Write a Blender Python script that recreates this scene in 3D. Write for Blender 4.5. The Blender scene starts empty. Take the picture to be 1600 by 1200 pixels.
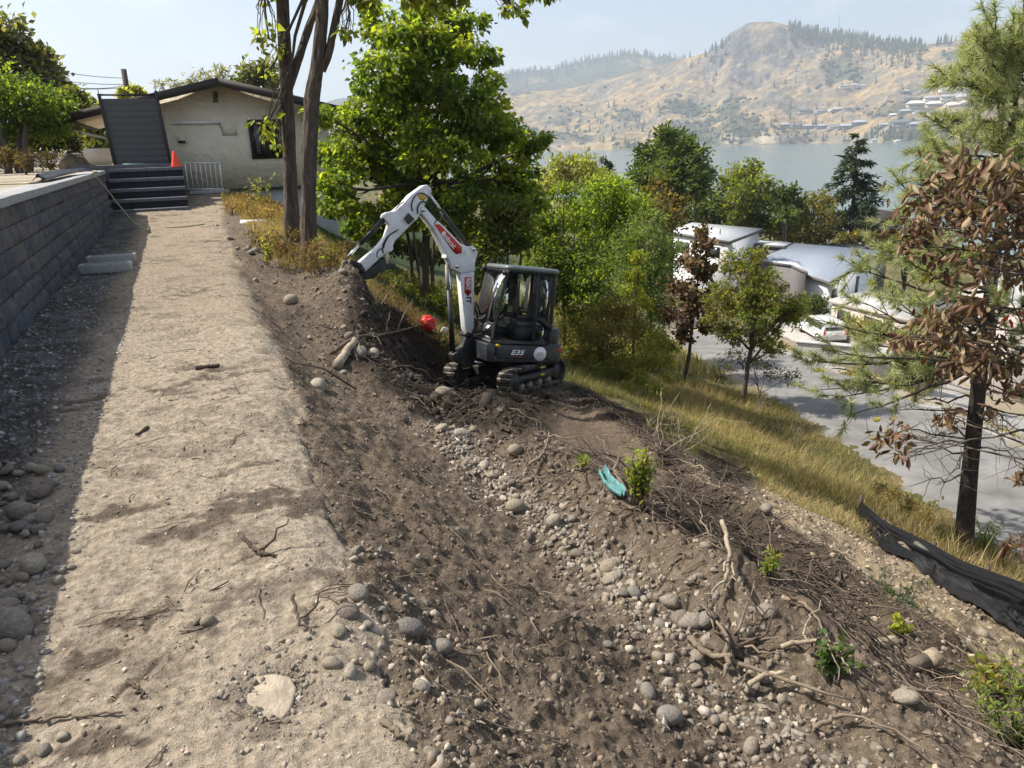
import bpy, math, random
import numpy as np
from mathutils import Vector, Matrix, Euler
S = bpy.context.scene
COL = S.collection
rad = math.radians
rng = np.random.default_rng(7)
random.seed(7)

# ------------------------------------------------------------------ camera
FPX = 1120.0
YAW, PITCH, ROLL = rad(23.9), rad(18.6), rad(1.7)
CAM = np.array([0.0, 0.0, 1.62])
def cam_basis():
    f = np.array([math.sin(YAW)*math.cos(PITCH), math.cos(YAW)*math.cos(PITCH), -math.sin(PITCH)])
    r = np.array([math.cos(YAW), -math.sin(YAW), 0.0]); u = np.cross(r, f)
    return r*math.cos(ROLL)-u*math.sin(ROLL), u*math.cos(ROLL)+r*math.sin(ROLL), f
CR, CU, CF = cam_basis()
def ray(px, py):
    d = CF+CR*(px-800)/FPX-CU*(py-600)/FPX
    return d/math.hypot(d[0], d[1])
def hd(px, py, D):                     # point seen at photo pixel px,py lying D metres away (horizontally)
    return CAM+ray(px, py)*D
def on_z(px, py, z):
    d = ray(px, py); return CAM+d*((z-CAM[2])/d[2])
cd = bpy.data.cameras.new('camera'); cam = bpy.data.objects.new('camera', cd); COL.objects.link(cam)
cd.sensor_width = 36; cd.lens = FPX/1600*36; cd.clip_start = .05; cd.clip_end = 30000
cam.matrix_world = Matrix(((CR[0], CU[0], -CF[0], CAM[0]), (CR[1], CU[1], -CF[1], CAM[1]), (CR[2], CU[2], -CF[2], CAM[2]), (0, 0, 0, 1)))
S.camera = cam

# ------------------------------------------------------------------ light
SUN_DIR = np.array([-0.83, 0.56, 1.18]); SUN_DIR = SUN_DIR/np.linalg.norm(SUN_DIR)   # towards the sun
SUN_EL = math.asin(SUN_DIR[2]); SUN_AZ = math.atan2(SUN_DIR[0], SUN_DIR[1])          # clockwise from +Y
SUN_STRENGTH, SKY_STRENGTH, EXPOSURE = 4.6, 0.10, 0.84
w = bpy.data.worlds.new('World'); S.world = w; w.use_nodes = True
nt = w.node_tree; nt.nodes.clear()
def N(nt, typ, **kw):
    n = nt.nodes.new(typ)
    for k, v in kw.items(): setattr(n, k, v)
    return n
out = N(nt, 'ShaderNodeOutputWorld'); bg = N(nt, 'ShaderNodeBackground'); sky = N(nt, 'ShaderNodeTexSky')
sky.sky_type = 'NISHITA'; sky.sun_disc = False; sky.sun_elevation = SUN_EL; sky.sun_rotation = SUN_AZ
sky.altitude = 400; sky.air_density = 1.0; sky.dust_density = 4.0; sky.ozone_density = 1.0
bg.inputs[1].default_value = SKY_STRENGTH
# faint thin clouds low over the hills
tc = N(nt, 'ShaderNodeTexCoord'); mp = N(nt, 'ShaderNodeMapping'); mp.inputs['Scale'].default_value = (1.6, 1.6, 5.0)
nz = N(nt, 'ShaderNodeTexNoise'); nz.inputs['Scale'].default_value = 2.6; nz.inputs['Detail'].default_value = 7; nz.inputs['Roughness'].default_value = .58
cr = N(nt, 'ShaderNodeValToRGB'); cr.color_ramp.elements[0].position = .5; cr.color_ramp.elements[1].position = .72
cr.color_ramp.elements[0].color = (.20, .20, .20, 1); cr.color_ramp.elements[1].color = (.55, .55, .55, 1)
mx = N(nt, 'ShaderNodeMix', data_type='RGBA'); mx.inputs[7].default_value = (6.3, 6.7, 7.2, 1)
L = nt.links.new
L(tc.outputs['Generated'], mp.inputs[0]); L(mp.outputs[0], nz.inputs['Vector']); L(nz.outputs[0], cr.inputs[0])
L(cr.outputs[0], mx.inputs[0]); L(sky.outputs[0], mx.inputs[6]); L(mx.outputs[2], bg.inputs[0]); L(bg.outputs[0], out.inputs[0])
sl = bpy.data.lights.new('sun', 'SUN'); so = bpy.data.objects.new('sun', sl); COL.objects.link(so)
sl.energy = SUN_STRENGTH; sl.angle = rad(.53); sl.color = (1.0, .94, .845)
so.rotation_euler = Vector(SUN_DIR).to_track_quat('Z', 'Y').to_euler(); so.location = (-30, 20, 45)
S.view_settings.view_transform = 'Standard'; S.view_settings.look = 'None'; S.view_settings.gamma = 1
S.view_settings.use_curve_mapping = False; S.view_settings.exposure = EXPOSURE
S.render.engine = 'CYCLES'
cy = S.cycles
cy.use_denoising = True; cy.max_bounces = 6; cy.diffuse_bounces = 3; cy.glossy_bounces = 3; cy.transmission_bounces = 4
cy.transparent_max_bounces = 8; cy.volume_bounces = 0; cy.caustics_reflective = False; cy.caustics_refractive = False
cy.use_adaptive_sampling = True; cy.adaptive_threshold = .012

# ------------------------------------------------------------------ noise
_T = np.random.default_rng(3).random((256, 256))
def vn(x, y, s=0):
    x = np.asarray(x, float)+s*17.31; y = np.asarray(y, float)+s*9.77
    xi = np.floor(x).astype(np.int64); yi = np.floor(y).astype(np.int64); fx = x-xi; fy = y-yi
    fx = fx*fx*(3-2*fx); fy = fy*fy*(3-2*fy)
    a = _T[xi & 255, yi & 255]; b = _T[(xi+1) & 255, yi & 255]; c = _T[xi & 255, (yi+1) & 255]; d = _T[(xi+1) & 255, (yi+1) & 255]
    return (a+(b-a)*fx)*(1-fy)+(c+(d-c)*fx)*fy
def fbm(x, y, o=4, s=0, r=.5):
    t = 0; a = 1; n = 0
    for i in range(o):
        t = t+a*vn(x*2**i, y*2**i, s+i); n += a; a *= r
    return t/n-.5
def ss(x, a, b):
    t = np.clip((np.asarray(x, float)-a)/(b-a), 0, 1); return t*t*(3-2*t)
def seg_dist(x, y, pts):
    d = None
    for (ax, ay), (bx, by) in zip(pts[:-1], pts[1:]):
        vx, vy = bx-ax, by-ay; t = np.clip(((x-ax)*vx+(y-ay)*vy)/(vx*vx+vy*vy), 0, 1)
        e = np.hypot(x-ax-t*vx, y-ay-t*vy); d = e if d is None else np.minimum(d, e)
    return d

# ------------------------------------------------------------------ mesh helpers
def mesh_data(name, V, F, mat=None, smooth=False, col=None):
    V = np.asarray(V, np.float32).reshape(-1, 3)
    F = F if isinstance(F, list) and len(F) and isinstance(F[0], np.ndarray) else [np.asarray(F)]
    F = [f for f in F if f.size]
    me = bpy.data.meshes.new(name); me.vertices.add(len(V)); me.vertices.foreach_set('co', V.ravel())
    li = np.concatenate([f.ravel() for f in F]).astype(np.int32)
    tot = np.concatenate([np.full(len(f), f.shape[1], np.int32) for f in F]); st = np.concatenate([[0], np.cumsum(tot)[:-1]]).astype(np.int32)
    me.loops.add(len(li)); me.loops.foreach_set('vertex_index', li)
    me.polygons.add(len(tot)); me.polygons.foreach_set('loop_start', st); me.polygons.foreach_set('loop_total', tot)
    if smooth: me.polygons.foreach_set('use_smooth', np.ones(len(tot), bool))
    if col is not None:
        a = me.attributes.new('col', 'FLOAT_COLOR', 'POINT'); c = np.ones((len(V), 4), np.float32); c[:, :3] = col; a.data.foreach_set('color', c.ravel())
    me.update(calc_edges=True)
    if mat: me.materials.append(mat)
    return me
def link(name, data, parent=None, loc=None, rot=None, kind=None):
    o = bpy.data.objects.new(name, data); COL.objects.link(o)
    if parent: o.parent = parent
    if loc is not None: o.location = loc
    if rot is not None: o.rotation_euler = rot
    if kind: o['kind'] = kind
    return o
def obj(name, V, F, mat, parent=None, smooth=False, col=None, kind=None, loc=None, rot=None):
    return link(name, mesh_data(name, V, F, mat, smooth, col), parent, loc, rot, kind)
def tag(o, label, cat, group=None):
    o['label'] = label; o['category'] = cat
    if group: o['group'] = group
    return o
def thing(name, label, cat, loc=(0, 0, 0), rot=(0, 0, 0), group=None):
    o = bpy.data.objects.new(name, None); COL.objects.link(o); o.location = loc; o.rotation_euler = rot; o.empty_display_size = .1
    return tag(o, label, cat, group)
class MB:                                # collects boxes, prisms, tubes into one mesh
    def __init__(s): s.v = []; s.t = []; s.q = []; s.g = []; s.n = 0
    def add(s, V, F):
        V = np.asarray(V, float).reshape(-1, 3)
        for f in F:
            f = tuple(int(i)+s.n for i in f)
            (s.t if len(f) == 3 else s.q if len(f) == 4 else s.g).append(f)
        s.v.append(V); s.n += len(V); return s
    def box(s, c, d, R=None):
        h = np.array(d)/2.0
        V = np.array([(x, y, z) for x in (-1, 1) for y in (-1, 1) for z in (-1, 1)])*h
        if R is not None: V = V@np.asarray(R).T
        return s.add(V+np.array(c), [(0, 1, 3, 2), (4, 6, 7, 5), (0, 4, 5, 1), (2, 3, 7, 6), (0, 2, 6, 4), (1, 5, 7, 3)])
    def prism(s, poly, o, a, b, n, w, taper=None):   # polygon (u,v) in plane o+u*a+v*b, thickness w along n (centred)
        P = np.array([o+np.asarray(a)*u+np.asarray(b)*v for u, v in poly]); k = len(P); n = np.asarray(n)
        ar = sum(poly[i][0]*poly[(i+1) % k][1]-poly[(i+1) % k][0]*poly[i][1] for i in range(k))
        hand = np.dot(np.cross(a, b), n)
        V = np.vstack([P-n*w/2, P+n*w/2]); top = list(range(k, 2*k)); bot = list(range(k))[::-1]
        sides = [(i, (i+1) % k, k+(i+1) % k, k+i) for i in range(k)]
        if ar*hand < 0: top = top[::-1]; bot = bot[::-1]; sides = [f[::-1] for f in sides]
        return s.add(V, [top, bot]+sides)
    def tube(s, pts, r, k=8, cap=True):
        V, F = tube_vf(pts, r, k, cap); return s.add(V, F)
    def build(s, name, mat, parent=None, smooth=False, bevel=0, **kw):
        fs = []
        if s.t: fs.append(np.array(s.t))
        if s.q: fs.append(np.array(s.q))
        by = {}
        for f in s.g: by.setdefault(len(f), []).append(f)
        fs += [np.array(v) for v in by.values()]
        o = obj(name, np.vstack(s.v), fs, mat, parent, smooth, **kw)
        if bevel:
            m = o.modifiers.new('bevel', 'BEVEL'); m.width = bevel; m.segments = 2; m.limit_method = 'ANGLE'; m.angle_limit = rad(35)
        return o
def tube_vf(pts, r, k=8, cap=True):
    P = np.asarray(pts, float); n = len(P); r = np.broadcast_to(np.asarray(r, float), (n,))
    T = np.gradient(P, axis=0) if n > 2 else np.repeat((P[1]-P[0])[None], n, 0)
    T = T/np.maximum(np.linalg.norm(T, axis=1, keepdims=True), 1e-9)
    ref = np.array([0, 0, 1.0]) if abs(T[0][2]) < .9 else np.array([1.0, 0, 0])
    V = []
    a = np.cross(T[0], ref); a /= np.linalg.norm(a)
    for i in range(n):
        a = a-T[i]*np.dot(a, T[i]); a /= max(np.linalg.norm(a), 1e-9); b = np.cross(T[i], a)
        ang = np.arange(k)*2*math.pi/k
        V.append(P[i]+r[i]*(np.cos(ang)[:, None]*a+np.sin(ang)[:, None]*b))
    F = [(i*k+j, i*k+(j+1) % k, (i+1)*k+(j+1) % k, (i+1)*k+j) for i in range(n-1) for j in range(k)]
    if cap: F += [tuple(range(k))[::-1], tuple((n-1)*k+j for j in range(k))]
    return np.vstack(V), F
def lathe(prof, k=24):
    V = []; F = []
    for r, z in prof:
        for j in range(k): V.append((r*math.cos(2*math.pi*j/k), r*math.sin(2*math.pi*j/k), z))
    n = len(prof)
    for i in range(n-1):
        for j in range(k): F.append((i*k+j, i*k+(j+1) % k, (i+1)*k+(j+1) % k, (i+1)*k+j))
    return V, F
def grid_faces(nu, nv):
    i = np.arange(nu-1)[:, None]*nv+np.arange(nv-1)[None, :]; i = i.ravel()
    return np.stack([i, i+1, i+nv+1, i+nv], 1)
def fnormal_up(F, V):                     # make a heightfield's quads face up
    a = V[F[:, 1]]-V[F[:, 0]]; b = V[F[:, 2]]-V[F[:, 0]]
    return F[:, ::-1] if np.cross(a, b)[:, 2].mean() < 0 else F
def wiggle(p0, p1, n, amp, sd=0, sag=0):
    r = np.random.default_rng(sd); t = np.linspace(0, 1, n)[:, None]
    p = np.asarray(p0)*(1-t)+np.asarray(p1)*t
    o = np.cumsum(r.normal(0, 1, (n, 3)), 0); o -= o[0]*(1-t)+o[-1]*t
    p = p+o*amp; p[:, 2] -= sag*4*(t*(1-t))[:, 0]; return p

# ------------------------------------------------------------------ materials
def principled(name, color=(.5, .5, .5), rough=.7, metallic=0.0, var=0.0, vscale=6.0, bump=0.0, bscale=40.0, bdist=.01, spec=None, attr=False, dirt=0, detail=5, stretch=None, coat=0):
    m = bpy.data.materials.new(name); m.use_nodes = True; nt = m.node_tree; b = nt.nodes['Principled BSDF']
    b.inputs['Roughness'].default_value = rough; b.inputs['Metallic'].default_value = metallic
    if spec is not None: b.inputs['Specular IOR Level'].default_value = spec
    if coat: b.inputs['Coat Weight'].default_value = coat
    L = nt.links.new; tc = N(nt, 'ShaderNodeTexCoord'); src = tc.outputs['Object']
    if stretch:
        mp = N(nt, 'ShaderNodeMapping'); mp.inputs['Scale'].default_value = stretch; L(src, mp.inputs[0]); src = mp.outputs[0]
    base = None
    if attr:
        at = N(nt, 'ShaderNodeAttribute', attribute_name='col'); base = at.outputs['Color']
    if var > 0:
        nz = N(nt, 'ShaderNodeTexNoise'); nz.inputs['Scale'].default_value = vscale; nz.inputs['Detail'].default_value = detail; nz.inputs['Roughness'].default_value = .6
        L(src, nz.inputs['Vector'])
        mr = N(nt, 'ShaderNodeMapRange'); mr.inputs[1].default_value = .28; mr.inputs[2].default_value = .72; mr.inputs[3].default_value = 1-var; mr.inputs[4].default_value = 1+var
        L(nz.outputs[0], mr.inputs[0])
        vm = N(nt, 'ShaderNodeVectorMath', operation='SCALE')
        if base is None: vm.inputs[0].default_value = color[:3]
        else: L(base, vm.inputs[0])
        L(mr.outputs[0], vm.inputs['Scale']); base = vm.outputs[0]
    if dirt:
        n3 = N(nt, 'ShaderNodeTexNoise'); n3.inputs['Scale'].default_value = 3.2; n3.inputs['Detail'].default_value = 8; n3.inputs['Roughness'].default_value = .7; L(src, n3.inputs['Vector'])
        r3 = N(nt, 'ShaderNodeMapRange'); r3.inputs[1].default_value = .5; r3.inputs[2].default_value = .74; r3.inputs[4].default_value = dirt; L(n3.outputs[0], r3.inputs[0])
        mx3 = N(nt, 'ShaderNodeMix', data_type='RGBA'); mx3.inputs[7].default_value = (.17, .135, .10, 1); L(r3.outputs[0], mx3.inputs[0])
        if base is None: mx3.inputs[6].default_value = (*color[:3], 1)
        else: L(base, mx3.inputs[6])
        base = mx3.outputs[2]
    if base is None: b.inputs['Base Color'].default_value = (*color[:3], 1)
    else: L(base, b.inputs['Base Color'])
    if bump > 0:
        n2 = N(nt, 'ShaderNodeTexNoise'); n2.inputs['Scale'].default_value = bscale; n2.inputs['Detail'].default_value = 6; n2.inputs['Roughness'].default_value = .65
        L(src, n2.inputs['Vector']); bp = N(nt, 'ShaderNodeBump'); bp.inputs['Strength'].default_value = bump; bp.inputs['Distance'].default_value = bdist
        L(n2.outputs[0], bp.inputs['Height']); L(bp.outputs[0], b.inputs['Normal'])
    return m
def leaf_material(name, trans=.38, rough=.55):
    m = bpy.data.materials.new(name); m.use_nodes = True; nt = m.node_tree; nt.nodes.clear(); L = nt.links.new
    o = N(nt, 'ShaderNodeOutputMaterial'); at = N(nt, 'ShaderNodeAttribute', attribute_name='col')
    d = N(nt, 'ShaderNodeBsdfPrincipled'); d.inputs['Roughness'].default_value = rough; d.inputs['Specular IOR Level'].default_value = .3
    t = N(nt, 'ShaderNodeBsdfTranslucent'); mix = N(nt, 'ShaderNodeMixShader'); mix.inputs[0].default_value = trans
    br = N(nt, 'ShaderNodeVectorMath', operation='MULTIPLY'); br.inputs[1].default_value = (2.3, 2.3, .8)
    L(at.outputs['Color'], d.inputs['Base Color']); L(at.outputs['Color'], br.inputs[0]); L(br.outputs[0], t.inputs['Color'])
    L(d.outputs[0], mix.inputs[1]); L(t.outputs[0], mix.inputs[2]); L(mix.outputs[0], o.inputs[0])
    return m
def glass_material(name, tint=(.75, .85, .82), amount=.8):
    m = bpy.data.materials.new(name); m.use_nodes = True; nt = m.node_tree; nt.nodes.clear(); L = nt.links.new
    o = N(nt, 'ShaderNodeOutputMaterial'); t = N(nt, 'ShaderNodeBsdfTransparent'); t.inputs[0].default_value = (*tint, 1)
    g = N(nt, 'ShaderNodeBsdfGlossy'); g.inputs['Roughness'].default_value = .03
    fr = N(nt, 'ShaderNodeFresnel'); fr.inputs[0].default_value = 1.5
    mixv = N(nt, 'ShaderNodeMath', operation='MULTIPLY_ADD'); mixv.inputs[1].default_value = 1.0; mixv.inputs[2].default_value = 1-amount-.12
    mix = N(nt, 'ShaderNodeMixShader'); L(fr.outputs[0], mixv.inputs[0]); L(mixv.outputs[0], mix.inputs[0]); L(t.outputs[0], mix.inputs[1]); L(g.outputs[0], mix.inputs[2]); L(mix.outputs[0], o.inputs[0])
    return m
M = {}
def ground_material():
    m = principled('ground_soil', rough=.97, attr=True, var=.46, vscale=26, spec=.1, detail=9); nt = m.node_tree; L = nt.links.new; b = nt.nodes['Principled BSDF']; tc = N(nt, 'ShaderNodeTexCoord'); nrm = None
    for sc, st, di, det in ((13, .9, .05, 6), (60, .9, .020, 5), (230, .7, .006, 3)):
        n = N(nt, 'ShaderNodeTexNoise'); n.inputs['Scale'].default_value = sc; n.inputs['Detail'].default_value = det; n.inputs['Roughness'].default_value = .62; L(tc.outputs['Object'], n.inputs['Vector'])
        bp = N(nt, 'ShaderNodeBump'); bp.inputs['Strength'].default_value = st; bp.inputs['Distance'].default_value = di; L(n.outputs[0], bp.inputs['Height'])
        if nrm is not None: L(nrm, bp.inputs['Normal'])
        nrm = bp.outputs[0]
    L(nrm, b.inputs['Normal']); return m
M['ground'] = ground_material()
M['pebble'] = principled('pebble_stone', rough=.85, attr=True, var=.22, vscale=60, spec=.25)
M['stone'] = principled('cobble_stone', rough=.9, attr=True, var=.35, vscale=5, bump=.5, bscale=9, bdist=.05, spec=.15, dirt=.85)
M['leaf'] = leaf_material('leaf_tissue', .52)
M['needle'] = leaf_material('needle_tissue', .32)
M['withered'] = leaf_material('withered_leaf_tissue', .14, .8)
M['dry'] = leaf_material('dry_blade_tissue', .3, .8)
M['bark'] = principled('bark', (.105, .084, .067), .95, var=.5, vscale=9, bump=1.0, bscale=16, bdist=.03, stretch=(3, 3, .5), spec=.1)
M['bark_pine'] = principled('pine_bark', (.045, .037, .031), .95, var=.5, vscale=14, bump=1.0, bscale=22, bdist=.02, stretch=(2, 2, .7), spec=.1)
M['twig'] = principled('twig_bark', (.07, .055, .042), .9, var=.4, vscale=15, bump=.4, bscale=60)
M['root'] = principled('dry_root', (.17, .13, .09), .9, var=.45, vscale=12, bump=.6, bscale=50)
M['root_dark'] = principled('soil_stained_root', (.085, .062, .045), .95, var=.5, vscale=12, bump=.6, bscale=50)
M['root_pale'] = principled('peeled_root', (.29, .235, .165), .9, var=.5, vscale=22, bump=.7, bscale=60, dirt=.7)
M['block'] = principled('split_concrete', (.098, .099, .108), .95, var=.32, vscale=14, bump=.6, bscale=45, bdist=.012, spec=.2)
M['block_warm'] = principled('split_concrete_warm', (.118, .112, .112), .95, var=.34, vscale=11, bump=.6, bscale=45, bdist=.012, spec=.2)
M['block_blue'] = principled('split_concrete_blue', (.080, .084, .098), .95, var=.34, vscale=16, bump=.6, bscale=45, bdist=.012, spec=.2)
M['coping'] = principled('smooth_concrete', (.30, .30, .30), .9, var=.15, vscale=20, bump=.25, bscale=90, bdist=.004, spec=.2)
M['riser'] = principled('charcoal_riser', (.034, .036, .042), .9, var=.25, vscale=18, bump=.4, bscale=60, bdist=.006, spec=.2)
M['tread'] = principled('charcoal_slab', (.125, .13, .145), .85, var=.2, vscale=18, bump=.25, bscale=90, bdist=.004, spec=.25)  # charcoal set lighter than the risers, for sky light caught by treads
M['concrete'] = principled('grey_concrete', (.36, .36, .35), .9, var=.2, vscale=14, bump=.3, bscale=70, bdist=.004)
M['paint_white'] = principled('excavator_white_paint', (.72, .72, .72), .42, var=.10, vscale=7, bump=.05, bscale=30, dirt=.55)
M['paint_dark'] = principled('excavator_dark_paint', (.022, .025, .032), .45, var=.35, vscale=6, bump=.06, bscale=30, dirt=.75)
M['black_metal'] = principled('black_steel', (.016, .016, .017), .55, var=.4, vscale=9, bump=.1, bscale=40, dirt=.45)
M['rubber'] = principled('black_rubber', (.02, .019, .018), .85, var=.5, vscale=14, bump=.2, bscale=50, dirt=.9)
M['mud'] = principled('mud_caked_steel', (.20, .17, .13), .95, var=.5, vscale=12, bump=.8, bscale=40)
M['chrome'] = principled('chrome_rod', (.72, .72, .72), .18, metallic=1.0)
M['steel'] = principled('worn_steel', (.16, .14, .12), .6, metallic=.3, var=.5, vscale=6, bump=.15, bscale=30)
M['red'] = principled('red_decal', (.52, .035, .015), .45)
M['red_plastic'] = principled('red_plastic', (.62, .025, .025), .35, var=.12, vscale=8)
M['orange'] = principled('orange_plastic', (.85, .075, .02), .5, var=.1, vscale=8)
M['yellow'] = principled('yellow_decal', (.62, .42, .02), .5)
M['white'] = principled('white_paint', (.78, .78, .76), .6, var=.08, vscale=5)
M['cream'] = principled('cream_paint', (.62, .55, .42), .7, var=.1, vscale=5)
M['ink'] = principled('black_ink', (.015, .018, .03), .5)
M['stucco'] = principled('cream_stucco', (.80, .725, .595), .95, var=.10, vscale=2.2, bump=1.0, bscale=4.6, bdist=.06, spec=.1)
M['foundation'] = principled('painted_foundation', (.40, .42, .43), .9, var=.15, vscale=3, bump=.4, bscale=12)
M['shingle'] = principled('brown_shingle', (.055, .045, .04), .9, var=.3, vscale=10, bump=.5, bscale=30)
M['fascia'] = principled('dark_brown_fascia', (.035, .027, .023), .7, var=.2, vscale=8)
M['soffit'] = principled('cream_soffit', (.62, .52, .40), .8, var=.08, vscale=5)
M['glass'] = glass_material('cab_glass', (.86, .95, .91), .90)
M['window'] = principled('dark_window_glass', (.02, .024, .028), .06, spec=.8)
M['composite'] = principled('grey_composite_board', (.075, .074, .078), .7, var=.1, vscale=4, bump=.12, bscale=70, bdist=.003, stretch=(.3, 1, 6))
M['black_post'] = principled('black_aluminium', (.014, .014, .015), .5)
M['hose'] = principled('olive_hose', (.28, .25, .13), .6, var=.15, vscale=4)
M['fabric'] = principled('black_woven_fabric', (.009, .009, .0095), .42, var=.8, vscale=26, bump=.5, bscale=55, bdist=.01, stretch=(6, .6, 6), spec=.22)
M['teal'] = principled('teal_plastic_sheet', (.07, .19, .19), .5, var=.4, vscale=25, bump=.5, bscale=40)
M['metal_roof'] = principled('standing_seam_roof', (.36, .40, .46), .42, metallic=.15, var=.06, vscale=3)
M['grey_roof'] = principled('grey_membrane_roof', (.42, .44, .46), .75, var=.08, vscale=2)
M['pale_roof'] = principled('pale_shingle_roof', (.33, .33, .32), .9, var=.18, vscale=6, bump=.3, bscale=20)
M['dark_roof'] = principled('charcoal_roof', (.10, .10, .11), .85, var=.2, vscale=3)
M['wall_white'] = principled('white_render', (.76, .76, .77), .85, var=.05, vscale=2)
M['wall_grey'] = principled('grey_panel_wall', (.12, .11, .11), .8, var=.15, vscale=3)
M['wall_pink'] = principled('faded_wall', (.42, .37, .345), .9, var=.12, vscale=3)
M['silver'] = principled('silver_car_paint', (.60, .62, .64), .3, metallic=.1, coat=.4)
M['car_glass'] = principled('car_glass', (.012, .015, .02), .05, spec=.9)
M['wood_dark'] = principled('weathered_pole_wood', (.07, .055, .045), .9, var=.4, vscale=10, bump=.5, bscale=30, stretch=(3, 3, .4))
M['hill'] = principled('dry_hillside', rough=1.0, attr=True, var=.42, vscale=.03, spec=.0, detail=10, bump=1.0, bscale=.022, bdist=34)
M['far_leaf'] = principled('far_foliage', (.055, .066, .042), 1.0, var=.4, vscale=.2, spec=0)
M['road'] = principled('worn_asphalt', (.175, .17, .162), .92, var=.34, vscale=.9, bump=.3, bscale=80, bdist=.004, spec=.2)  # asphalt grey lowered overall to stand in for tree shade
# ------------------------------------------------------------------ terrain shape
WALL_X, WALL_TOP, TERR = -1.59, 1.25, 1.22
_xc = np.array([-3, .33, .58, .8, 1.2, 1.6, 1.9, 2.3, 2.7, 3.1, 3.6, 4.4, 5.4, 6.5, 8.5, 11.0])
_yc = np.array([-20, 0, 3, 5, 7, 9, 11, 12.5, 14, 18, 26, 40, 70])
_zr = np.array([
 [0, 0, -.12, -.26, -.46, -.64, -.68, -.74, -.9, -1.15, -1.55, -1.95, -2.4, -2.9, -3.8, -5.0],
 [0, 0, -.12, -.26, -.46, -.64, -.68, -.74, -.9, -1.15, -1.55, -1.95, -2.4, -2.9, -3.8, -5.0],
 [0, 0, -.11, -.28, -.50, -.67, -.70, -.70, -.84, -1.12, -1.6, -2.0, -2.4, -2.9, -3.8, -5.0],
 [0, 0, -.04, -.25, -.46, -.60, -.63, -.68, -.86, -1.2, -1.66, -2.08, -2.5, -2.95, -3.85, -5.0],
 [0, 0, -.02, -.24, -.42, -.50, -.5, -.72, -1.1, -1.45, -1.75, -2.15, -2.6, -3.0, -3.9, -5.0],
 [0, 0, 0, -.22, -.38, -.42, -.42, -.75, -1.25, -1.65, -2.0, -2.4, -2.75, -3.1, -3.95, -5.05],
 [0, 0, 0, -.15, -.29, -.34, -.4, -.65, -1.0, -1.5, -2.05, -2.55, -2.9, -3.2, -4.0, -5.1],
 [0, 0, 0, -.03, -.12, -.25, -.3, -.6, -.95, -1.35, -1.85, -2.5, -3.0, -3.3, -4.0, -5.1],
 [0, 0, 0, 0, -.02, -.02, .0, -.3, -.7, -1.1, -1.6, -2.3, -2.9, -3.4, -4.1, -5.2],
 [0, 0, .02, .02, .05, .03, 0, -.15, -.4, -.75, -1.2, -1.9, -2.6, -3.3, -4.2, -5.3],
 [.4, .4, .4, .4, .4, .35, .25, .1, 0, -.15, -.5, -1.0, -1.6, -2.3, -3.6, -5.1],
 [1, 1, 1, 1, 1, .9, .8, .6, .4, .2, -.2, -.8, -1.5, -2.2, -3.5, -5.0],
 [1, 1, 1, 1, 1, .9, .8, .6, .4, .2, -.2, -.8, -1.5, -2.2, -3.5, -5.0]])
_GX = np.arange(-3, 11.001, .05); _GY = np.arange(-20, 70.001, .1)
def _sm(a, n, ax):
    k = np.hanning(n+2)[1:-1]; k /= k.sum(); p = n//2
    pad = [(0, 0), (0, 0)]; pad[ax] = (p, p)
    return np.apply_along_axis(lambda v: np.convolve(v, k, 'valid'), ax, np.pad(a, pad, mode='edge'))
_A = np.array([np.interp(_GX, _xc, r) for r in _zr])
_A = np.array([np.interp(_GY, _yc, _A[:, j]) for j in range(len(_GX))]).T
_A = _sm(_sm(_A, 7, 1), 15, 0)
def crest(y):
    return np.interp(y, [0, 1.5, 2.5, 3.5, 5, 8, 12.5, 18, 26], [.3, .34, .37, .42, .55, .6, .68, .83, 1.4])+.10*(vn(y*1.6, y*0, 5)-.5)+.09*(vn(y*4.1, y*0, 6)-.5)+.05*(vn(y*11, y*0, 7)-.5)
_fx = np.array([11, 13, 14.5, 17, 19, 22, 25, 32, 45, 60, 80, 100, 200, 225, 260, 400, 4000])
_fz = np.array([-5.0, -5.85, -6.2, -6.8, -7.3, -8.1, -8.8, -10.6, -13.8, -16.5, -20.5, -23, -31, -32.9, -36, -40, -40])
ROAD = np.array([(9.5, -12, -5.0), (12.2, -2, -5.35), (14.9, 6.5, -5.75), (16.9, 11, -6.25), (19.6, 16.5, -7.0), (22.6, 23.5, -8.0), (27, 32, -9.7), (34, 39, -11.6), (42, 41.5, -13.2), (50, 40, -14.3)])
ROADW = 4.5
def road_info(x, y):
    bd = np.full(np.shape(x), 1e9); bz = np.zeros(np.shape(x))
    for a, b in zip(ROAD[:-1], ROAD[1:]):
        v = b[:2]-a[:2]; t = np.clip(((x-a[0])*v[0]+(y-a[1])*v[1])/(v@v), 0, 1)
        d = np.hypot(x-a[0]-t*v[0], y-a[1]-t*v[1]); m = d < bd
        bd = np.where(m, d, bd); bz = np.where(m, a[2]+t*(b[2]-a[2]), bz)
    return bd, bz
# excavator frame (slightly nose-up, standing on the bench it has dug)
EX = hd(790, 600, 14.0); EXS = .96
_Rv = np.array([math.cos(YAW), -math.sin(YAW), 0]); _Fv = np.array([math.sin(YAW), math.cos(YAW), 0]); _Zv = np.array([0, 0, 1.0])
def heading(a, pitch, roll):
    a = rad(a); h = -_Rv*math.sin(a)-_Fv*math.cos(a); l = np.cross(_Zv, h); p = rad(pitch); f = h*math.cos(p)+_Zv*math.sin(p); u = np.cross(f, l); r = rad(roll)
    return f, l*math.cos(r)+u*math.sin(r), u*math.cos(r)-l*math.sin(r)
TRK = heading(36, 7, 4); HOUSE_A = 65
RIDGE = [(2.35, 10.9), (2.0, 9.0), (1.85, 7.4), (2.1, 6.0), (2.35, 4.8), (2.5, 3.4), (2.6, 2.0), (2.7, 0.5)]
PIT = [(3.2, 11.2), (2.9, 9.6), (2.75, 8.0), (3.1, 6.6)]
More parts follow.
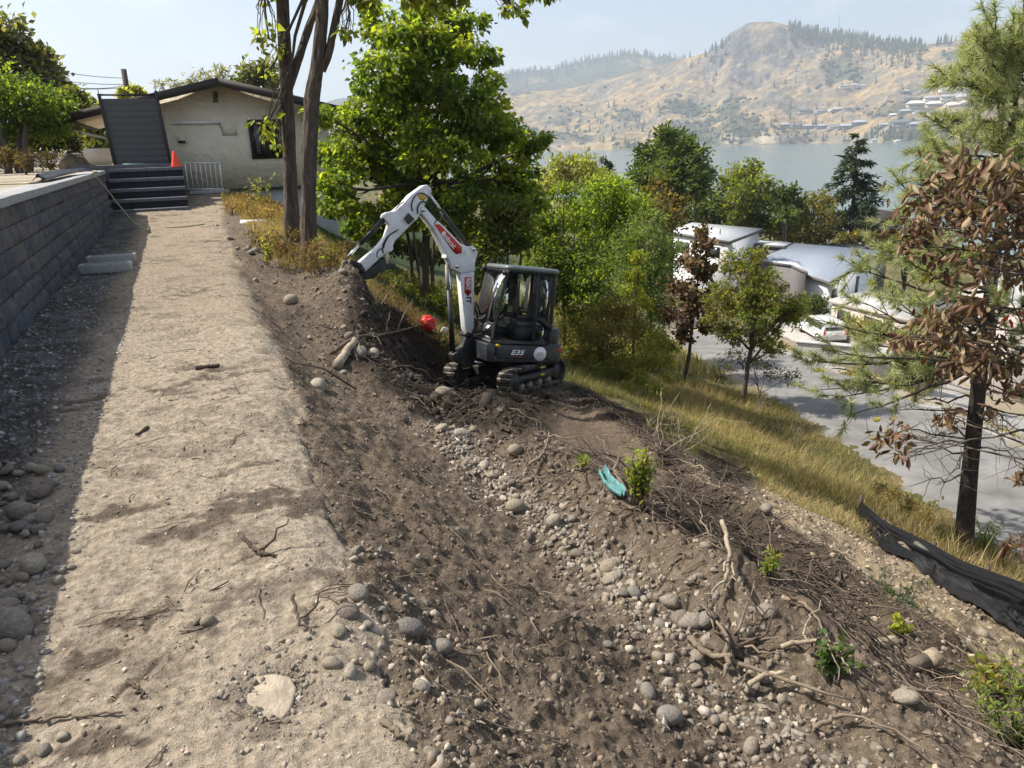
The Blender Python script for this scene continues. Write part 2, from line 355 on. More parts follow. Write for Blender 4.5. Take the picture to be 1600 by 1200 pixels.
CRACK = [[(-.36, 2.55), (-.2, 2.78), (-.02, 2.86), (.12, 2.93)], [(-.42, 2.2), (-.27, 2.38), (-.16, 2.42)]]
VANP = hd(1303, 538, 60)
STRIP = [(6.6, 12.0), (6.3, 10), (5.9, 8), (5.3, 6.3), (4.9, 4.6), (4.6, 2.6), (4.4, 1.2)]
def inside(x, y, poly, soft):                 # 1 inside, fading over `soft` metres
    c = np.zeros(np.shape(x), bool); n = len(poly)
    for i in range(n):
        (x0, y0), (x1, y1) = poly[i], poly[(i+1) % n]
        c ^= ((y0 > y) != (y1 > y)) & (x < (x1-x0)*(y-y0)/((y1-y0) if abs(y1-y0) > 1e-9 else 1e-9)+x0)
    d = seg_dist(x, y, poly+poly[:1]); return np.clip(.5+np.where(c, d, -d)/soft, 0, 1)
DIG = None
def zt(x, y, fine=True):
    x = np.asarray(x, float); y = np.asarray(y, float)
    gx = np.clip((x+3)/.05, 0, len(_GX)-1.001); gy = np.clip((y+20)/.1, 0, len(_GY)-1.001)
    i = gx.astype(int); j = gy.astype(int); fx = gx-i; fy = gy-j
    near = (_A[j, i]*(1-fx)+_A[j, i+1]*fx)*(1-fy)+(_A[j+1, i]*(1-fx)+_A[j+1, i+1]*fx)*fy
    wob = 1+.12*fbm(x/40, y/40, 3, 31)*ss(x, 30, 60)
    far = np.interp(x, _fx, _fz)*wob
    t = ss(x, 9.5, 12.5); z = near*(1-t)+far*t
    s = x-crest(y); wl = y < 40
    nearm = 1-ss(np.hypot(x, y), 24, 34)
    # spoil heap, rubble ridge, pit, dark root strip
    z = z+.36*np.exp(-(((x-1.95)/.6)**2+((y-10.2)/1.1)**2))*(1+.9*fbm(x*2.4, y*2.4, 3, 19))+.16*np.exp(-(((x-1.65)/.4)**2+((y-9.3)/.5)**2))
    dr = seg_dist(x, y, RIDGE); z = z+.20*np.exp(-(dr/.33)**2)*ss(y, .5, 3)*(1-.75*ss(y, 3.8, 5.2)*(1-ss(y, 7.4, 8.6)))*(1+1.2*fbm(x*2.2, y*2.2, 3, 8))
    dp = seg_dist(x, y, PIT); z = z-.55*np.exp(-(dp/.48)**2)
    ds = seg_dist(x, y, STRIP); z = z+.22*np.exp(-(ds/.34)**2)*(1+1.5*fbm(x*2, y*2, 3, 18))
    # bench under the tracks
    q = np.stack([x-EX[0], y-EX[1]], -1); up = TRK[2]
    zp = EX[2]-(q[..., 0]*up[0]+q[..., 1]*up[1])/up[2]
    dx = np.hypot(q[..., 0], q[..., 1]); k = 1-ss(dx, 1.25, 2.3); z = z*(1-k)+(zp-.03)*k
    # road bed
    bd, bz = road_info(x, y); k = (1-ss(bd, ROADW/2+.15, ROADW/2+3.0)); z = z*(1-k)+bz*k
    dv = np.hypot(x-VANP[0]-1.5, y-VANP[1]-2.5); k = 1-ss(dv, 6, 11); z = z*(1-k)+(VANP[2]-.1)*k
    if DIG is not None:
        k = inside(x+.25*fbm(x*1.5, y*1.5, 3, 12), y+.25*fbm(x*1.5, y*1.5, 3, 14), DIG, .55); k = k*(1-np.exp(-(np.hypot(x-EX[0], y-EX[1])/1.5)**4)); z = z-k*(.26+.6*fbm(x*1.8, y*1.8, 4, 15)+.22*fbm(x*6, y*6, 3, 16)); k2 = inside(x, y, MOUND, .5)*(1-np.exp(-(np.hypot(x-EX[0], y-EX[1])/1.15)**6)); z = z+k2*(.07+.26*fbm(x*2.6, y*2.6, 3, 22)+.14*fbm(x*8, y*8, 3, 23))
    if fine:
        rough = np.where(s < 0, .026, .085)*nearm
        rough = rough*(1-.85*(1-ss(bd, 2.8, 4)))
        pad = np.exp(-(((x-4.7)/1.2)**4+((y-8.0)/1.7)**4)); rough = rough*(1-.8*pad)
        z = z+rough*fbm(x*1.7, y*1.7, 4, 1)*2
        face = ss(s, .02, .18)*(1-ss(s, 1.15, 1.6))*ss(y, .3, 1)*(1-ss(y, 12, 14))
        u = x*.75+y*.66; v = -x*.66+y*.75              # scrape marks run obliquely down the cut face
        z = z+face*.115*(fbm(u*5.5, v*.9, 4, 40, .6))
        z = z+np.where(s < 0, .028, .085)*nearm*fbm(x*7, y*7, 4, 50, .6)+np.where(s < 0, .024, .06)*nearm*(1-.7*pad)*fbm(x*19, y*19, 3, 53, .65)
        for ck in CRACK: z = z-.014*np.exp(-(seg_dist(x+.07*fbm(x*9, y*9, 2, 3), y+.05*fbm(x*14, y*14, 2, 4), ck)/.013)**2)*(y < 5)*ss(fbm(x*6, y*6, 2, 44), -.2, .12)
        hol = np.exp(-(((x-.06)/.10)**2+((y-2.0)/.12)**2)); z = z-.035*hol
        # ruts and crumbled hollows on the path
        z = z-.05*nearm*(s < 0)*np.maximum(0, fbm(x*2.3, y*1.1, 3, 61)-.13)*4*.25
        z = z-.035*np.exp(-(s/.10)**2)*nearm*(y < 14)*vn(y*3, x*0, 9)
    return z
def zt1(x, y): return float(zt(np.array([x]), np.array([y]))[0])
def ground_hit(px, py, d0=1.2, d1=90):          # where the sight line meets the ground
    d = ray(px, py); t = np.geomspace(d0, d1, 3000)
    P = CAM+t[:, None]*d; b = P[:, 2] < zt(P[:, 0], P[:, 1])
    i = int(np.argmax(b)) if b.any() else len(t)-1
    return P[i]
def px_poly(pts): return [tuple(ground_hit(*p)[:2]) for p in pts]
PADP = px_poly([(838, 672), (868, 642), (930, 636), (985, 668), (1032, 735), (1005, 775), (945, 752), (885, 705)])
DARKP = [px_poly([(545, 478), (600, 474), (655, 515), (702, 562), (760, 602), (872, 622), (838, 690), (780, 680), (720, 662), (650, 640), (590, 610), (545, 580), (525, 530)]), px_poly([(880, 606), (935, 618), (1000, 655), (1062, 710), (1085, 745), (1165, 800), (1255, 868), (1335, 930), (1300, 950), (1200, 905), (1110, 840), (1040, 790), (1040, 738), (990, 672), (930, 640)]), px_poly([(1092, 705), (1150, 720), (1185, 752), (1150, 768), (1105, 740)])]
MOUND = px_poly([(700, 590), (760, 606), (830, 618), (868, 628), (850, 655), (800, 660), (740, 640)]); MOUND = [tuple(p_) for p_ in MOUND]
DIG = px_poly([(575, 500), (612, 488), (655, 535), (700, 575), (735, 605), (775, 640), (740, 650), (690, 632), (635, 590), (590, 545)])
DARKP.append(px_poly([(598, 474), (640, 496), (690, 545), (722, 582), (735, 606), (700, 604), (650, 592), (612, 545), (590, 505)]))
def zone_colour(x, y):
    s = x-crest(y); n1 = fbm(x*1.1, y*1.1, 4, 70); n2 = fbm(x*4.5, y*4.5, 4, 75); n3 = fbm(x*13, y*13, 3, 79)
    def C(*c): return np.array(c)
    def mixc(c, d, m): return c*(1-m[..., None])+np.asarray(d)*m[..., None]
    c = np.broadcast_to(C(.150, .117, .085), x.shape+(3,)).copy()
    pathm = (1-ss(s+.10*n2, -.03, .07))*ss(x+.25*n1+.18*n2, -1.15, -.82)
    pc = mixc(np.broadcast_to(C(.340, .282, .214), x.shape+(3,)), (.20, .16, .12), ss(n1*.6+n2*.8+n3*.35, .10, .33)*.75)
    pc = mixc(pc, (.25, .20, .145), ss(y+4*n1, 5.5, 10)*.55)
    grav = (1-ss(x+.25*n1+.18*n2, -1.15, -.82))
    c = mixc(c, (.20, .165, .122), ss(n2+n1*.5, .05, .25)*.7)
    c = mixc(c, (.085, .066, .05), ss(n1+.6*n2, .02, .2)*.5*(s > 0))
    c = np.where((pathm > 0)[..., None], mixc(c, pc, pathm), c)
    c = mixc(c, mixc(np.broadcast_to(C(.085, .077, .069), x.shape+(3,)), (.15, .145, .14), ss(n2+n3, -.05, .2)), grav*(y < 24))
    fl = ss(fbm(x*3.2, y*5, 4, 83)+.55*n3, .06, .2)*(.4+.6*ss(n1, -.1, .15)); pcd = np.clip(pathm, 0, 1)*fl; c = mixc(c, (.105, .082, .062), pcd*.85)
    for ck in CRACK: c = mixc(c, (.07, .055, .04), np.exp(-(seg_dist(x+.07*fbm(x*9, y*9, 2, 3), y+.05*fbm(x*14, y*14, 2, 4), ck)/.013)**2)*(y < 5)*.9*ss(fbm(x*6, y*6, 2, 44), -.2, .12))
    c = mixc(c, (.09, .075, .06), np.exp(-(((x-.04)/.11)**2+((y-2.0)/.12)**2))*.8)
    face = ss(s, .03, .2)*(1-ss(s, 1.0, 1.4))
    u = x*.75+y*.66; v = -x*.66+y*.75
    st = fbm(u*5.5, v*.9, 4, 40, .6)
    c = mixc(c, (.10, .078, .058), face*ss(st, -.02, .15)*.55*(y < 14))
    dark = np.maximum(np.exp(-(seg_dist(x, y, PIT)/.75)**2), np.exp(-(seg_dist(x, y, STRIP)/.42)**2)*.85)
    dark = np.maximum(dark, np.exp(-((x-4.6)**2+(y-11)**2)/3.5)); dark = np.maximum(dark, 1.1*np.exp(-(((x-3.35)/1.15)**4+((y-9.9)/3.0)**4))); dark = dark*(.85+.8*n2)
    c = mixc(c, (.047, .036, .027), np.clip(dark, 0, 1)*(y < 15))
    wx, wy = x+.22*n2+.1*n3, y+.22*n1
    pad = inside(wx, wy, PADP, .25); c = mixc(c, (.135, .10, .072), pad*.95)
    sp = np.exp(-(((x-8.1)/.5)**2+((y-7.9)/.9)**2)); c = mixc(c, (.05, .04, .03), sp*.9)
    rg = ss(x+.6*n1, 4.6, 5.5)*(1-ss(y+n1, 7.2, 8.6)); c = mixc(c, mixc(np.broadcast_to(C(.30, .235, .155), x.shape+(3,)), (.15, .115, .08), ss(n2+n3*.6, 0, .22)), rg)
    gr = np.maximum(ss(x+.8*n1, 6.3, 7.2)*ss(y+n1*1.2, 6.6, 8), ss(y+.8*n1, 12.8, 14)*ss(x+.3*n1, 1.1, 1.5))
    gr = np.maximum(gr, ss(x+n1, 9, 10.5))
    c = mixc(c, mixc(np.broadcast_to(C(.16, .125, .06), x.shape+(3,)), (.075, .08, .03), ss(n1+.3*n2, -.12, .12)), gr)
    lawn = np.maximum(np.exp(-(((x-6.5)/3.6)**4+((y-24)/9)**4)), ss(y, 36, 46)*ss(x, 2, 5)*(1-ss(x, 30, 40))); c = mixc(c, (.03, .046, .016), np.clip(lawn*1.3, 0, 1))  # lawn green darkened to hold the shade lying over it
    yard = ss(x, 17, 20)*(1-ss(x, 46, 60))*(1-ss(y, 42, 50)); c = mixc(c, mixc(np.broadcast_to(C(.30, .25, .17), x.shape+(3,)), (.34, .33, .31), ss(fbm(x/5, y/5, 3, 90), -.05, .1)), yard)
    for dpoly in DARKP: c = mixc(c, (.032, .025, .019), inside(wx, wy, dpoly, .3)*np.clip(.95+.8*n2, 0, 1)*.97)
    return np.clip(c, .012, .8)
# one sheet, finest where the ground is nearest
az = np.radians(np.concatenate([np.arange(-180, -40, 4.0), np.arange(-40, 84, .24), np.arange(84, 180, 4.0)]))
rr = np.concatenate([np.geomspace(.35, .89, 40), np.geomspace(.9, 7, 500), np.geomspace(7.05, 60, 260), np.geomspace(62, 420, 70), np.geomspace(460, 3200, 16)])
AZ, RR = np.meshgrid(az, rr, indexing='ij'); X = RR*np.sin(AZ); Y = RR*np.cos(AZ)
ZZ = zt(X, Y); G = np.stack([X, Y, ZZ], -1).reshape(-1, 3)
na, nr = X.shape; i = np.arange(na)[:, None]; j = np.arange(nr-1)[None, :]
F = np.stack([(i*nr+j), (i*nr+j+1), ((i+1) % na*nr+j+1), ((i+1) % na*nr+j)], -1).reshape(-1, 4)
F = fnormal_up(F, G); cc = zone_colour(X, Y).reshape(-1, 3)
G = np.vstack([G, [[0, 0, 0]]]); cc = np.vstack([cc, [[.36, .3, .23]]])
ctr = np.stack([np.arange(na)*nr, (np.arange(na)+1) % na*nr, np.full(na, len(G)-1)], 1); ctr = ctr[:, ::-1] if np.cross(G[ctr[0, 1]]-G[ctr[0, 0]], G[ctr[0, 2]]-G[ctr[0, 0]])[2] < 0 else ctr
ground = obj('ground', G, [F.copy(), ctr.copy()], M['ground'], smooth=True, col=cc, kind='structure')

# raised yard behind the block wall
tx = np.concatenate([np.linspace(-300, -20, 25), np.linspace(-19.5, WALL_X-.18, 90)]); ty = np.concatenate([np.linspace(-200, -4, 15), np.linspace(-3, 40, 130), np.linspace(45, 400, 25)])
TX, TY = np.meshgrid(tx, ty, indexing='ij')
TZ = TERR+.05*fbm(TX*1.3, TY*1.3, 3, 4)*np.minimum(1, (WALL_X-.18-TX)*2)+.02*np.maximum(0, -TX-8)
n1 = fbm(TX, TY, 4, 6)
tc_ = np.array([.42, .36, .28])*(1-ss(n1, -.1, .25)[..., None]*.45)
tm = (ss(-TX, 6.3, 7.5))[..., None]; tc_ = tc_*(1-tm)+np.array([.10, .08, .05])*tm
V = np.stack([TX, TY, TZ], -1).reshape(-1, 3); F = fnormal_up(grid_faces(*TX.shape), V)
obj('terrace', V, F, M['ground'], smooth=True, col=tc_.reshape(-1, 3), kind='structure')
# yard level behind the stairs, in front of the house
mb = MB(); mb.box((-.72, 24.95, .62), (1.98, 3.3, 1.2)); mb.build('landing', M['tread'], kind='structure')

# road: a sheet on its bed
def road_strip(line, wid, name, mat, lift=.03):
    t = np.linspace(0, len(line)-1, 160); P = np.stack([np.interp(t, range(len(line)), line[:, k]) for k in range(3)], 1)
    P[:, :2] = np.stack([np.convolve(np.pad(P[:, k], 6, mode='edge'), np.ones(13)/13, 'valid') for k in range(2)], 1)
    T = np.gradient(P[:, :2], axis=0); T /= np.linalg.norm(T, axis=1, keepdims=True); Nn = np.stack([-T[:, 1], T[:, 0]], 1)
    us = np.linspace(-.5, .5, 15); V = []
    for k in range(len(P)):
        for u in us:
            e = wid*(1+.05*math.sin(k*.9)+.04*math.sin(k*2.3)); xy = P[k, :2]+Nn[k]*u*e; V.append((xy[0], xy[1], 0))
    V = np.array(V); V[:, 2] = zt(V[:, 0], V[:, 1], False)+lift-.05*(np.abs(np.tile(us, len(P))) > .49)
    F = fnormal_up(grid_faces(len(P), len(us)), V)
    return obj(name, V, F, mat, smooth=True, kind='structure')
road_strip(ROAD, ROADW, 'road', M['road'])
DRV = np.array([(24.5, 18.5, -8.3), (30, 21, -9.7), (38, 27, -11.8), (47, 33, -14.2), (56, 38, -15.8)])
M['pavement'] = principled('pale_concrete_drive', (.31, .29, .265), .9, var=.14, vscale=1.2, bump=.2, bscale=60)
road_strip(DRV, 4.6, 'driveway', M['pavement'], .06)

# ------------------------------------------------------------------ lake
LAKE_Z = -33.0
m = bpy.data.materials.new('lake_water'); m.use_nodes = True; nt = m.node_tree; b = nt.nodes['Principled BSDF']
b.inputs['Base Color'].default_value = (.11, .165, .18, 1); b.inputs['Roughness'].default_value = .16; b.inputs['IOR'].default_value = 1.33
tcx = N(nt, 'ShaderNodeTexCoord'); mpx = N(nt, 'ShaderNodeMapping'); mpx.inputs['Scale'].default_value = (1, 1.0, 1); mpx.inputs['Rotation'].default_value = (0, 0, rad(-42))
wv = N(nt, 'ShaderNodeTexNoise'); wv.inputs['Scale'].default_value = .35; wv.inputs['Detail'].default_value = 6
bpn = N(nt, 'ShaderNodeBump'); bpn.inputs['Strength'].default_value = .35; bpn.inputs['Distance'].default_value = .6
nt.links.new(tcx.outputs['Object'], mpx.inputs[0]); nt.links.new(mpx.outputs[0], wv.inputs['Vector']); nt.links.new(wv.outputs[0], bpn.inputs['Height']); nt.links.new(bpn.outputs[0], b.inputs['Normal'])
V = [(190, -3500, LAKE_Z), (7500, -3500, LAKE_Z), (7500, 8000, LAKE_Z), (190, 8000, LAKE_Z)]
obj('lake', V, np.array([(0, 1, 2, 3)]), m, kind='structure')

# ------------------------------------------------------------------ hills across the lake
def ridge_fn(ctrl, D):
    a = []; h = []
    for px, py in ctrl:
        p = hd(px, py, D); a.append(math.atan2(p[0], p[1])); h.append(p[2])
    return np.array(a), np.array(h)
R1 = [(300, 190), (600, 165), (781, 146), (881, 140), (944, 127), (1012, 106), (1075, 90), (1112, 80), (1126, 68), (1140, 52), (1169, 35), (1206, 33), (1232, 40), (1285, 52), (1337, 58), (1390, 68), (1442, 70), (1495, 64), (1547, 57), (1600, 60), (1750, 66), (2000, 95), (2400, 120)]
D1 = 3900.
ra, rh = ridge_fn(R1, D1)
def shore(a): return np.interp(a, np.radians([-5, 20, 27, 33, 40, 47, 54, 62, 75]), [3300, 3150, 2950, 2900, 2980, 3020, 2650, 2380, 2300])+60*np.sin(a*40)+25*np.sin(a*97)
ha = np.radians(np.arange(-4, 78, .13)); tt = np.concatenate([np.linspace(-.06, 0, 4, endpoint=False), np.linspace(0, 1, 210), np.linspace(1.02, 1.7, 22)])
HA, TT = np.meshgrid(ha, tt, indexing='ij')
SD = shore(HA); DD = SD+(D1-SD)*TT; Hd = np.interp(HA, ra, rh)
HX = DD*np.sin(HA); HY = DD*np.cos(HA)
t1 = np.clip(TT, 0, 1)
prof = np.interp(t1, [0, .035, .12, .3, .5, .7, .86, 1], [0, .055, .12, .24, .42, .63, .82, 1])
pk = np.exp(-((HA-math.atan2(*(hd(1190, 30, 100)[:2])))/.05)**2)
prof2 = np.interp(t1, [0, .035, .14, .35, .55, .72, .84, .9, 1], [0, .05, .11, .24, .40, .52, .66, .93, 1])
prof = prof*(1-pk)+prof2*pk
env = np.sin(np.pi*np.clip(t1*.93+.04, 0, 1))**.7
rg = 1-np.abs(2*(fbm(HX/420, HY/420, 5, 11)))*2.2
pkl = pk*fbm(HX/70, HY/70, 5, 29, .62)*70*ss(t1, .5, .75); lump = pkl+fbm(HX/800, HY/800, 3, 21)*150+rg*34+fbm(HX/150, HY/150, 4, 25)*60+fbm(HX/45, HY/45, 3, 28)*16
HZ = LAKE_Z+(Hd-LAKE_Z)*prof+lump*env*ss(t1, .0, .12)*(1-ss(t1, .93, 1)*.92)
HZ = np.where(TT < 0, LAKE_Z-12*(-TT/.06)-1, HZ); HZ = np.where(TT > 1, Hd-(TT-1)*240+lump*.2*(TT-1), HZ)
HZ = np.maximum(HZ, np.where(TT >= 0, LAKE_Z+1.5+40*np.minimum(t1, .05), -99))
gx_ = np.gradient(HZ, axis=1)/np.maximum(np.gradient(DD, axis=1), 1e-3)
rock = ss(gx_, .42, .75)
nA = fbm(HX/260, HY/260, 5, 33); nB = fbm(HX/60, HY/60, 4, 38)
hc = np.broadcast_to(np.array([.40, .29, .145]), HX.shape+(3,)).copy()
def mixv(c, d, mm): return c*(1-mm[..., None])+np.asarray(d)*mm[..., None]
hc = mixv(hc, (.27, .23, .16), ss(nB+nA, -.1, .25)*.7)
hc = mixv(hc, (.17, .165, .11), ss(nA+.5*nB, .03, .2)*.75)
nC = fbm(HX/26, HY/26, 4, 48); hc = mixv(hc, (.20, .17, .12), ss(nC+.4*nB, .02, .22)*.6)
hc = mixv(hc, (.165, .16, .15), pk*0)
hc = mixv(hc, (.20, .19, .175), .6*np.clip(rock+pk*ss(t1, .55, .8)*ss(nB, -.15, .1)*.9, 0, 1))
hc = mixv(hc, (.09, .10, .06), ss(fbm(HX/190, HY/190, 5, 55)+.3*nB-.25*(t1-.25), .06, .16)*.85*(1-pk*ss(t1, .6, .8)))
hc = mixv(hc, (.50, .42, .29), (1-ss(t1, .03, .10))*ss(nA, .0, .12)*ss(t1, .004, .012))
pk2 = np.exp(-((HA-math.atan2(*(hd(1195, 30, 100)[:2])))/.062)**4)
hc = mixv(hc*.86, (.115, .115, .118), pk2*ss(t1, .62, .74)*ss(nC+nB*.7+.3*nA, -.16, .10)*(1-.75*ss(t1, .965, .99))*.9)
V = np.stack([HX, HY, HZ], -1).reshape(-1, 3); F = fnormal_up(grid_faces(*HX.shape), V)
obj('hill', V, F, M['hill'], smooth=True, col=hc.reshape(-1, 3), kind='structure')
from functools import lru_cache
def hill_z(a, t):                                # height of the near hillside at azimuth a, fraction t
    i = np.clip((np.asarray(a)-ha[0])/(ha[1]-ha[0]), 0, len(ha)-1.001); j = np.interp(t, tt, np.arange(len(tt)))
    i0 = i.astype(int); j0 = np.minimum(j.astype(int), len(tt)-2); fi = i-i0; fj = j-j0
    z = (HZ[i0, j0]*(1-fi)+HZ[i0+1, j0]*fi)*(1-fj)+(HZ[i0, j0+1]*(1-fi)+HZ[i0+1, j0+1]*fi)*fj
    sd = shore(np.asarray(a)); d = sd+(D1-sd)*t
    return np.stack([d*np.sin(a), d*np.cos(a), z], -1)
# wooded hill behind
D2 = 5600.
R2 = [(200, 190), (500, 160), (700, 125), (781, 116), (865, 107), (933, 90), (991, 83), (1064, 92), (1150, 110), (1300, 150), (1700, 170)]
a2, h2 = ridge_fn(R2, D2)
b2 = np.radians(np.arange(-4, 62, .2)); t2 = np.concatenate([np.linspace(0, 1, 70), np.linspace(1.03, 1.5, 10)])
BA, BT = np.meshgrid(b2, t2, indexing='ij'); BD = 3900+(D2-3900)*BT; BX = BD*np.sin(BA); BY = BD*np.cos(BA)
BH = np.interp(BA, a2, h2); e2 = np.clip(BT, 0, 1)
BZ = -30+(BH+30)*e2**.85+(fbm(BX/500, BY/500, 5, 14)*150)*np.sin(np.pi*e2)**.8+fbm(BX/40, BY/40, 2, 15)*22*ss(e2, 0, .1)
BZ = np.where(BT > 1, BH-(BT-1)*500, BZ)
n5 = fbm(BX/300, BY/300, 5, 16)
bc = mixv(np.broadcast_to(np.array([.075, .085, .055]), BX.shape+(3,)), (.27, .22, .14), ss(n5-.15*(e2-.45), .08, .2)*.9)
V = np.stack([BX, BY, BZ], -1).reshape(-1, 3); F = fnormal_up(grid_faces(*BX.shape), V)
obj('far_hill', V, F, M['hill'], smooth=True, col=bc.reshape(-1, 3), kind='structure')

# ------------------------------------------------------------------ haze
HAZE = 0.00014
m = bpy.data.materials.new('haze_air'); m.use_nodes = True; nt = m.node_tree; nt.nodes.clear()
o_ = N(nt, 'ShaderNodeOutputMaterial'); pv = N(nt, 'ShaderNodeVolumePrincipled'); pv.inputs['Color'].default_value = (.78, .88, 1.0, 1); pv.inputs['Density'].default_value = HAZE; pv.inputs['Anisotropy'].default_value = .15
nt.links.new(pv.outputs[0], o_.inputs['Volume'])
mb = MB(); mb.box((1500, 2000, 270), (15600, 15600, 640)); mb.build('haze', m, kind='stuff')
# ------------------------------------------------------------------ block wall
BL, BH_, CT = .36, .20, .09
def split_block(seed, L_=BL-.008, H_=BH_-.007, dpt=.30):
    r = np.random.default_rng(seed); nu, nv = 9, 6
    u = np.linspace(-L_/2, L_/2, nu); v = np.linspace(0, H_, nv); U, V_ = np.meshgrid(u, v, indexing='ij')
    k = r.uniform(-.35, .35); cuts = np.sort(r.uniform(-.42, .42, 2))*L_
    d = np.zeros_like(U); tone = r.uniform(-.024, .024, 3)
    seg = (U+V_*k*.6 > cuts[0]).astype(int)+(U+V_*k*.6 > cuts[1])
    d = tone[seg]+r.uniform(-.006, .006, U.shape)+np.array(r.uniform(-.16, .16, 3))[seg]*(U-cuts.mean())
    edge = (np.abs(U) > L_/2-1e-6) | (V_ < 1e-6) | (V_ > H_-1e-6); d = np.where(edge, -.014+r.uniform(-.006, .004, U.shape), d+.004)
    P = np.stack([d, U, V_], -1).reshape(-1, 3); F = list(map(tuple, grid_faces(nu, nv)))
    if np.cross(P[F[0][1]]-P[F[0][0]], P[F[0][2]]-P[F[0][0]])[0] < 0: F = [f[::-1] for f in F]
    mb = MB(); mb.add(P, F); mb.box((-dpt/2-.03, 0, H_/2), (dpt-.03, L_-.01, H_-.006))
    return mb
bm_ = [split_block(s) for s in range(18)]
bdat = []
for b in bm_:
    V = np.vstack(b.v); bdat.append((V, np.array(b.q)))
bmesh_ = [mesh_data('block', V, q, M[('block', 'block_warm', 'block_blue')[k % 3]]) for k, (V, q) in enumerate(bdat)]
wall = thing('retaining_wall', 'dark grey split-face concrete block retaining wall with smooth pale coping beside the dirt path', 'wall', (WALL_X, 10, 0))
Y0, Y1 = -2.0, 21.42
stv, stq, sn = [], [], 0
for c in range(6):
    z = -.04+c*BH_; y = Y0-(c % 2)*BL/2+.02*c
    while y < Y1-.05:
        k = rng.integers(len(bdat)); yc = min(y+BL/2, Y1-BL/2)
        if y > 6.0:
            o = link('block', bmesh_[k], wall, (0, yc-10, z))
        else:
            V, q = bdat[k]; stv.append(V+np.array([0, yc-10, z])); stq.append(q+sn); sn += len(V)
        y += BL
o = obj('block_courses', np.vstack(stv), np.vstack(stq), M['block'], wall, kind='stuff')
cm = MB(); cm.box((-.145, 0, CT/2), (.37, .452, CT)); t_ = cm.build('coping_stone', M['coping'], wall, bevel=.006)
y = Y0+.2; first = True
while y < Y1:
    o = t_ if first else t_.copy()
    if not first: COL.objects.link(o); o.parent = wall
    first = False; o.location = (random.uniform(-.003, .003), y-10, WALL_TOP-CT+random.uniform(-.002, .002)); o.rotation_euler = (0, 0, random.uniform(-.004, .004)); y += .457

# ------------------------------------------------------------------ stairs
stairs = thing('staircase', 'five charcoal block steps climbing from the dirt path to the house yard', 'steps', (-.67, 21.44, 0))
SW = 1.83
for i in range(5):
    y = i*.31; z = (i+1)*.25
    for k in range(4):
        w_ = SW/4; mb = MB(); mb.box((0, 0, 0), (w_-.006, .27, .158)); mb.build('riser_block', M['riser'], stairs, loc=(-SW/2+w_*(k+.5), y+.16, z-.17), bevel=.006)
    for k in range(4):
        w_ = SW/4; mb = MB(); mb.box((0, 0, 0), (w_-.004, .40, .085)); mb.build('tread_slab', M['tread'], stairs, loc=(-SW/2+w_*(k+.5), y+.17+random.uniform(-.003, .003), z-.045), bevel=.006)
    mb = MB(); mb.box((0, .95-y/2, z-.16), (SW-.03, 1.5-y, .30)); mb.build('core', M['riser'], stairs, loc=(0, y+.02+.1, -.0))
# low curb behind the landing
mb = MB()
kerb = thing('curb', 'low charcoal block curb at the back of the stair landing', 'curb', (-.7, 23.7, 1.22))
for k in range(6):
    mb = MB(); mb.box((0, 0, .04), (.42, .25, .12)); mb.build('block', M['tread'], kerb, loc=(-1.6+k*.43, 0, .02), bevel=.006)
# cone
cone = thing('traffic_cone', 'small bright orange traffic cone standing at the top of the steps', 'traffic cone', (.10, 22.78, 1.25))
V, F = lathe([(.125, .018), (.125, .03), (.03, .40), (.022, .415), (0.001, .415)], 20); mb = MB(); mb.add(V, F); mb.build('body', M['orange'], cone, smooth=True)
mb = MB(); mb.box((0, 0, .01), (.27, .27, .022)); mb.build('base', M['orange'], cone, bevel=.004)
# privacy screen
scr = thing('privacy_screen', 'tall dark grey privacy screen between two black posts above the steps', 'screen', (-.78, 24.4, 1.22))
tilt = .035
def post(x, h):
    mb = MB(); mb.box((0, 0, h/2), (.085, .085, h)); o = mb.build('post', M['black_post'], scr, loc=(x, 0, 0), bevel=.004); o.rotation_euler = (0, -tilt, 0)
    mb = MB(); mb.box((0, 0, 0), (.02, .02, .14)); c_ = mb.build('spike', M['black_post'], o, loc=(0, 0, h+.06)); return o
post(-.70, 2.02); post(.76, 2.10)
for i in range(10):
    mb = MB(); mb.box((0, 0, 0), (1.40, .026, .1765)); o = mb.build('board', M['composite'], scr, loc=(.03-tilt*(.19+i*.178)-.0, 0, .20+i*.178), bevel=.0012)
mb = MB(); mb.box((0, 0, 0), (1.40, .05, .05)); mb.build('rail', M['black_post'], scr, loc=(.03-.065, 0, 1.99))
mb = MB(); mb.box((0, 0, 0), (1.40, .05, .05)); mb.build('rail', M['black_post'], scr, loc=(.03, 0, .09))

# ------------------------------------------------------------------ stucco house
HY0 = 26.2
hs = thing('stucco_house', 'low cream stucco house with dark brown gable roof behind the steps', 'house', (1.7, HY0, 0))
def HP(px, py):                         # photo pixel on the gable plane, in the house's own frame
    d = ray(px, py); t = (HY0-CAM[1])/d[1]; p = CAM+t*d; return np.array([p[0]-1.7, 0, p[2]])
apx = 3.62; sl_ = .235
poly = [(-3.25, .42), (3.35, .42), (3.35, apx-sl_*3.35), (0, apx), (-3.25, apx-sl_*3.25)]
mb = MB(); mb.prism(poly, (0, 4.5, 0), (1, 0, 0), (0, 0, 1), (0, 1, 0), 9.0); wl = mb.build('wall', M['stucco'], hs)
mb = MB(); mb.box((.05, 4.5, -.85), (6.5, 8.9, 2.52)); mb.build('foundation', M['foundation'], hs)
mb = MB(); mb.box((.05, -.02, .40), (6.62, .10, .06)); mb.build('drip_edge', M['fascia'], hs)
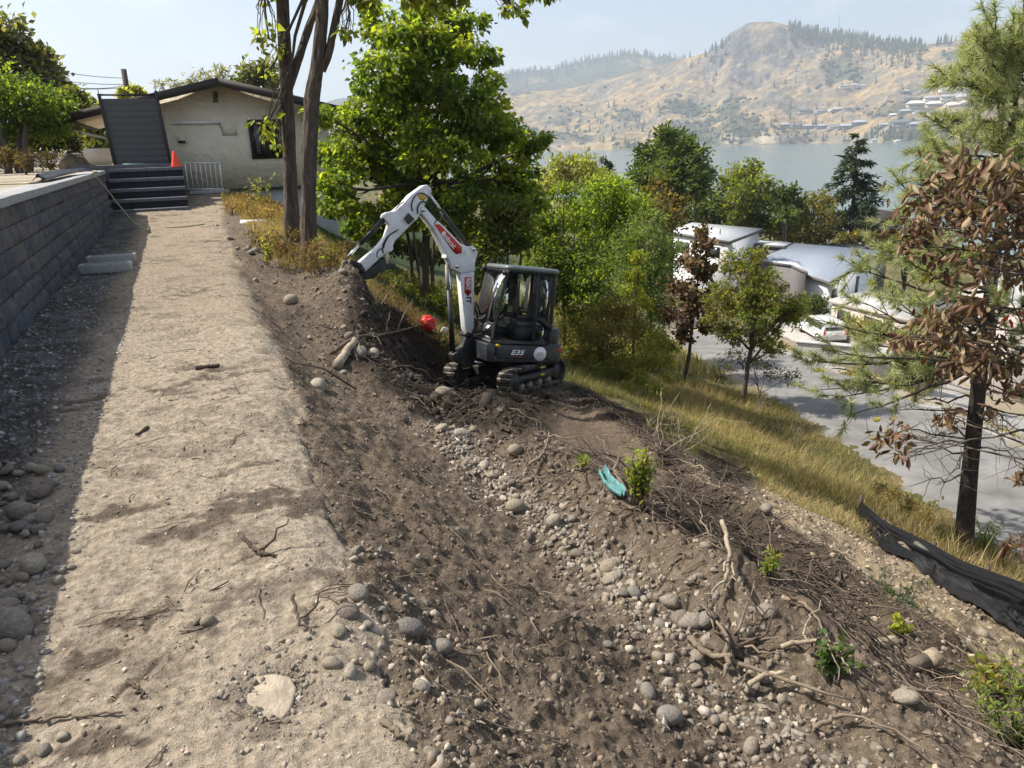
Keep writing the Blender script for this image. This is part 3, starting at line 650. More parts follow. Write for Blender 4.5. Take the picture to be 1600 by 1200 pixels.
for sgn in (-1, 1):
    x1 = 4.25; mb = MB()
    a = np.array([sgn*x1, apx+.02-sl_*x1]); n_ = np.array([sgn*sl_, 1])/math.hypot(sl_, 1)
    pl = [(0, apx+.02), (a[0], a[1]), (a[0], a[1]+.10), (0, apx+.12)]
    mb.prism(pl, (0, 4.3, 0), (1, 0, 0), (0, 0, 1), (0, 1, 0), 10.2); rf = mb.build('roof', M['shingle'], hs)
    mb = MB(); pl = [(sgn*.0, apx+.15), (a[0]*1.01, a[1]+.13), (a[0]*1.01, a[1]-.12), (0, apx-.10)]
    mb.prism(pl, (0, -.83, 0), (1, 0, 0), (0, 0, 1), (0, 1, 0), .06); mb.build('fascia', M['fascia'], hs)
    mb = MB(); pl = [(sgn*.02, apx-.015), (a[0]*.99, a[1]-.015), (a[0]*.99, a[1]+.01), (sgn*.02, apx+.01)]
    mb.prism(pl, (0, 4.3, 0), (1, 0, 0), (0, 0, 1), (0, 1, 0), 10.1); mb.build('soffit', M['soffit'], hs)
    mb = MB(); mb.box((sgn*4.27, 4.3, a[1]+.02), (.05, 10.2, .2)); mb.build('eave_board', M['fascia'], hs)
# cream brace frame under the left eave
pts = [HP(117, 187), HP(117, 200), HP(122, 206), HP(168, 217)]
mb = MB(); mb.tube([p+np.array([0, -.55, 0]) for p in pts], .045, 6); mb.build('eave_brace', M['cream'], hs)
# gable vent, window, conduit, blocked panel, wall lamp
def rect_at(name, x0, y0, x1, y1, mat, d=.05, par=hs, off=0):
    a, b = HP(x0, y0), HP(x1, y1); mb = MB(); mb.box(((a[0]+b[0])/2, -d/2+.01-off, (a[2]+b[2])/2), (abs(b[0]-a[0]), d, abs(a[2]-b[2]))); return mb.build(name, mat, par)
v_ = rect_at('gable_vent', 331, 142, 342, 161, M['cream'], .05)
for i in range(5): rect_at('vent_slat', 332.5, 144+i*3.3, 340.5, 146.5+i*3.3, M['fascia'], .02, v_, .045)
wn = rect_at('window', 386, 187, 446, 247, M['fascia'], .06)
rect_at('pane', 391, 191, 415, 243, M['window'], .02, wn, .055); rect_at('pane', 419, 191, 443, 243, M['window'], .02, wn, .055)
rect_at('curtain', 396, 196, 408, 240, M['wall_grey'], .012, wn, .076)
a, b = HP(268, 192), HP(343, 191); mb = MB(); mb.tube([a+[0, -.06, 0], b+[0, -.06, 0]], .045, 8); mb.build('conduit', M['white'], hs)
rect_at('patched_panel', 344, 192, 371, 211, M['stucco'], .045)
l_ = rect_at('wall_lamp', 276, 213, 291, 224, M['cream'], .14); rect_at('lamp_slot', 278, 220, 290, 223.5, M['ink'], .02, l_, .14)
mb = MB(); mb.tube(wiggle(HP(343, 192)+[0, -.03, 0], HP(350, 208)+[0, -.03, 0], 8, .015, 3), .008, 5); mb.build('cable', M['ink'], hs)

# white railing panel leaning by the steps, slab under it
rl = thing('railing_panel', 'white metal railing panel leaning by the stucco wall right of the steps', 'railing', (.85, 25.4, .47), (rad(-6), 0, 0))
for z_ in (.03, .83):
    mb = MB(); mb.box((0, 0, z_), (1.05, .03, .03)); mb.build('rail', M['white'], rl)
for i in range(8):
    mb = MB(); mb.box((-.50+i*.143, 0, .43), (.018 if 0 < i < 7 else .03, .018, .80)); mb.build('bar', M['white'], rl)
rl.rotation_euler = (rad(-6), rad(2), 0)
mb = MB(); mb.box((0, 0, 0), (1.15, .5, .09)); sb = mb.build('concrete_slab', M['concrete'], bevel=.01, loc=(.95, 25.2, .42)); tag(sb, 'flat mossy concrete slab lying below the white railing panel', 'slab')
# drain boxes
def channel(loc, rz, label):
    t = thing('concrete_planter', label, 'planter', loc, (0, 0, rz), 'concrete boxes below the block wall')
    Lc, Wc, Hc, th = .68, .20, .13, .03; mb = MB(); mb.box((0, 0, .02), (Lc-.06, Wc-.04, .04)); mb.build('bottom', M['concrete'], t)
    mb = MB(); mb.box((0, 0, Hc-.035), (Lc-.1, Wc-.07, .02)); mb.build('fill', M['mud_dark'], t)
    for sg in (-1, 1):
        mb = MB(); mb.prism([(-Lc/2+.03, 0), (Lc/2-.03, 0), (Lc/2, Hc), (-Lc/2, Hc)], (0, sg*(Wc/2-th/2), 0), (1, 0, 0), (0, 0, 1), (0, 1, 0), th); mb.build('side_wall', M['concrete'], t, bevel=.006)
        mb = MB(); mb.box((sg*(Lc/2-.028), 0, Hc/2+.002), (.05, Wc-2*th, Hc)); mb.build('end_wall', M['concrete'], t, bevel=.006)
    return t
M['mud_dark'] = principled('dark_wet_soil', (.06, .055, .05), .95, var=.4, vscale=30, bump=.5, bscale=60)
p = on_z(176, 412, 0); q = on_z(170, 424, 0)
channel((p[0], p[1]+.05, .0), rad(-4), 'long grey concrete box on the gravel, the one farther up the path')
channel((q[0]-.02, q[1]-.05, .0), rad(-7), 'long grey concrete box on the gravel, the one nearer the camera')
# white plastic pipe on the bank
p = hd(377, 353, 17.6); q = hd(416, 351, 17.4)
p[2] = zt1(p[0], p[1])+.06; q[2] = zt1(q[0], q[1])+.06
mb = MB(); mb.tube([p, q], .055, 12); tag(mb.build('drain_pipe', M['white'], smooth=False), 'short white plastic pipe lying in the dry grass past the steps', 'pipe')

# hose over the coping, and black cloth
def yard(px, py, z=TERR): return on_z(px, py, z)
hp = [on_z(-40, 288, 1.26), on_z(25, 287, 1.26), on_z(60, 284, 1.27), on_z(95, 271, 1.29), on_z(125, 267, 1.29), on_z(140, 267, 1.28)]
hp += [np.array([WALL_X+.02, hp[-1][1]-.3, 1.265]), np.array([WALL_X+.07, hp[-1][1]-.8, 1.17])]
h2_ = [hd(172, 285, 17.0), hd(190, 308, 17.2), hd(210, 331, 17.4)]
hp = hp[:-1]+[np.array([WALL_X+.05, 17.9, 1.24])]
g = [on_z(232, 349, .03), on_z(262, 354, .03), on_z(288, 354, .03), on_z(320, 350, .04)]
mid = [np.array([WALL_X+.22, 17.8, 1.0]), np.array([WALL_X+.42, 17.7, .62]), np.array([WALL_X+.66, 17.5, .25]), np.array([WALL_X+.9, 17.35, .08])]
g0 = g[0]; ctrl = hp+mid+g
def spline(P, n=10):
    P = [np.asarray(p, float) for p in P]; P = [2*P[0]-P[1]]+P+[2*P[-1]-P[-2]]; o = []
    for i in range(1, len(P)-2):
        for t in np.linspace(0, 1, n, endpoint=False):
            a, b, c, d = P[i-1:i+3]; o.append(.5*((2*b)+(c-a)*t+(2*a-5*b+4*c-d)*t*t+(3*b-a-3*c+d)*t**3))
    o.append(P[-2]); return np.array(o)
mb = MB(); mb.tube(spline(ctrl, 8), .014, 7); tag(mb.build('garden_hose', M['hose'], smooth=True), 'olive garden hose draped over the wall coping and down across the path', 'hose')
q = [on_z(60, 284, 1.27), on_z(80, 277, 1.28), on_z(98, 272, 1.29), on_z(118, 270, 1.29), on_z(140, 269, 1.28)]
sp = spline(q, 8); V = []; n_ = len(sp)
for i, p in enumerate(sp):
    w_ = .05+.16*math.sin(math.pi*i/(n_-1))**.6
    for k in range(9):
        u = k/8-.5; V.append(p+np.array([u*2*w_, .12*u, .02+.10*abs(vn(i*.5, k*.9, 3))*(1-4*u*u)]))
V = np.array(V); o = obj('ground_cloth', V, fnormal_up(grid_faces(n_, 9), V), M['fabric'], smooth=True); tag(o, 'crumpled black cloth lying along the wall coping', 'cloth')
mo = o.modifiers.new('solid', 'SOLIDIFY'); mo.thickness = .006
# spare bucket in the yard
bk = thing('digger_bucket', 'spare rusty grey digger bucket resting on the yard behind the coping', 'digger bucket', tuple(on_z(120, 266, TERR)+np.array([-.15, 1.2, 0])), (0, 0, rad(-12)))
prof_ = [(-.36, .10), (-.33, .02), (-.2, -.0), (.15, .0), (.34, .02), (.40, .10), (.30, .20), (.20, .40), (.05, .46), (-.10, .42), (-.30, .22)]
for sg in (-1, 1):
    mb = MB(); mb.prism(prof_, (0, sg*.27, 0), (1, 0, 0), (0, 0, 1), (0, 1, 0), .02); mb.build('side_plate', M['steel'], bk, bevel=.004)
sh = prof_[5:]+prof_[:4]; mb = MB()
for (a0, b0), (a1, b1) in zip(sh[:-1], sh[1:]):
    d = np.array([a1-a0, b1-b0]); ln = np.hypot(*d); nn = np.array([-d[1], d[0]])/ln*.012
    mb.prism([(a0-nn[0], b0-nn[1]), (a1-nn[0], b1-nn[1]), (a1+nn[0], b1+nn[1]), (a0+nn[0], b0+nn[1])], (0, 0, 0), (1, 0, 0), (0, 0, 1), (0, 1, 0), .53)
mb.build('shell', M['steel'], bk)
mb = MB(); mb.tube([(-.36, -.28, .14), (-.36, .28, .14)], .075, 14); mb.build('lip_tube', M['cream'], bk, smooth=False)
for sg in (-1, 1):
    mb = MB(); mb.prism([(-.25, .25), (-.05, .42), (-.02, .55), (-.12, .56), (-.3, .34)], (0, sg*.1, 0), (1, 0, 0), (0, 0, 1), (0, 1, 0), .03); mb.build('hanger_ear', M['steel'], bk)
mb = MB(); mb.tube([(-.08, -.14, .52), (-.08, .14, .52)], .025, 8); mb.tube([(-.2, -.14, .38), (-.2, .14, .38)], .025, 8); mb.build('pin', M['black_metal'], bk)
for i in range(4):
    mb = MB(); mb.box((.42, -.21+i*.14, .10), (.14, .05, .04)); mb.build('tooth', M['steel'], bk)
# leaning white trimmed post
pp = on_z(82, 264, TERR)
lp = thing('board_pair', 'short black and white trim board standing upright in the yard', 'board', (pp[0], pp[1], TERR), (0, rad(-5), 0))
mb = MB(); mb.box((.0, 0, .43), (.10, .03, .86)); mb.build('white_face', M['white'], lp); mb = MB(); mb.box((-.085, .02, .41), (.06, .05, .82)); mb.build('black_edge', M['black_post'], lp)
# low pale garage slab/wall beyond the yard and small green tray under the screen
mb = MB(); mb.box((0, 0, 0), (4.6, .12, .62)); o = mb.build('garden_wall', M['white'], loc=(-4.4, 33, 1.55)); tag(o, 'low white garden wall behind the spare bucket', 'wall')
M['green_tray'] = principled('green_tray', (.10, .30, .20), .5)
mb = MB(); mb.box((0, 0, .0), (.62, .3, .05)); mb.box((0, 0, .03), (.5, .2, .05)); o = mb.build('plastic_tray', M['green_tray'], loc=(-1.02, 24.0, 1.31)); tag(o, 'flat green plastic tray lying under the privacy screen', 'tray')
# pole and wires
pb = hd(196, 140, 46); tp = hd(193, 108, 46)
po = thing('utility_pole', 'dark timber utility pole rising behind the privacy screen', 'utility pole', (pb[0], pb[1], 1.2))
mb = MB(); mb.tube([(0, 0, 0), (tp[0]-pb[0], 0, tp[2]-1.2)], [.17, .14], 10); mb.build('pole', M['wood_dark'], po)
for k, (x0, y0, x1, y1, dz) in enumerate([(-60, 95, 194, 132, .25), (-60, 70, 193, 122, .3), (-60, 118, 194, 137, .25), (60, 128, 194, 134, .2)]):
    a = hd(x0, y0, 40); b = hd(x1, y1, 46); t = np.linspace(0, 1, 20)[:, None]; P = a*(1-t)+b*t; P[:, 2] -= (4*t*(1-t))[:, 0]*dz
    mb = MB(); mb.tube(P, .014, 4); o = mb.build('power_line', M['ink']); tag(o, ['power line slung lowest but one left of the utility pole', 'uppermost power line left of the utility pole', 'lowest power line left of the utility pole', 'short power line between hedge trees and the utility pole'][k], 'power line', 'wires running to the utility pole')
# ------------------------------------------------------------------ excavator
UP = heading(HOUSE_A, 10, 5); BMF = heading(60, 10, 5)
def mat4(fr, loc, sc=1.0):
    f, l, u = fr; return Matrix(((f[0]*sc, l[0]*sc, u[0]*sc, loc[0]), (f[1]*sc, l[1]*sc, u[1]*sc, loc[1]), (f[2]*sc, l[2]*sc, u[2]*sc, loc[2]), (0, 0, 0, 1)))
ex = thing('excavator', 'white and charcoal compact excavator with glazed cab digging on the slope', 'excavator')
ex.matrix_world = mat4(UP, EX, EXS); EXI = np.array(ex.matrix_world.inverted())
def to_local(P): P = np.asarray(P, float); return P@EXI[:3, :3].T+EXI[:3, 3]
# tracks, in their own frame
def trk(P): P = np.asarray(P, float); return to_local(EX+EXS*(P[..., :1]*TRK[0]+P[..., 1:2]*TRK[1]+P[..., 2:3]*TRK[2]))
class TMB(MB):
    def build(s, *a, **k): s.v = [trk(v) for v in s.v]; return MB.build(s, *a, **k)
for sg, nm in ((1, 'near'), (-1, 'far')):
    yc = sg*.71; R_, Lh = .235, .80; W_ = .32
    tr = TMB(); n = 14; prof_ = []
    for i in range(n+1): a = -math.pi/2+math.pi*i/n; prof_.append((Lh+R_*math.cos(a), R_+.01+R_*math.sin(a)))
    for i in range(n+1): a = math.pi/2+math.pi*i/n; prof_.append((-Lh+R_*math.cos(a), R_+.01+R_*math.sin(a)))
    V = []; k = len(prof_)
    for (x, z) in prof_:
        d = np.array([x-np.clip(x, -Lh, Lh), z-R_-.01]); d = d/np.hypot(*d); xi, zi = np.array([x, z])-d*.035
        V += [(x, yc-W_/2, z), (x, yc+W_/2, z), (xi, yc+W_/2, zi), (xi, yc-W_/2, zi)]
    F = []
    for i in range(k):
        a, b = i*4, ((i+1) % k)*4
        for c in range(4): F.append((a+c, a+(c+1) % 4, b+(c+1) % 4, b+c))
    tr.add(V, [f[::-1] for f in F]); tk = tr.build('track', M['rubber'], ex)
    # grouser bars
    per = []
    for i in range(k):
        a, b = np.array(prof_[i]), np.array(prof_[(i+1) % k]); ln = np.hypot(*(b-a)); m_ = max(1, int(ln/.09))
        for j in range(m_): per.append((a+(b-a)*(j+.5)/m_, (b-a)/ln))
    for q, (c, d) in enumerate(per):
        g_ = TMB(); nx = np.array([d[1], -d[0]]); c2 = c+nx*.012
        g_.box((c2[0], yc, c2[1]), (.045, W_, .03), np.array([[d[0], 0, nx[0]], [0, 1, 0], [d[1], 0, nx[1]]])); g_.build('grouser', M['mud'] if (q*7) % 5 < 2 else M['rubber'], tk)
    fr_ = TMB(); fr_.box((0, yc, .24), (1.45, .20, .17)); fr_.build('track_frame', M['black_metal'], ex)
    for x in (-.8, .8):
        V, F = lathe([(.001, -.11), (.17, -.11), (.18, -.09), (.18, .09), (.17, .11), (.001, .11)], 20); V = np.array(V)[:, [0, 2, 1]]+np.array([x, yc, R_+.01])
        w_ = TMB(); w_.add(V, F); w_.build('sprocket' if x < 0 else 'idler', M['black_metal'], ex)
    for x in (-.45, -.1, .25, .55):
        V, F = lathe([(.001, -.12), (.075, -.12), (.075, .12), (.001, .12)], 12); V = np.array(V)[:, [0, 2, 1]]+np.array([x, yc, .10]); w_ = TMB(); w_.add(V, F); w_.build('roller', M['mud'], ex)
    yl = TMB(); yl.box((-.2, yc+sg*.105, .25), (.14, .01, .05)); yl.build('track_label', M['yellow'], ex)
c_ = TMB(); c_.box((0, 0, .34), (1.0, 1.15, .2)); c_.build('undercarriage', M['black_metal'], ex, bevel=.02)
V, F = lathe([(.42, .42), (.42, .6)], 24); c_ = TMB(); c_.add(V, F); c_.build('slew_ring', M['black_metal'], ex)

# upper body: rounded plan
def plan(z0, z1, x0, x1, y0, y1, rr=.5, rf=.12, inset=0):
    P = []
    for cx, cy, a0, r in ((x0+rr, y1-rr, 90, rr), (x0+rr, y0+rr, 180, rr), (x1-rf, y0+rf, 270, rf), (x1-rf, y1-rf, 0, rf)):
        for k in range(7): a = rad(a0+k*15); P.append((cx+(r-inset)*math.cos(a), cy+(r-inset)*math.sin(a)))
    return P
def slab(name, P, z0, z1, mat, bev=.02):
    mb = MB(); mb.prism(P, (0, 0, (z0+z1)/2), (1, 0, 0), (0, 1, 0), (0, 0, 1), z1-z0); return mb.build(name, mat, ex, bevel=bev)
slab('deck', plan(0, 0, -.86, .82, -.80, .80, .42, .06), .60, .72, M['paint_dark'])
bd_ = slab('side_panel', plan(0, 0, -.86, .70, -.80, .82, .40, .10), .66, .965, M['paint_dark'], .03)
mb = MB(); mb.prism([(.70, .60), (.86, .60), (.90, .96), (.70, .96)], (0, .36, 0), (1, 0, 0), (0, 0, 1), (0, 1, 0), .90); mb.build('front_panel', M['paint_dark'], ex, bevel=.02)
slab('counterweight', plan(0, 0, -.93, -.50, -.80, .80, .30, .02), .62, 1.0, M['paint_dark'], .03)
slab('engine_cover', plan(0, 0, -.90, -.56, -.78, .72, .30, .02), .99, 1.30, M['paint_dark'], .05)
slab('tank_cover', plan(0, 0, -.56, .62, -.80, -.30, .05, .15), .965, 1.36, M['paint_dark'], .05)
mb = MB(); mb.box((-.80, .76, .88), (.10, .02, .05)); mb.build('tail_light', M['red_plastic'], ex); 
mb = MB(); mb.box((.66, .826, .935), (.09, .012, .06)); mb.build('warning_label', M['yellow'], ex)
mb = MB(); mb.tube([(-.30, .835, .79), (-.30, .842, .79)], .145, 28); dk = mb.build('round_sticker', M['white'], ex)
# step plate on the door side
mb = MB(); mb.box((.12, .79, .99), (1.05, .12, .03)); mb.build('sill', M['black_metal'], ex, bevel=.006)
# cab
CX0, CX1, CY0, CY1, CZ0, CZ1 = -.56, .50, -.24, .78, .96, 2.47
def bar(name, pts, r=.035, mat='black_metal', sec=4):
    mb = MB(); mb.tube(pts, r, sec); return mb.build(name, M[mat], ex, bevel=.008)
fb = .80                                  # cab floor nose
for y in (CY1-.03, CY0+.03):
    bar('front_pillar', [(fb-.03, y, CZ0), (fb-.05, y, 1.25), (CX1+.04, y, CZ1-.05)], .040)
    bar('rear_pillar', [(CX0+.03, y, CZ0), (CX0+.03, y, CZ1-.05)], .050)
    bar('door_pillar', [(-.16, y, CZ0), (-.13, y, CZ1-.06)], .042)
    bar('roof_rail', [(CX1+.04, y, CZ1-.06), (CX0+.03, y, CZ1-.06)], .05)
    bar('sill_rail', [(fb-.03, y, CZ0+.03), (CX0+.03, y, CZ0+.03)], .045)
for x, z in ((CX1+.04, CZ1-.06), (CX0+.03, CZ1-.06), (CX0+.03, CZ0+.03), (fb-.03, CZ0+.03)):
    bar('cross_rail', [(x, CY0+.03, z), (x, CY1-.03, z)], .045)
bar('side_rail', [(-.14, CY1-.02, 1.50), (CX0+.03, CY1-.02, 1.36)], .035)
bar('side_rail', [(-.14, CY0+.02, 1.55), (CX0+.03, CY0+.02, 1.55)], .03)
bar('front_rail', [(fb-.06, CY0+.03, 1.35), (fb-.06, CY1-.03, 1.35)], .02)
# roof with raised ribs
rp = plan(0, 0, CX0-.07, CX1+.10, CY0-.03, CY1+.03, .14, .14)
mb = MB(); mb.prism(rp, (0, 0, CZ1), (1, 0, 0), (0, 1, 0), (0, 0, 1), .09); M['roof_skylit'] = principled('cab_roof_skylit', (.15, .165, .17), .33, var=.2, vscale=6, coat=.3); rf = mb.build('roof', M['roof_skylit'], ex, bevel=.035)  # dark roof paint lightened to carry the sky's reflection
for i in range(5):
    mb = MB(); mb.box((-.18, CY0+.16+i*.17, CZ1+.05), (.62, .05, .016)); mb.build('rib', M['roof_skylit'], rf, bevel=.006)
M['hatch_glass'] = principled('tinted_roof_hatch', (.09, .14, .125), .12, spec=.7)
mb = MB(); mb.box((.36, (CY0+CY1)/2, CZ1+.047), (.30, .74, .014)); mb.build('roof_hatch', M['hatch_glass'], rf, bevel=.004)
# panes
def pane(name, q, par=ex):
    q = np.array(q); n_ = np.cross(q[1]-q[0], q[2]-q[0]); n_ = n_/np.linalg.norm(n_)*.003
    mb = MB(); mb.add(np.vstack([q-n_, q+n_]), [(0, 1, 2, 3), (7, 6, 5, 4), (0, 4, 5, 1), (1, 5, 6, 2), (2, 6, 7, 3), (3, 7, 4, 0)]); return mb.build(name, M['glass'], par)
pane('windscreen', [(fb-.06, CY0+.06, 1.37), (fb-.06, CY1-.06, 1.37), (CX1+.05, CY1-.06, CZ1-.1), (CX1+.05, CY0+.06, CZ1-.1)])
pane('lower_windscreen', [(fb-.03, CY0+.06, CZ0+.08), (fb-.03, CY1-.06, CZ0+.08), (fb-.05, CY1-.06, 1.33), (fb-.05, CY0+.06, 1.33)])
pane('side_pane', [(-.20, CY1-.02, 1.02), (CX0+.1, CY1-.02, 1.02), (CX0+.1, CY1-.02, 1.34), (-.20, CY1-.02, 1.46)])
pane('side_pane', [(-.20, CY1-.02, 1.54), (CX0+.1, CY1-.02, 1.42), (CX0+.1, CY1-.02, CZ1-.12), (-.20, CY1-.02, CZ1-.12)])
pane('far_pane', [(-.18, CY0+.02, 1.2), (fb-.1, CY0+.02, 1.2), (CX1, CY0+.02, CZ1-.12), (-.18, CY0+.02, CZ1-.12)])
pane('far_pane', [(-.20, CY0+.02, 1.58), (CX0+.1, CY0+.02, 1.58), (CX0+.1, CY0+.02, CZ1-.12), (-.20, CY0+.02, CZ1-.12)])
pane('rear_pane', [(CX0+.02, CY0+.1, 1.35), (CX0+.02, CY1-.1, 1.35), (CX0+.02, CY1-.1, CZ1-.12), (CX0+.02, CY0+.1, CZ1-.12)])
mb = MB(); mb.box(((CX0+.02), (CY0+CY1)/2, 1.15), (.03, .9, .36)); mb.build('rear_wall', M['black_metal'], ex)
mb = MB(); mb.box((.12, CY0+.03, 1.08), (1.3, .03, .26)); mb.build('inner_wall', M['black_metal'], ex)
# door, swung back flat along the side
mb = MB(); mb.tube([(.42, CY1+.035, 1.35), (.40, CY1+.05, 1.8), (.36, CY1+.04, 1.9)], .012, 6); mb.build('grab_handle', M['black_metal'], ex)
mb = MB(); mb.tube([(-.30, CY1+.01, 1.55), (-.28, CY1+.045, 1.95), (-.34, CY1+.045, 2.12)], .012, 6); mb.build('grab_handle', M['black_metal'], ex)
mb = MB(); mb.prism([(-.22, 1.46), (-.50, 1.28), (-.55, 1.36), (-.24, 1.55)], (0, CY1+.05, 0), (1, 0, 0), (0, 0, 1), (0, 1, 0), .06); mb.build('folded_mirror', M['black_metal'], ex, bevel=.015)
mb = MB(); mb.tube([(CX1+.1, CY1, 2.36), (CX1+.16, CY1-.02, 2.36)], .05, 10); mb.build('work_light', M['black_metal'], ex)
mb = MB(); mb.tube([(CX1+.08, CY0, 2.42), (CX1+.14, CY0-.01, 2.42)], .05, 10); mb.build('work_light', M['black_metal'], ex)
mb = MB(); mb.tube([(CX1+.1, .1, 1.40), (CX1+.02, .3, 1.95)], .008, 5); mb.build('wiper', M['black_metal'], ex)
# seat, consoles, levers
M['seat'] = principled('grey_seat_vinyl', (.10, .10, .105), .6)
mb = MB(); mb.box((-.12, .28, 1.36), (.44, .46, .12)); st = mb.build('seat', M['seat'], ex, bevel=.04)
mb = MB(); mb.prism([(-.34, 1.40), (-.26, 1.40), (-.34, 1.98), (-.44, 1.98)], (0, .28, 0), (1, 0, 0), (0, 0, 1), (0, 1, 0), .44); mb.build('seat_back', M['seat'], ex, bevel=.05)
for y in (.0, .56):
    mb = MB(); mb.box((-.02, y, 1.50), (.42, .12, .10)); mb.build('arm_console', M['black_metal'], ex, bevel=.03)
    mb = MB(); mb.tube([(.14, y, 1.55), (.17, y, 1.72)], [.018, .028], 8); mb.build('joystick', M['rubber'], ex)
mb = MB(); mb.box((-.12, .28, 1.15), (.46, .5, .30)); mb.build('seat_base', M['black_metal'], ex)
mb = MB(); mb.box((.12, .28, .975), (1.2, .9, .02)); mb.build('floor_mat', M['mud'], ex)
for y in (.2, .36):
    mb = MB(); mb.tube([(.45, y, .98), (.5, y, 1.40)], .014, 6); mb.box((.47, y, 1.05), (.12, .09, .02)); mb.build('travel_lever', M['black_metal'], ex)
mb = MB(); mb.box((.62, -.12, 1.45), (.12, .10, .30)); mb.build('display', M['black_metal'], ex, bevel=.02)
M['paper'] = principled('paper_note', (.7, .72, .7), .6)
mb = MB(); mb.box((.70, .05, 1.24), (.01, .16, .10)); mb.build('notice', M['paper'], ex); mb = MB(); mb.box((.60, -.1, 1.55), (.14, .12, .05)); mb.build('notice', M['paper'], ex)

# boom and stick: outlines measured in the boom's plane
f0 = EX+EXS*(UP[0]*.98+UP[1]*-.02+UP[2]*.86)
bf, bl_, bu = BMF
def bp(px, py):                         # sight line meets the boom plane -> (along, up) in metres
    d = ray(px, py); t = ((f0-CAM)@bl_)/(d@bl_); P = CAM+t*d-f0; return (float(P@bf), float(P@bu))
def crop(pts): return [bp(510+x/6, 280+y/6) for x, y in pts]
class BMB(MB):                          # built in the boom frame: x forward, y to the left, z up
    def build(s, *a, **k): s.v = [to_local(f0+v[:, :1]*bf+v[:, 1:2]*bl_+v[:, 2:3]*bu) for v in s.v]; return MB.build(s, *a, **k)
A_, B_, N_ = (1, 0, 0), (0, 0, 1), (0, 1, 0)
def plate(name, poly, w, mat, y=0, bev=.012, par=None):
    mb = BMB(); mb.prism(poly, (0, y, 0), A_, B_, N_, w); return mb.build(name, M[mat], par or ex, bevel=bev)
boom_low = crop([(1358, 1396), (1318, 1470), (1282, 1405), (1236, 875), (1366, 860)])
boom_up = crop([(862, 285), (882, 258), (906, 268), (1000, 375), (1075, 440), (1230, 600), (1290, 628), (1352, 628), (1396, 680), (1366, 788), (1367, 858), (1238, 882), (1162, 838), (1128, 760), (1100, 700), (985, 470), (872, 320)])
bm1 = plate('lower_boom', boom_low, .20, 'paint_white'); bm2 = plate('upper_boom', boom_up, .24, 'paint_white')
# red decal with lettering, and the hire firm's label
dec = crop([(985, 424), (1035, 424), (1130, 520), (1243, 640), (1240, 690), (1190, 702), (1150, 665)])
plate('red_decal', dec, .006, 'red', .124, 0)
def text(name, s, pos, dirv, size, mat, y, bold=.0, par=ex, shear=0, upv=None):
    cu = bpy.data.curves.new(name, 'FONT'); cu.body = s; cu.size = size; cu.extrude = .0015; cu.align_x = 'CENTER'; cu.align_y = 'CENTER'; cu.offset = bold; cu.shear = shear
    cu.materials.append(M[mat]); q = bpy.data.objects.new(name, cu); COL.objects.link(q); me = bpy.data.meshes.new_from_object(q.evaluated_get(bpy.context.evaluated_depsgraph_get())); bpy.data.objects.remove(q); me.name = name
    o = link(name, me, par); return o
def place_text(o, P, xd, yd):
    xd = np.asarray(xd)/np.linalg.norm(xd); yd = np.asarray(yd); yd = yd-xd*(yd@xd); yd /= np.linalg.norm(yd); zd = np.cross(xd, yd)
    m4 = Matrix(((xd[0], yd[0], zd[0], P[0]), (xd[1], yd[1], zd[1], P[1]), (xd[2], yd[2], zd[2], P[2]), (0, 0, 0, 1)))
    o.matrix_local = Matrix(EXI.tolist())@m4
def boom_pt(u, y, v): return f0+u*bf+y*bl_+v*bu
# on the left face (seen from +l) the horizontal reading direction is -forward
a = crop([(1050, 480), (1200, 660)]); dv = np.array(a[1])-np.array(a[0]); dw = bf*dv[0]+bu*dv[1]; c = crop([(1118, 570)])[0]
t1_ = text('brand_lettering', 'Bobcat', None, None, .135, 'white', 0, .002); place_text(t1_, boom_pt(c[0], .129, c[1]), dw, np.cross(bl_, dw))
c = crop([(1070, 510)])[0]; pl = [(c[0]+.03*math.cos(t)*(1+.4*(k % 2)), c[1]+.03*math.sin(t)*(1+.4*(k % 2))) for k, t in enumerate(np.linspace(0, 6.283, 9)[:-1])]
plate('brand_emblem', pl, .004, 'white', .128, 0)
rb = crop([(1272, 915), (1335, 915), (1335, 1060), (1303, 1095), (1272, 1060)]); plate('label_border', rb, .005, 'red', .103, 0)
rb2 = crop([(1282, 925), (1326, 925), (1326, 1040), (1282, 1040)]); pass
dn = boom_pt(*(0, 0, 0))*0+(bf*0-bu)
c = crop([(1304, 982)])[0]; tx_ = text('hire_lettering', 'RENT', None, None, .125, 'white', 0, .004); a = crop([(1304, 930), (1304, 1040)]); dv = np.array(a[1])-np.array(a[0]); dw = bf*dv[0]+bu*dv[1]
place_text(tx_, boom_pt(c[0], .1095, c[1]), dw, np.cross(bl_, dw)); tx_.scale = (.78, 1.05, 1)
c = crop([(1308, 1130)])[0]; ty_ = text('hire_lettering', 'IT', None, None, .155, 'ink', 0, .006); place_text(ty_, boom_pt(c[0], .1025, c[1]), dw, np.cross(bl_, dw))
for cc_ in ((1355, 655), (1195, 815), (882, 290)):
    c = crop([cc_])[0]; mb = BMB(); mb.tube([(c[0], -.15, c[1]), (c[0], .15, c[1])], .035, 14); p_ = mb.build('pin', M['chrome'], ex)
plate('stick_bracket', crop([(1128, 690), (1105, 672), (1100, 740), (1135, 745)]), .20, 'paint_white', 0, .006)
stick = crop([(895, 60), (925, 54), (962, 88), (966, 125), (945, 165), (905, 232), (900, 262), (850, 345), (830, 378), (800, 402), (700, 502), (628, 575), (606, 622), (612, 652), (594, 678), (560, 682), (500, 722), (350, 864), (318, 838), (300, 778), (480, 622), (545, 540), (578, 430), (520, 360), (530, 330), (560, 312), (620, 300), (700, 232), (770, 150)])
plate('stick', stick, .20, 'paint_white')
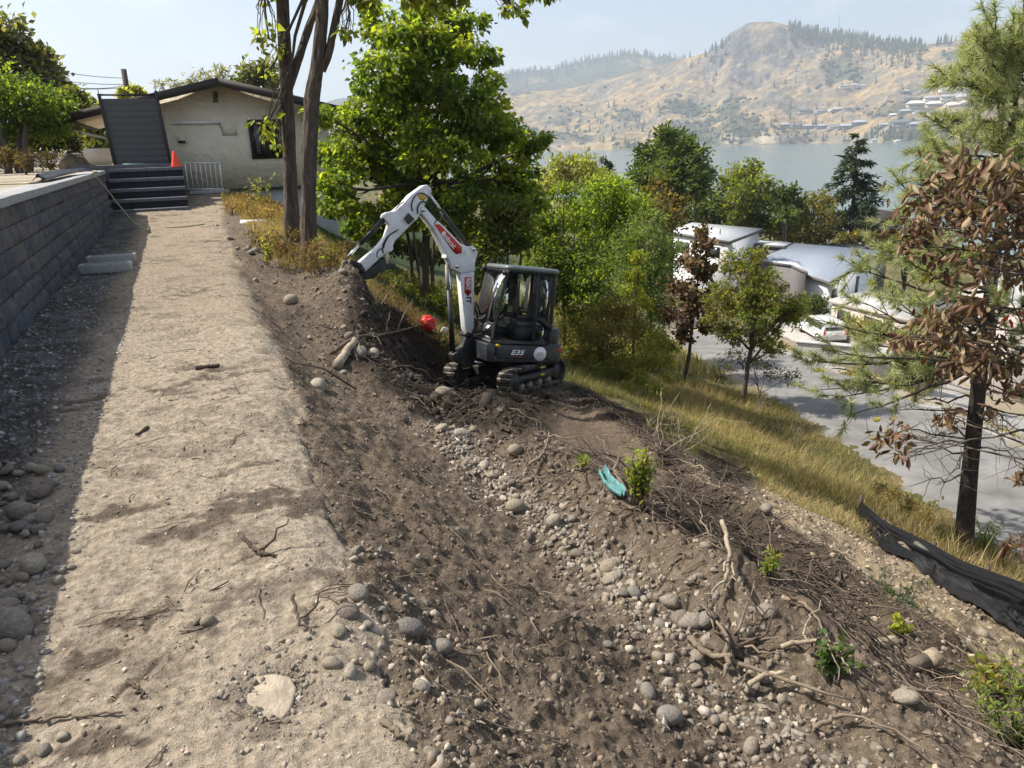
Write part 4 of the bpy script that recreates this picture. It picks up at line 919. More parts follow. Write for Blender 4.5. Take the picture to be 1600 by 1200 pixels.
plate('stick_label', crop([(838, 150), (880, 140), (912, 180), (890, 205), (850, 190)]), .004, 'yellow', .1025, 0)
plate('valve_block', crop([(705, 370), (745, 320), (800, 375), (745, 425)]), .05, 'black_metal', .115, .006)
def cyl(name, a, b, r, mat, y=0):
    a = crop([a])[0]; b = crop([b])[0]; mb = BMB(); mb.tube([(a[0], y, a[1]), (b[0], y, b[1])], r, 14); return mb.build(name, M[mat], ex, smooth=False)
cyl('cylinder_rod', (950, 120), (1090, 310), .024, 'chrome'); cyl('cylinder_barrel', (1078, 300), (1330, 640), .052, 'black_metal')
cyl('cylinder_barrel', (545, 372), (318, 605), .046, 'black_metal'); cyl('cylinder_rod', (330, 595), (170, 760), .024, 'chrome')
cyl('cylinder_rod', (1150, 830), (1157, 1100), .026, 'chrome'); cyl('cylinder_barrel', (1150, 1040), (1185, 1610), .055, 'black_metal')
cyl('lift_guard', (1140, 800), (1150, 1180), .05, 'steel', -.03)
# linkage, coupler, thumb, bucket
plate('link', crop([(180, 765), (205, 748), (250, 758), (305, 790), (340, 840), (350, 885), (322, 890), (300, 835), (240, 800), (200, 800)]), .26, 'black_metal')
plate('link', crop([(150, 770), (185, 760), (190, 800), (140, 900), (110, 900)]), .10, 'steel')
cyl('knuckle', (215, 890), (290, 850), .06, 'paint_white')
plate('coupler', crop([(60, 935), (110, 880), (200, 880), (290, 900), (320, 930), (280, 955), (120, 975), (55, 970)]), .24, 'black_metal')
plate('thumb', crop([(290, 900), (400, 845), (470, 775), (520, 745), (560, 770), (600, 785), (640, 795), (625, 825), (545, 850), (480, 870), (435, 930), (300, 945)]), .16, 'black_metal')
cyl('thumb_cylinder', (555, 660), (555, 790), .03, 'cream', .06); cyl('thumb_cylinder', (470, 800), (540, 740), .03, 'black_metal')
bkp = crop([(30, 935), (70, 915), (200, 950), (300, 985), (315, 1080), (270, 1090), (180, 1100), (60, 1080), (20, 1000)])
bo = plate('bucket', bkp, .52, 'steel')
for k in range(4):
    c = crop([(305, 1095)])[0]; mb = BMB(); mb.box((c[0], -.2+k*.13, c[1]), (.06, .05, .14)); mb.build('bucket_tooth', M['steel'], ex)
# hoses
def hose(pts, y0, y1, r=.012):
    P = crop(pts); ys = np.linspace(y0, y1, len(P)); mb = BMB(); mb.tube(spline([(p[0], y, p[1]) for p, y in zip(P, ys)], 6), r, 6); mb.build('hydraulic_hose', M['rubber'], ex, smooth=True)
hose([(785, 300), (775, 240), (800, 170), (850, 132), (910, 150), (960, 220), (990, 320), (1030, 350)], .115, .12)
hose([(835, 325), (830, 270), (865, 215), (920, 225), (955, 290), (1000, 340)], .118, .125)
hose([(640, 480), (560, 530), (520, 590), (505, 650), (515, 690)], .112, .112)
hose([(655, 470), (575, 520), (535, 580), (515, 640)], .112, .112, .009)
hose([(520, 640), (465, 670), (455, 720), (490, 740)], .112, .09, .010)
hose([(625, 300), (680, 235), (740, 200), (770, 175)], .05, .06, .010)
hose([(1000, 360), (1050, 400), (1080, 340), (1120, 400)], .06, .05)
hose([(985, 420), (1010, 380), (1040, 360)], .125, .125, .010)
for pts in ([(1390, 1150), (1430, 1250), (1445, 1340), (1400, 1450)], [(1385, 1210), (1410, 1300), (1400, 1390), (1370, 1440)], [(1380, 1300), (1395, 1360), (1385, 1420)]): hose(pts, .05, .0, .016)
# swing bracket
plate('swing_bracket', crop([(1190, 1620), (1160, 1640), (1180, 1700), (1290, 1760), (1390, 1730), (1400, 1560), (1360, 1440), (1290, 1450), (1265, 1560)]), .22, 'black_metal', 0, .02)
c = crop([(1303, 1455)])[0]; mb = BMB(); mb.tube([(c[0], -.14, c[1]), (c[0], .14, c[1])], .06, 14); mb.build('pin', M['black_metal'], ex)
cyl('swing_cylinder', (1340, 1700), (1460, 1705), .03, 'chrome', .2)
# body lettering
def place_local(o, P, xd, yd):
    xd = np.array(xd, float); yd = np.array(yd, float); zd = np.cross(xd, yd)
    o.matrix_local = Matrix(((xd[0], yd[0], zd[0], P[0]), (xd[1], yd[1], zd[1], P[1]), (xd[2], yd[2], zd[2], P[2]), (0, 0, 0, 1)))
e_ = text('model_lettering', 'E35', None, None, .155, 'white', 0, .004, shear=.35); place_local(e_, (.22, .823, .80), (-1, 0, 0), (0, 0, 1)); e_.scale = (1.25, .9, 1)
mb = MB(); mb.box((.18, .822, .715), (.16, .006, .012)); mb.build('model_underline', M['red'], ex)
r_ = text('sticker_lettering', 'JRD', None, None, .085, 'steel', 0, 0, shear=.2); place_local(r_, (-.30, .8445, .79), (-1, 0, 0), (0, 0, 1))
# ------------------------------------------------------------------ stones
def ico(sub):
    t = (1+5**.5)/2
    V = [(-1, t, 0), (1, t, 0), (-1, -t, 0), (1, -t, 0), (0, -1, t), (0, 1, t), (0, -1, -t), (0, 1, -t), (t, 0, -1), (t, 0, 1), (-t, 0, -1), (-t, 0, 1)]
    F = [(0, 11, 5), (0, 5, 1), (0, 1, 7), (0, 7, 10), (0, 10, 11), (1, 5, 9), (5, 11, 4), (11, 10, 2), (10, 7, 6), (7, 1, 8), (3, 9, 4), (3, 4, 2), (3, 2, 6), (3, 6, 8), (3, 8, 9), (4, 9, 5), (2, 4, 11), (6, 2, 10), (8, 6, 7), (9, 8, 1)]
    V = [np.array(v)/np.linalg.norm(v) for v in V]
    for _ in range(sub):
        c = {}; nf = []
        def mid(a, b):
            k = (min(a, b), max(a, b))
            if k not in c: v = V[a]+V[b]; V.append(v/np.linalg.norm(v)); c[k] = len(V)-1
            return c[k]
        for a, b, d in F:
            x, y, z = mid(a, b), mid(b, d), mid(d, a); nf += [(a, x, z), (b, y, x), (d, z, y), (x, y, z)]
        F = nf
    return np.array(V), np.array(F)
I0V, I0F = ico(0); I2V, I2F = ico(2)
STC = [(a_*.74, b_*.72, c_*.68) for a_, b_, c_ in [(.34, .30, .25), (.29, .27, .245), (.40, .355, .29), (.235, .22, .205), (.38, .33, .255), (.32, .29, .26), (.46, .42, .35), (.25, .215, .185)]]
def stone_mesh(k, seed, ang=0.0):
    r = np.random.default_rng(seed); d = r.normal(0, 1, (9, 3)); d /= np.linalg.norm(d, axis=1, keepdims=True)
    V = I2V.copy(); rr_ = np.ones(len(V))
    for q in d: rr_ += r.uniform(-.10, .12)*np.maximum(0, V@q)**2
    if ang:
        for q in d[:7]: rr_ = np.minimum(rr_, r.uniform(.72, .9)/np.maximum(V@q, .05))
    V = V*rr_[:, None]*np.array([1, r.uniform(.68, .92), r.uniform(.48, .72)])
    V = V+.012*r.normal(0, 1, V.shape)
    return mesh_data('rock', V, I2F, M['stone'], True, np.array(STC[k % len(STC)])*np.ones((len(V), 1)))
SM = [stone_mesh(k, 100+k, 1.0 if k in (2, 6) else 0) for k in range(16)]
SA = [stone_mesh(k, 300+k, 1.0) for k in range(6)]
def rock(P, size, label, group=None, k=None, ang=False, sink=.3, rz=None, tilt=.25, name='rock', stretch=1):
    lib = SA if ang else SM; k = rng.integers(len(lib)) if k is None else k
    o = link(name, lib[k]); tag(o, label, 'rock', group); o.location = (P[0], P[1], P[2]+size*(.5-sink)*.8)
    s_ = size*.5; o.scale = (s_*stretch, s_, s_*1.05); o.rotation_euler = (random.gauss(0, tilt), random.gauss(0, tilt), random.uniform(0, 6.28) if rz is None else rz)
    return o
hero = [
 (70, 1172, .075, 'flat grey stone in the bottom left corner of the path', 1, True), (98, 1150, .065, 'pale slanted stone by the long stick at the lower left', 6, False), (30, 1186, .05, 'tan stone nearest the lower left corner', 4, False), (120, 860, .06, 'pale stone at the shadow edge on the path', 6, False), (112, 885, .05, 'small pale stone on the shadow line nearer the camera', 4, False), (90, 905, .07, 'flat whitish stone half in the wall shadow', 6, False), (530, 985, .10, 'pale embedded stone beneath the brownish half-buried cobble', 2, False), (575, 975, .07, 'grey embedded stone left of the long tilted cobble', 0, False),  # pixel, size (m), label, variant, angular
 (561, 927, .125, 'largest pale cobble perched on the path edge with a flat shaded side', 5, False), (544, 957, .125, 'brownish half-buried cobble just below the perched pale cobble', 7, False),
 (640, 982, .17, 'long pale cobble tilted on the slope right of the path edge', 3, False), (689, 1012, .12, 'grey cobble lodged on the slope, down-slope of the long tilted cobble', 1, False),
 (658, 1072, .085, 'smooth pale egg-shaped stone low on the foreground slope', 6, False), (548, 1050, .085, 'pale speckled stone at the path edge near a yellowish stone', 6, False),
 (577, 1040, .06, 'small yellowish stone between pale stones on the path edge', 4, False), (605, 1092, .10, 'broken white angular stone on the path edge', 6, True),
 (600, 1063, .05, 'round tan pebble above the broken white stone', 0, False), (325, 969, .075, 'pale round stone set in the long path crack', 4, False),
 (308, 970, .055, 'small grey stone touching the pale round stone in the path crack', 3, False), (518, 1036, .09, 'flat pale stone embedded beside the path rim hollow', 2, False),
 (1012, 1080, .10, 'grey cobble standing alone on the slope left of the gravel spill', 1, False), (950, 1005, .075, 'dark grey stone on the slope above the gravel spill', 3, False),
 (1046, 1118, .13, 'long grey cobble at the edge of the gravel spill', 1, False), (975, 885, .05, 'pink-brown stone in the gully of cobbles', 7, False),
 (903, 864, .13, 'large brown cobble in the middle of the stony gully', 7, False), (952, 886, .15, 'long cream cobble on top of the cobble cluster', 4, False),
 (956, 903, .16, 'broad flat cream cobble in the cobble cluster', 2, False), (957, 920, .10, 'round brown cobble low in the cobble cluster', 0, False), (975, 925, .10, 'dark round cobble low in the cobble cluster', 3, False),
 (991, 925, .10, 'grey round cobble at the right end of the cobble cluster', 1, False), (1006, 935, .08, 'small pale cobble just beyond the cobble cluster', 6, False), (1048, 938, .17, 'earthy tan boulder beside the tangle of roots', 0, True),
 (1062, 966, .14, 'reddish brown cobble under the tangle of roots', 7, False), (1080, 972, .17, 'upright pale grey boulder beside the root tangle', 5, True), (1105, 968, .15, 'squat grey boulder beyond the root tangle', 1, True),
 (1198, 953, .13, 'pale rounded rock alone among the roots', 6, True), (1415, 1090, .16, 'angular cream rock below the sawn stump', 2, True), (1377, 1005, .15, 'pale cobble on the far gravel slope', 4, False), (1395, 1000, .14, 'flat pale cobble next to the far slope cobble', 6, False),
 (455, 468, .36, 'big flat pale boulder beside the spoil heap', 4, False), (497, 603, .26, 'pale stone on the dark cut below the spoil heap', 6, False), (560, 551, .42, 'grey boulder half buried in the rubble ridge', 3, False),
 (584, 551, .32, 'pale flat boulder on the rubble ridge crest', 6, False), (692, 612, .25, 'brown boulder on the near side of the pit', 0, False), (805, 790, .16, 'pale cobble leading the stony gully', 4, False),
 (770, 742, .17, 'two-tone pale cobble in the upper gully', 2, False), (790, 750, .13, 'round tan cobble in the upper gully', 0, False), (757, 727, .16, 'wide flat cobble at the top of the gully', 6, False),
 (722, 680, .22, 'pale long rock at the head of the gully', 6, False), (805, 702, .16, 'pale rock on the crest above the gully', 4, False), (865, 812, .14, 'rounded pale cobble mid gully with a shaded base', 6, False)]
for px, py, s_, lb, k, an in hero:
    P = ground_hit(px, py+3); rock(P, s_*.76*(.72 if s_ > .3 else 1), lb, k=k % (6 if an else 16), ang=an, sink=.38)
# wall-foot heap
for i in range(120):
    px, py = rng.uniform(-60, 105), rng.uniform(725, 1010); P = on_z(px, py, 0); s_ = rng.choice([.04, .06, .08, .11, .14], p=[.34, .3, .2, .11, .05])
    if px > 105-(py-725)*.32 or P[0] < -1.5: continue
    sec = 'upper end of' if py < 800 else 'middle of' if py < 900 else 'nearest part of'
    P = np.array([P[0], P[1], zt1(P[0], P[1])]); rock(P, s_, ['rounded grey', 'flat pale', 'dull brown'][i % 3]+' cobble in the '+sec+' the shaded heap below the block wall', 'cobbles heaped at the wall foot', sink=.2)
rock(on_z(33, 812, .02), .13, 'widest smooth cobble on the shaded cobble heap', None, 1, sink=.1); rock(on_z(33, 832, .0), .10, 'round blue-grey cobble nearest the path in the shaded heap', None, 3, sink=.1); rock(on_z(20, 985, .0), .16, 'big grey boulder in the shade by the path edge', None, 5, sink=.3)
# slab set in the path
sl_px = [(378, 1062), (392, 1048), (425, 1042), (452, 1046), (462, 1062), (452, 1095), (440, 1108), (432, 1106), (412, 1122), (398, 1124), (396, 1098), (380, 1086)]
SP = np.array([on_z(px, py, .012)[:2] for px, py in sl_px]); c = SP.mean(0); zc = zt1(*c)
mb = MB(); mb.prism([tuple(p-c) for p in SP], (0, 0, 0), (1, 0, 0), (0, 1, 0), (0, 0, 1), .05); M['slab'] = principled('buff_slab_stone', (.33, .275, .21), .95, var=.3, vscale=14, bump=.7, bscale=22, bdist=.02, spec=.1); o = mb.build('rock', M['slab'], bevel=.012, loc=(c[0], c[1], zc-.004), rot=(.05, .03, 0)); tag(o, 'flat broken buff stone slab set into the foreground path', 'rock')
# gully of cobbles
gl = [(1.70, 5.3), (1.72, 4.4), (1.78, 3.9), (1.86, 3.3), (1.9, 2.7), (1.9, 2.2), (1.8, 1.75), (1.75, 1.35), (1.8, .9)]
gl = np.array(gl)
def along(P, t):
    s_ = np.concatenate([[0], np.cumsum(np.hypot(*np.diff(P, axis=0).T))]); t = t*s_[-1]; return np.stack([np.interp(t, s_, P[:, k]) for k in range(2)], -1)
for i in range(120):
    p = along(gl, np.array([rng.random()]))[0]+rng.normal(0, [.09, .06]); s_ = rng.choice([.03, .045, .06, .085], p=[.42, .34, .18, .06])
    k_ = int(rng.integers(16)); rock((p[0], p[1], zt1(*p)), s_, ['tan', 'grey', 'cream', 'dark grey', 'buff', 'greyish', 'whitish', 'brown'][k_ % 8]+' rounded cobble in the '+('upper' if p[1] > 3.6 else 'middle' if p[1] > 2.3 else 'lowest')+' stretch of the stony gully', 'cobbles along the gully', k=k_ if i % 3 else k_ % 6, sink=.34, ang=i % 3 == 0)
for i in range(60):
    x = rng.uniform(3.6, 7.6); y = rng.uniform(1.2, 7.2); s_ = rng.choice([.05, .08, .12], p=[.5, .35, .15])
    k_ = int(rng.integers(16)); rock((x, y, zt1(x, y)), s_, ['tan', 'grey', 'cream', 'dark grey', 'buff', 'greyish', 'whitish', 'brown'][k_ % 8]+' stone on the gravel slope '+('close to the silt fence' if x > 6 else 'between the root tangle and the silt fence'), 'stones on the lower slope', k=k_, sink=.3)
for i in range(34):
    t = rng.random(); p = along(np.array(RIDGE[:5]), np.array([t]))[0]+rng.normal(0, .38, 2); s_ = rng.choice([.05, .08, .12], p=[.5, .35, .15])
    rock((p[0], p[1], zt1(*p)), s_, ('angular' if i % 3 == 0 else 'rounded')+' dusty stone in the rubble ridge '+('under the bucket' if p[1] > 9 else 'left of the boom foot' if p[1] > 7 else 'nearest the gully head'), 'stones in the rubble ridge', sink=.3, ang=i % 3 == 0)
for i in range(26):
    y = rng.uniform(10.5, 19); x = crest(y)+rng.normal(.32, .2)-(y > 16)*.1; s_ = rng.choice([.06, .1, .17], p=[.5, .35, .15])
    rock((x, y, zt1(x, y)), s_, 'pale rubble stone on the path edge '+('beside the spoil heap' if y < 13 else 'beside the tall trunks' if y < 16 else 'near the steps'), 'rubble along the far path edge', sink=.3, ang=True)

def rot_random(n):
    q = rng.normal(0, 1, (n, 4)); q /= np.linalg.norm(q, axis=1, keepdims=True); w_, x, y, z = q.T
    return np.stack([1-2*(y*y+z*z), 2*(x*y-z*w_), 2*(x*z+y*w_), 2*(x*y+z*w_), 1-2*(x*x+z*z), 2*(y*z-x*w_), 2*(x*z-y*w_), 2*(y*z+x*w_), 1-2*(x*x+y*y)], -1).reshape(n, 3, 3)
def scatter(name, xy, size, col, sink=.5, mat='pebble', label=None):
    n = len(xy); R = rot_random(n); sc = size[:, None]*.5*np.stack([rng.uniform(.9, 1.3, n), rng.uniform(.7, 1.0, n), rng.uniform(.5, .85, n)], -1)
    z = zt(xy[:, 0], xy[:, 1]); off = np.stack([xy[:, 0], xy[:, 1], z+size*(.5-sink)*.7], -1); Vs, Fs, Cs, n0 = [], [], [], 0
    for bv, bf_, mk in ((OCV, OCF, size < .016), (I0V, I0F, size >= .016)):
        i = np.where(mk)[0]; kk = len(bv)
        if not len(i): continue
        base = bv[None]*(1+.24*rng.normal(0, 1, (len(i), kk, 1)).clip(-1.6, 1.6)); V = np.einsum('nij,nkj->nki', R[i], base*sc[i][:, None])+off[i][:, None]
        Vs.append(V.reshape(-1, 3)); Fs.append((bf_[None]+np.arange(len(i))[:, None, None]*kk).reshape(-1, 3)+n0); n0 += len(i)*kk; Cs.append(np.repeat(col[i], kk, 0))
    o = obj(name, np.vstack(Vs), np.vstack(Fs), M[mat], smooth=True, col=np.clip(np.vstack(Cs), .01, .7), kind='stuff'); sm = np.ones(sum(len(f) for f in Fs), bool); sm[:len(Fs[0])] = False; sm[len(Fs[0]):] = np.repeat(rng.random(len(sm[len(Fs[0]):])//20) < .55, 20); o.data.polygons.foreach_set('use_smooth', sm); return o
OCV = np.array([(1, 0, 0), (-1, 0, 0), (0, 1, 0), (0, -1, 0), (0, 0, 1), (0, 0, -1.0)]); OCF = np.array([(0, 2, 4), (2, 1, 4), (1, 3, 4), (3, 0, 4), (2, 0, 5), (1, 2, 5), (3, 1, 5), (0, 3, 5)])
def pcol(n, base, sd=.28, warm=.03):
    b = np.array(base)*np.exp(rng.normal(0, sd, (n, 1))); b[:, 0:1] *= 1+rng.normal(0, warm, (n, 1)); b[:, 2:3] *= 1-rng.normal(0, warm, (n, 1)); return b
def keep_visible(x, y):                   # only the part of the slope the photograph can see
    a = np.degrees(np.arctan2(x, y)); return (a > -38) & (a < 84)
def logsize(n, lo, hi, p=2.9): return lo*(hi/lo)**(rng.random(n)**p)
XY = []; SZ = []; CL = []
def put(x, y, s_, c): XY.append(np.stack([x, y], -1)); SZ.append(s_); CL.append(c)
n = 13000; r_ = np.exp(rng.uniform(math.log(1.2), math.log(16), n)); x = -1.55+rng.random(n)**1.25*.9; put(x, r_, logsize(n, .008, .045, 2.4), pcol(n, (.24, .23, .22)))          # strip by wall
n = 9000; r_ = np.exp(rng.uniform(math.log(.9), math.log(15), n)); x = rng.uniform(-.95, .5, n); put(x, r_, logsize(n, .004, .022, 3.2), pcol(n, (.36, .31, .245), .25))       # path, pale bits
n = 9000; r_ = np.exp(rng.uniform(math.log(.9), math.log(15), n)); x = rng.uniform(-.95, .5, n); kk = fbm(x*3.2, r_*5, 4, 83) > .02; x, r_ = x[kk], r_[kk]; put(x, r_, logsize(len(x), .004, .020, 2.6), pcol(len(x), (.14, .11, .08), .35))   # path, dark crumbs
n = 420; a_ = rng.random(n); ck = CRACK; p = np.vstack([along(np.array(c), rng.random(n//4)) for c in ck])+rng.normal(0, .035, (n//4*2, 2)); put(p[:, 0], p[:, 1], logsize(len(p), .004, .018), pcol(len(p), (.13, .105, .08), .3))
n = 900; p = np.stack([rng.normal(.04, .07, n), rng.normal(2.02, .08, n)], -1); put(p[:, 0], p[:, 1], logsize(n, .005, .03), pcol(n, (.16, .14, .115), .35))
n = 24000; y = np.exp(rng.uniform(math.log(.8), math.log(13), n)); x = crest(y)+.02+rng.random(n)*1.35; c = pcol(n, (.145, .112, .083), .38); put(x, y, logsize(n, .004, .034, 3.8), c)  # cut face
n = 1500; y = np.exp(rng.uniform(math.log(.9), math.log(3.0), n)); x = crest(y)+rng.normal(.14, .17, n); put(x, y, logsize(n, .006, .05, 3.4), pcol(n, (.26, .225, .18), .3))           # crumbling edge, foreground
n = 9000; p = along(gl, rng.random(n)); p = p+rng.normal(0, 1, (n, 2))*np.stack([np.where(p[:, 1] < 2.6, .22, .11), np.full(n, .05)], -1); put(p[:, 0], p[:, 1], logsize(n, .006, .06, 2.9), pcol(n, (.235, .205, .165), .32))
n = 12000; y = np.exp(rng.uniform(math.log(.7), math.log(7), n)); x = rng.uniform(2.0, 4.8, n); put(x, y, logsize(n, .006, .05, 3), pcol(n, (.165, .13, .095), .4))               # berm
n = 13000; y = rng.uniform(.8, 8.6, n); x = rng.uniform(4.0, 8.3, n); put(x, y, logsize(n, .008, .07, 3.4), pcol(n, (.25, .205, .148), .34))                                        # lower slope
n = 9000; p = along(np.array(RIDGE[:6]), rng.random(n))+rng.normal(0, .42, (n, 2)); put(p[:, 0], p[:, 1], logsize(n, .008, .07, 3), pcol(n, (.17, .14, .11), .42))
n = 5500; x = rng.uniform(2.6, 6.8, n); y = rng.uniform(5.5, 13, n); put(x, y, logsize(n, .015, .10), pcol(n, (.06, .045, .034), .35))                                             # dark clods
n = 3000; x0_, y0_ = np.array(DIG+DARKP[3]).min(0)-.4; x1_, y1_ = np.array(DIG+DARKP[3]).max(0)+.4; x = rng.uniform(x0_, x1_, n*3); y = rng.uniform(y0_, y1_, n*3); k = np.maximum(inside(x, y, DIG, .6), inside(x, y, DARKP[3], .3)) > .3; put(x[k], y[k], logsize(k.sum(), .03, .17, 2.2), pcol(k.sum(), (.12, .09, .066), .35))
XY = np.vstack(XY); SZ = np.concatenate(SZ); CL = np.vstack(CL)
k = keep_visible(XY[:, 0], XY[:, 1]) & (np.hypot(XY[:, 0]-EX[0], XY[:, 1]-EX[1]) > 1.0); k &= True
XY, SZ, CL = XY[k], SZ[k], CL[k]
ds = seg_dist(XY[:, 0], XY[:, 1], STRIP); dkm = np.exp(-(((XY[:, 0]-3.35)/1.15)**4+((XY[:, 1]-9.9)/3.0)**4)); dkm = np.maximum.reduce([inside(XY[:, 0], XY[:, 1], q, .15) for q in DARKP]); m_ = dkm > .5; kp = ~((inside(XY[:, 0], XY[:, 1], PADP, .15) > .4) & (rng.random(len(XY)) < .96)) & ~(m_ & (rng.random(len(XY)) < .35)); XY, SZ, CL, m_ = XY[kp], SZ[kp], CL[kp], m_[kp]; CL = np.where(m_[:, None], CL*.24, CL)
gz = zone_colour(XY[:, 0], XY[:, 1]); dm_ = (rng.random(len(XY))**1.3*.75)[:, None]; CL = CL*(1-dm_)+gz*1.1*dm_
g_ = scatter('gravel', XY, SZ, CL)
g_['label'] = 'loose gravel and crumbs of soil over path and slope'
# thin pale gravel and stones in the yard
n = 2500; yx = rng.uniform(-6, -2.1, n); yy = rng.uniform(7, 24, n)

# ------------------------------------------------------------------ roots, sticks
def stick_obj(name, P, r0, r1, label, cat, mat='root', group=None, forks=0, sd=1):
    P = np.asarray(P); r_ = np.random.default_rng(sd); mb = MB(); mb.tube(P, np.linspace(r0, r1, len(P)), 6)
    for _ in range(forks):
        i = r_.integers(len(P)//3, len(P)-1); d = r_.normal(0, 1, 3)*.11+(P[i]-P[i-1])*1.5; d[2] = abs(d[2])*.5
        q = wiggle(P[i], P[i]+d*r_.uniform(1, 2.0), 7, .012, r_.integers(999)); mb.tube(q, np.linspace(r1*1.2, r1*.4, 7), 5)
    return tag(mb.build(name, M[mat], smooth=True), label, cat, group)
def stick_px(name, pix, r0, r1, label, mat='root', lift=.02, forks=0, group=None, sd=1, wig=.01, cat='root'):
    Q = []
    for k, p in enumerate(pix):
        h = p[2] if len(p) > 2 else 0; g = ground_hit(p[0], p[1]); g = g+np.array([0, 0, lift]); 
        if h: D_ = math.hypot(g[0], g[1]); g = g+np.array([0, 0, h])
        Q.append(g)
    P = spline(Q, 6) if len(Q) > 2 else np.array([Q[0]*(1-t)+Q[1]*t for t in np.linspace(0, 1, 8)])
    r_ = np.random.default_rng(sd); P = P+r_.normal(0, wig*.45, P.shape)
    return stick_obj(name, P, r0, r1, label, cat, mat, group, forks, sd)
stick_px('root', [(528, 580), (540, 560), (556, 545, .05)], .055, .035, 'thick pale broken root sticking out of the rubble ridge', 'root_pale', .05)
stick_px('stick', [(382, 858, .05), (402, 868, .015), (428, 872, .0)], .011, .006, 'dark forked stick lying on the sunlit path', 'root_dark', .012, 2, cat='stick')
stick_px('stick', [(8, 1138), (60, 1128), (120, 1122), (190, 1118)], .007, .004, 'long thin stick lying across the foreground path', 'root', .012, cat='stick')
stick_px('stick', [(232, 670), (212, 682)], .012, .006, 'short dark chip of wood on the path', 'root_dark', .01, cat='stick')
stick_px('stick', [(305, 578), (325, 575), (342, 573)], .022, .015, 'dark clod-like piece of wood on the middle of the path', 'root_dark', .012, cat='stick')
stick_px('stick', [(505, 775), (520, 800), (533, 832)], .005, .003, 'thin twig curving over the path edge', 'root_dark', .008, cat='stick')
stick_px('stick', [(52, 672, .0), (55, 690, .0), (50, 715, .0)], .008, .005, 'thin twig standing in the shaded gravel', 'root_dark', .02, cat='stick')
stick_px('stick', [(200, 1068), (217, 1078), (222, 1090)], .007, .004, 'small curled twig on the foreground path', 'root_dark', .008, cat='stick')
stick_px('stick', [(462, 955, .06), (468, 975, .02), (486, 990, .0)], .007, .004, 'short dark stub of stick poking from the path hollow', 'root_dark', .008, 1, cat='stick')
stick_px('stick', [(598, 1130), (620, 1145), (636, 1160)], .012, .008, 'stubby tan stick by the path edge in the foreground', 'root', .01, cat='stick')
stick_px('root', [(1125, 850, .12), (1138, 880, .06), (1136, 910, .03), (1133, 940, .03)], .014, .008, 'pale crooked root standing up from the berm', 'root_pale', .03, 3, sd=5)
stick_px('root', [(1078, 1005), (1095, 1030, .03), (1115, 1048, .05), (1140, 1060, .10)], .018, .012, 'thick brown root bending over the gravel spill', 'root', .03, 3, sd=6)
stick_px('root', [(1162, 1092), (1185, 1078, .05), (1225, 1076, .06)], .014, .010, 'pale curved root stub above the foreground gravel', 'root_pale', .03, 0, sd=7)
stick_px('root', [(1225, 940), (1260, 965, .03), (1290, 1000)], .012, .005, 'root lying down-slope past the berm', 'root', .03, 2, sd=8)
stick_px('root', [(1275, 1140), (1310, 1135, .03), (1330, 1130, .04)], .012, .006, 'thin tan root pointing right in the lower foreground', 'root', .02, 2, sd=9)
stick_px('root', [(1220, 1020), (1270, 1025, .05), (1310, 1032, .04)], .012, .006, 'thin arching root across the root tangle', 'root_pale', .04, 2, sd=10)
stick_px('branch', [(940, 744), (962, 748, .02), (985, 790, .0)], .02, .01, 'bent brown branch behind the teal plastic scrap', 'root', .03, 1, sd=11, cat='branch')
stick_px('branch', [(518, 560), (560, 545, .08), (612, 535, .08), (655, 520, .12)], .022, .012, 'long bare branch lying across the rubble ridge', 'root_dark', .05, 2, sd=12, cat='branch')
stick_px('branch', [(595, 480), (610, 465, .1), (625, 450, .2)], .02, .014, 'broken stick poking up behind the spoil heap', 'root', .05, 0, sd=13, cat='branch')
stick_px('branch', [(640, 490), (668, 488, .06), (690, 485, .05)], .016, .01, 'dark stick by the red fuel can', 'root_dark', .05, 1, sd=14, cat='branch')
stick_px('branch', [(828, 740, .05), (850, 715, .02), (858, 700, .1)], .014, .008, 'upright broken branch on the crest above the gully', 'root', .02, 1, sd=15, cat='branch')
# sawn stump with roots
P = ground_hit(1440, 1050)
st = thing('root_stump', 'sawn pale stump with tangled roots lying on the slope', 'stump', tuple(P))
mb = MB(); mb.tube([(-.42, .06, .05), (-.15, .03, .07), (.04, 0, .08)], [.028, .04, .055], 9); mb.build('stem', M['root'], st, smooth=True)
mb = MB(); mb.tube([(.04, 0, .08), (.115, -.015, .10)], [.058, .062], 10); mb.build('sawn_end', M['root_pale'], st)
for k in range(9):
    e = rng.normal(0, 1, 3)*np.array([.18, .18, .08]); mb = MB(); mb.tube(wiggle((-.1, .02, .04), (-.15+e[0], e[1], .02+abs(e[2])), 7, .02, k), np.linspace(.014, .004, 7), 5); mb.build('root', M['root_dark'], st, smooth=True)
P = ground_hit(1160, 1100)
st = thing('root_stump', 'torn dark root ball overturned at the edge of the gravel spill', 'stump', tuple(ground_hit(1140, 1010)))
V = I2V*np.array([.085, .08, .05])*(1+.30*rng.normal(0, 1, (len(I2V), 1)).clip(-1, 1)); obj('soil_ball', V, I2F, M['root_dark'], st, False)
for k in range(15):
    e = rng.normal(0, 1, 3); e /= np.linalg.norm(e); e[2] = abs(e[2]); mb = MB(); mb.tube(wiggle(e*.06, e*rng.uniform(.18, .42), 7, .02, 40+k), np.linspace(.008, .002, 7), 5); mb.build('root', M['root'] if k % 2 else M['root_dark'], st, smooth=True)
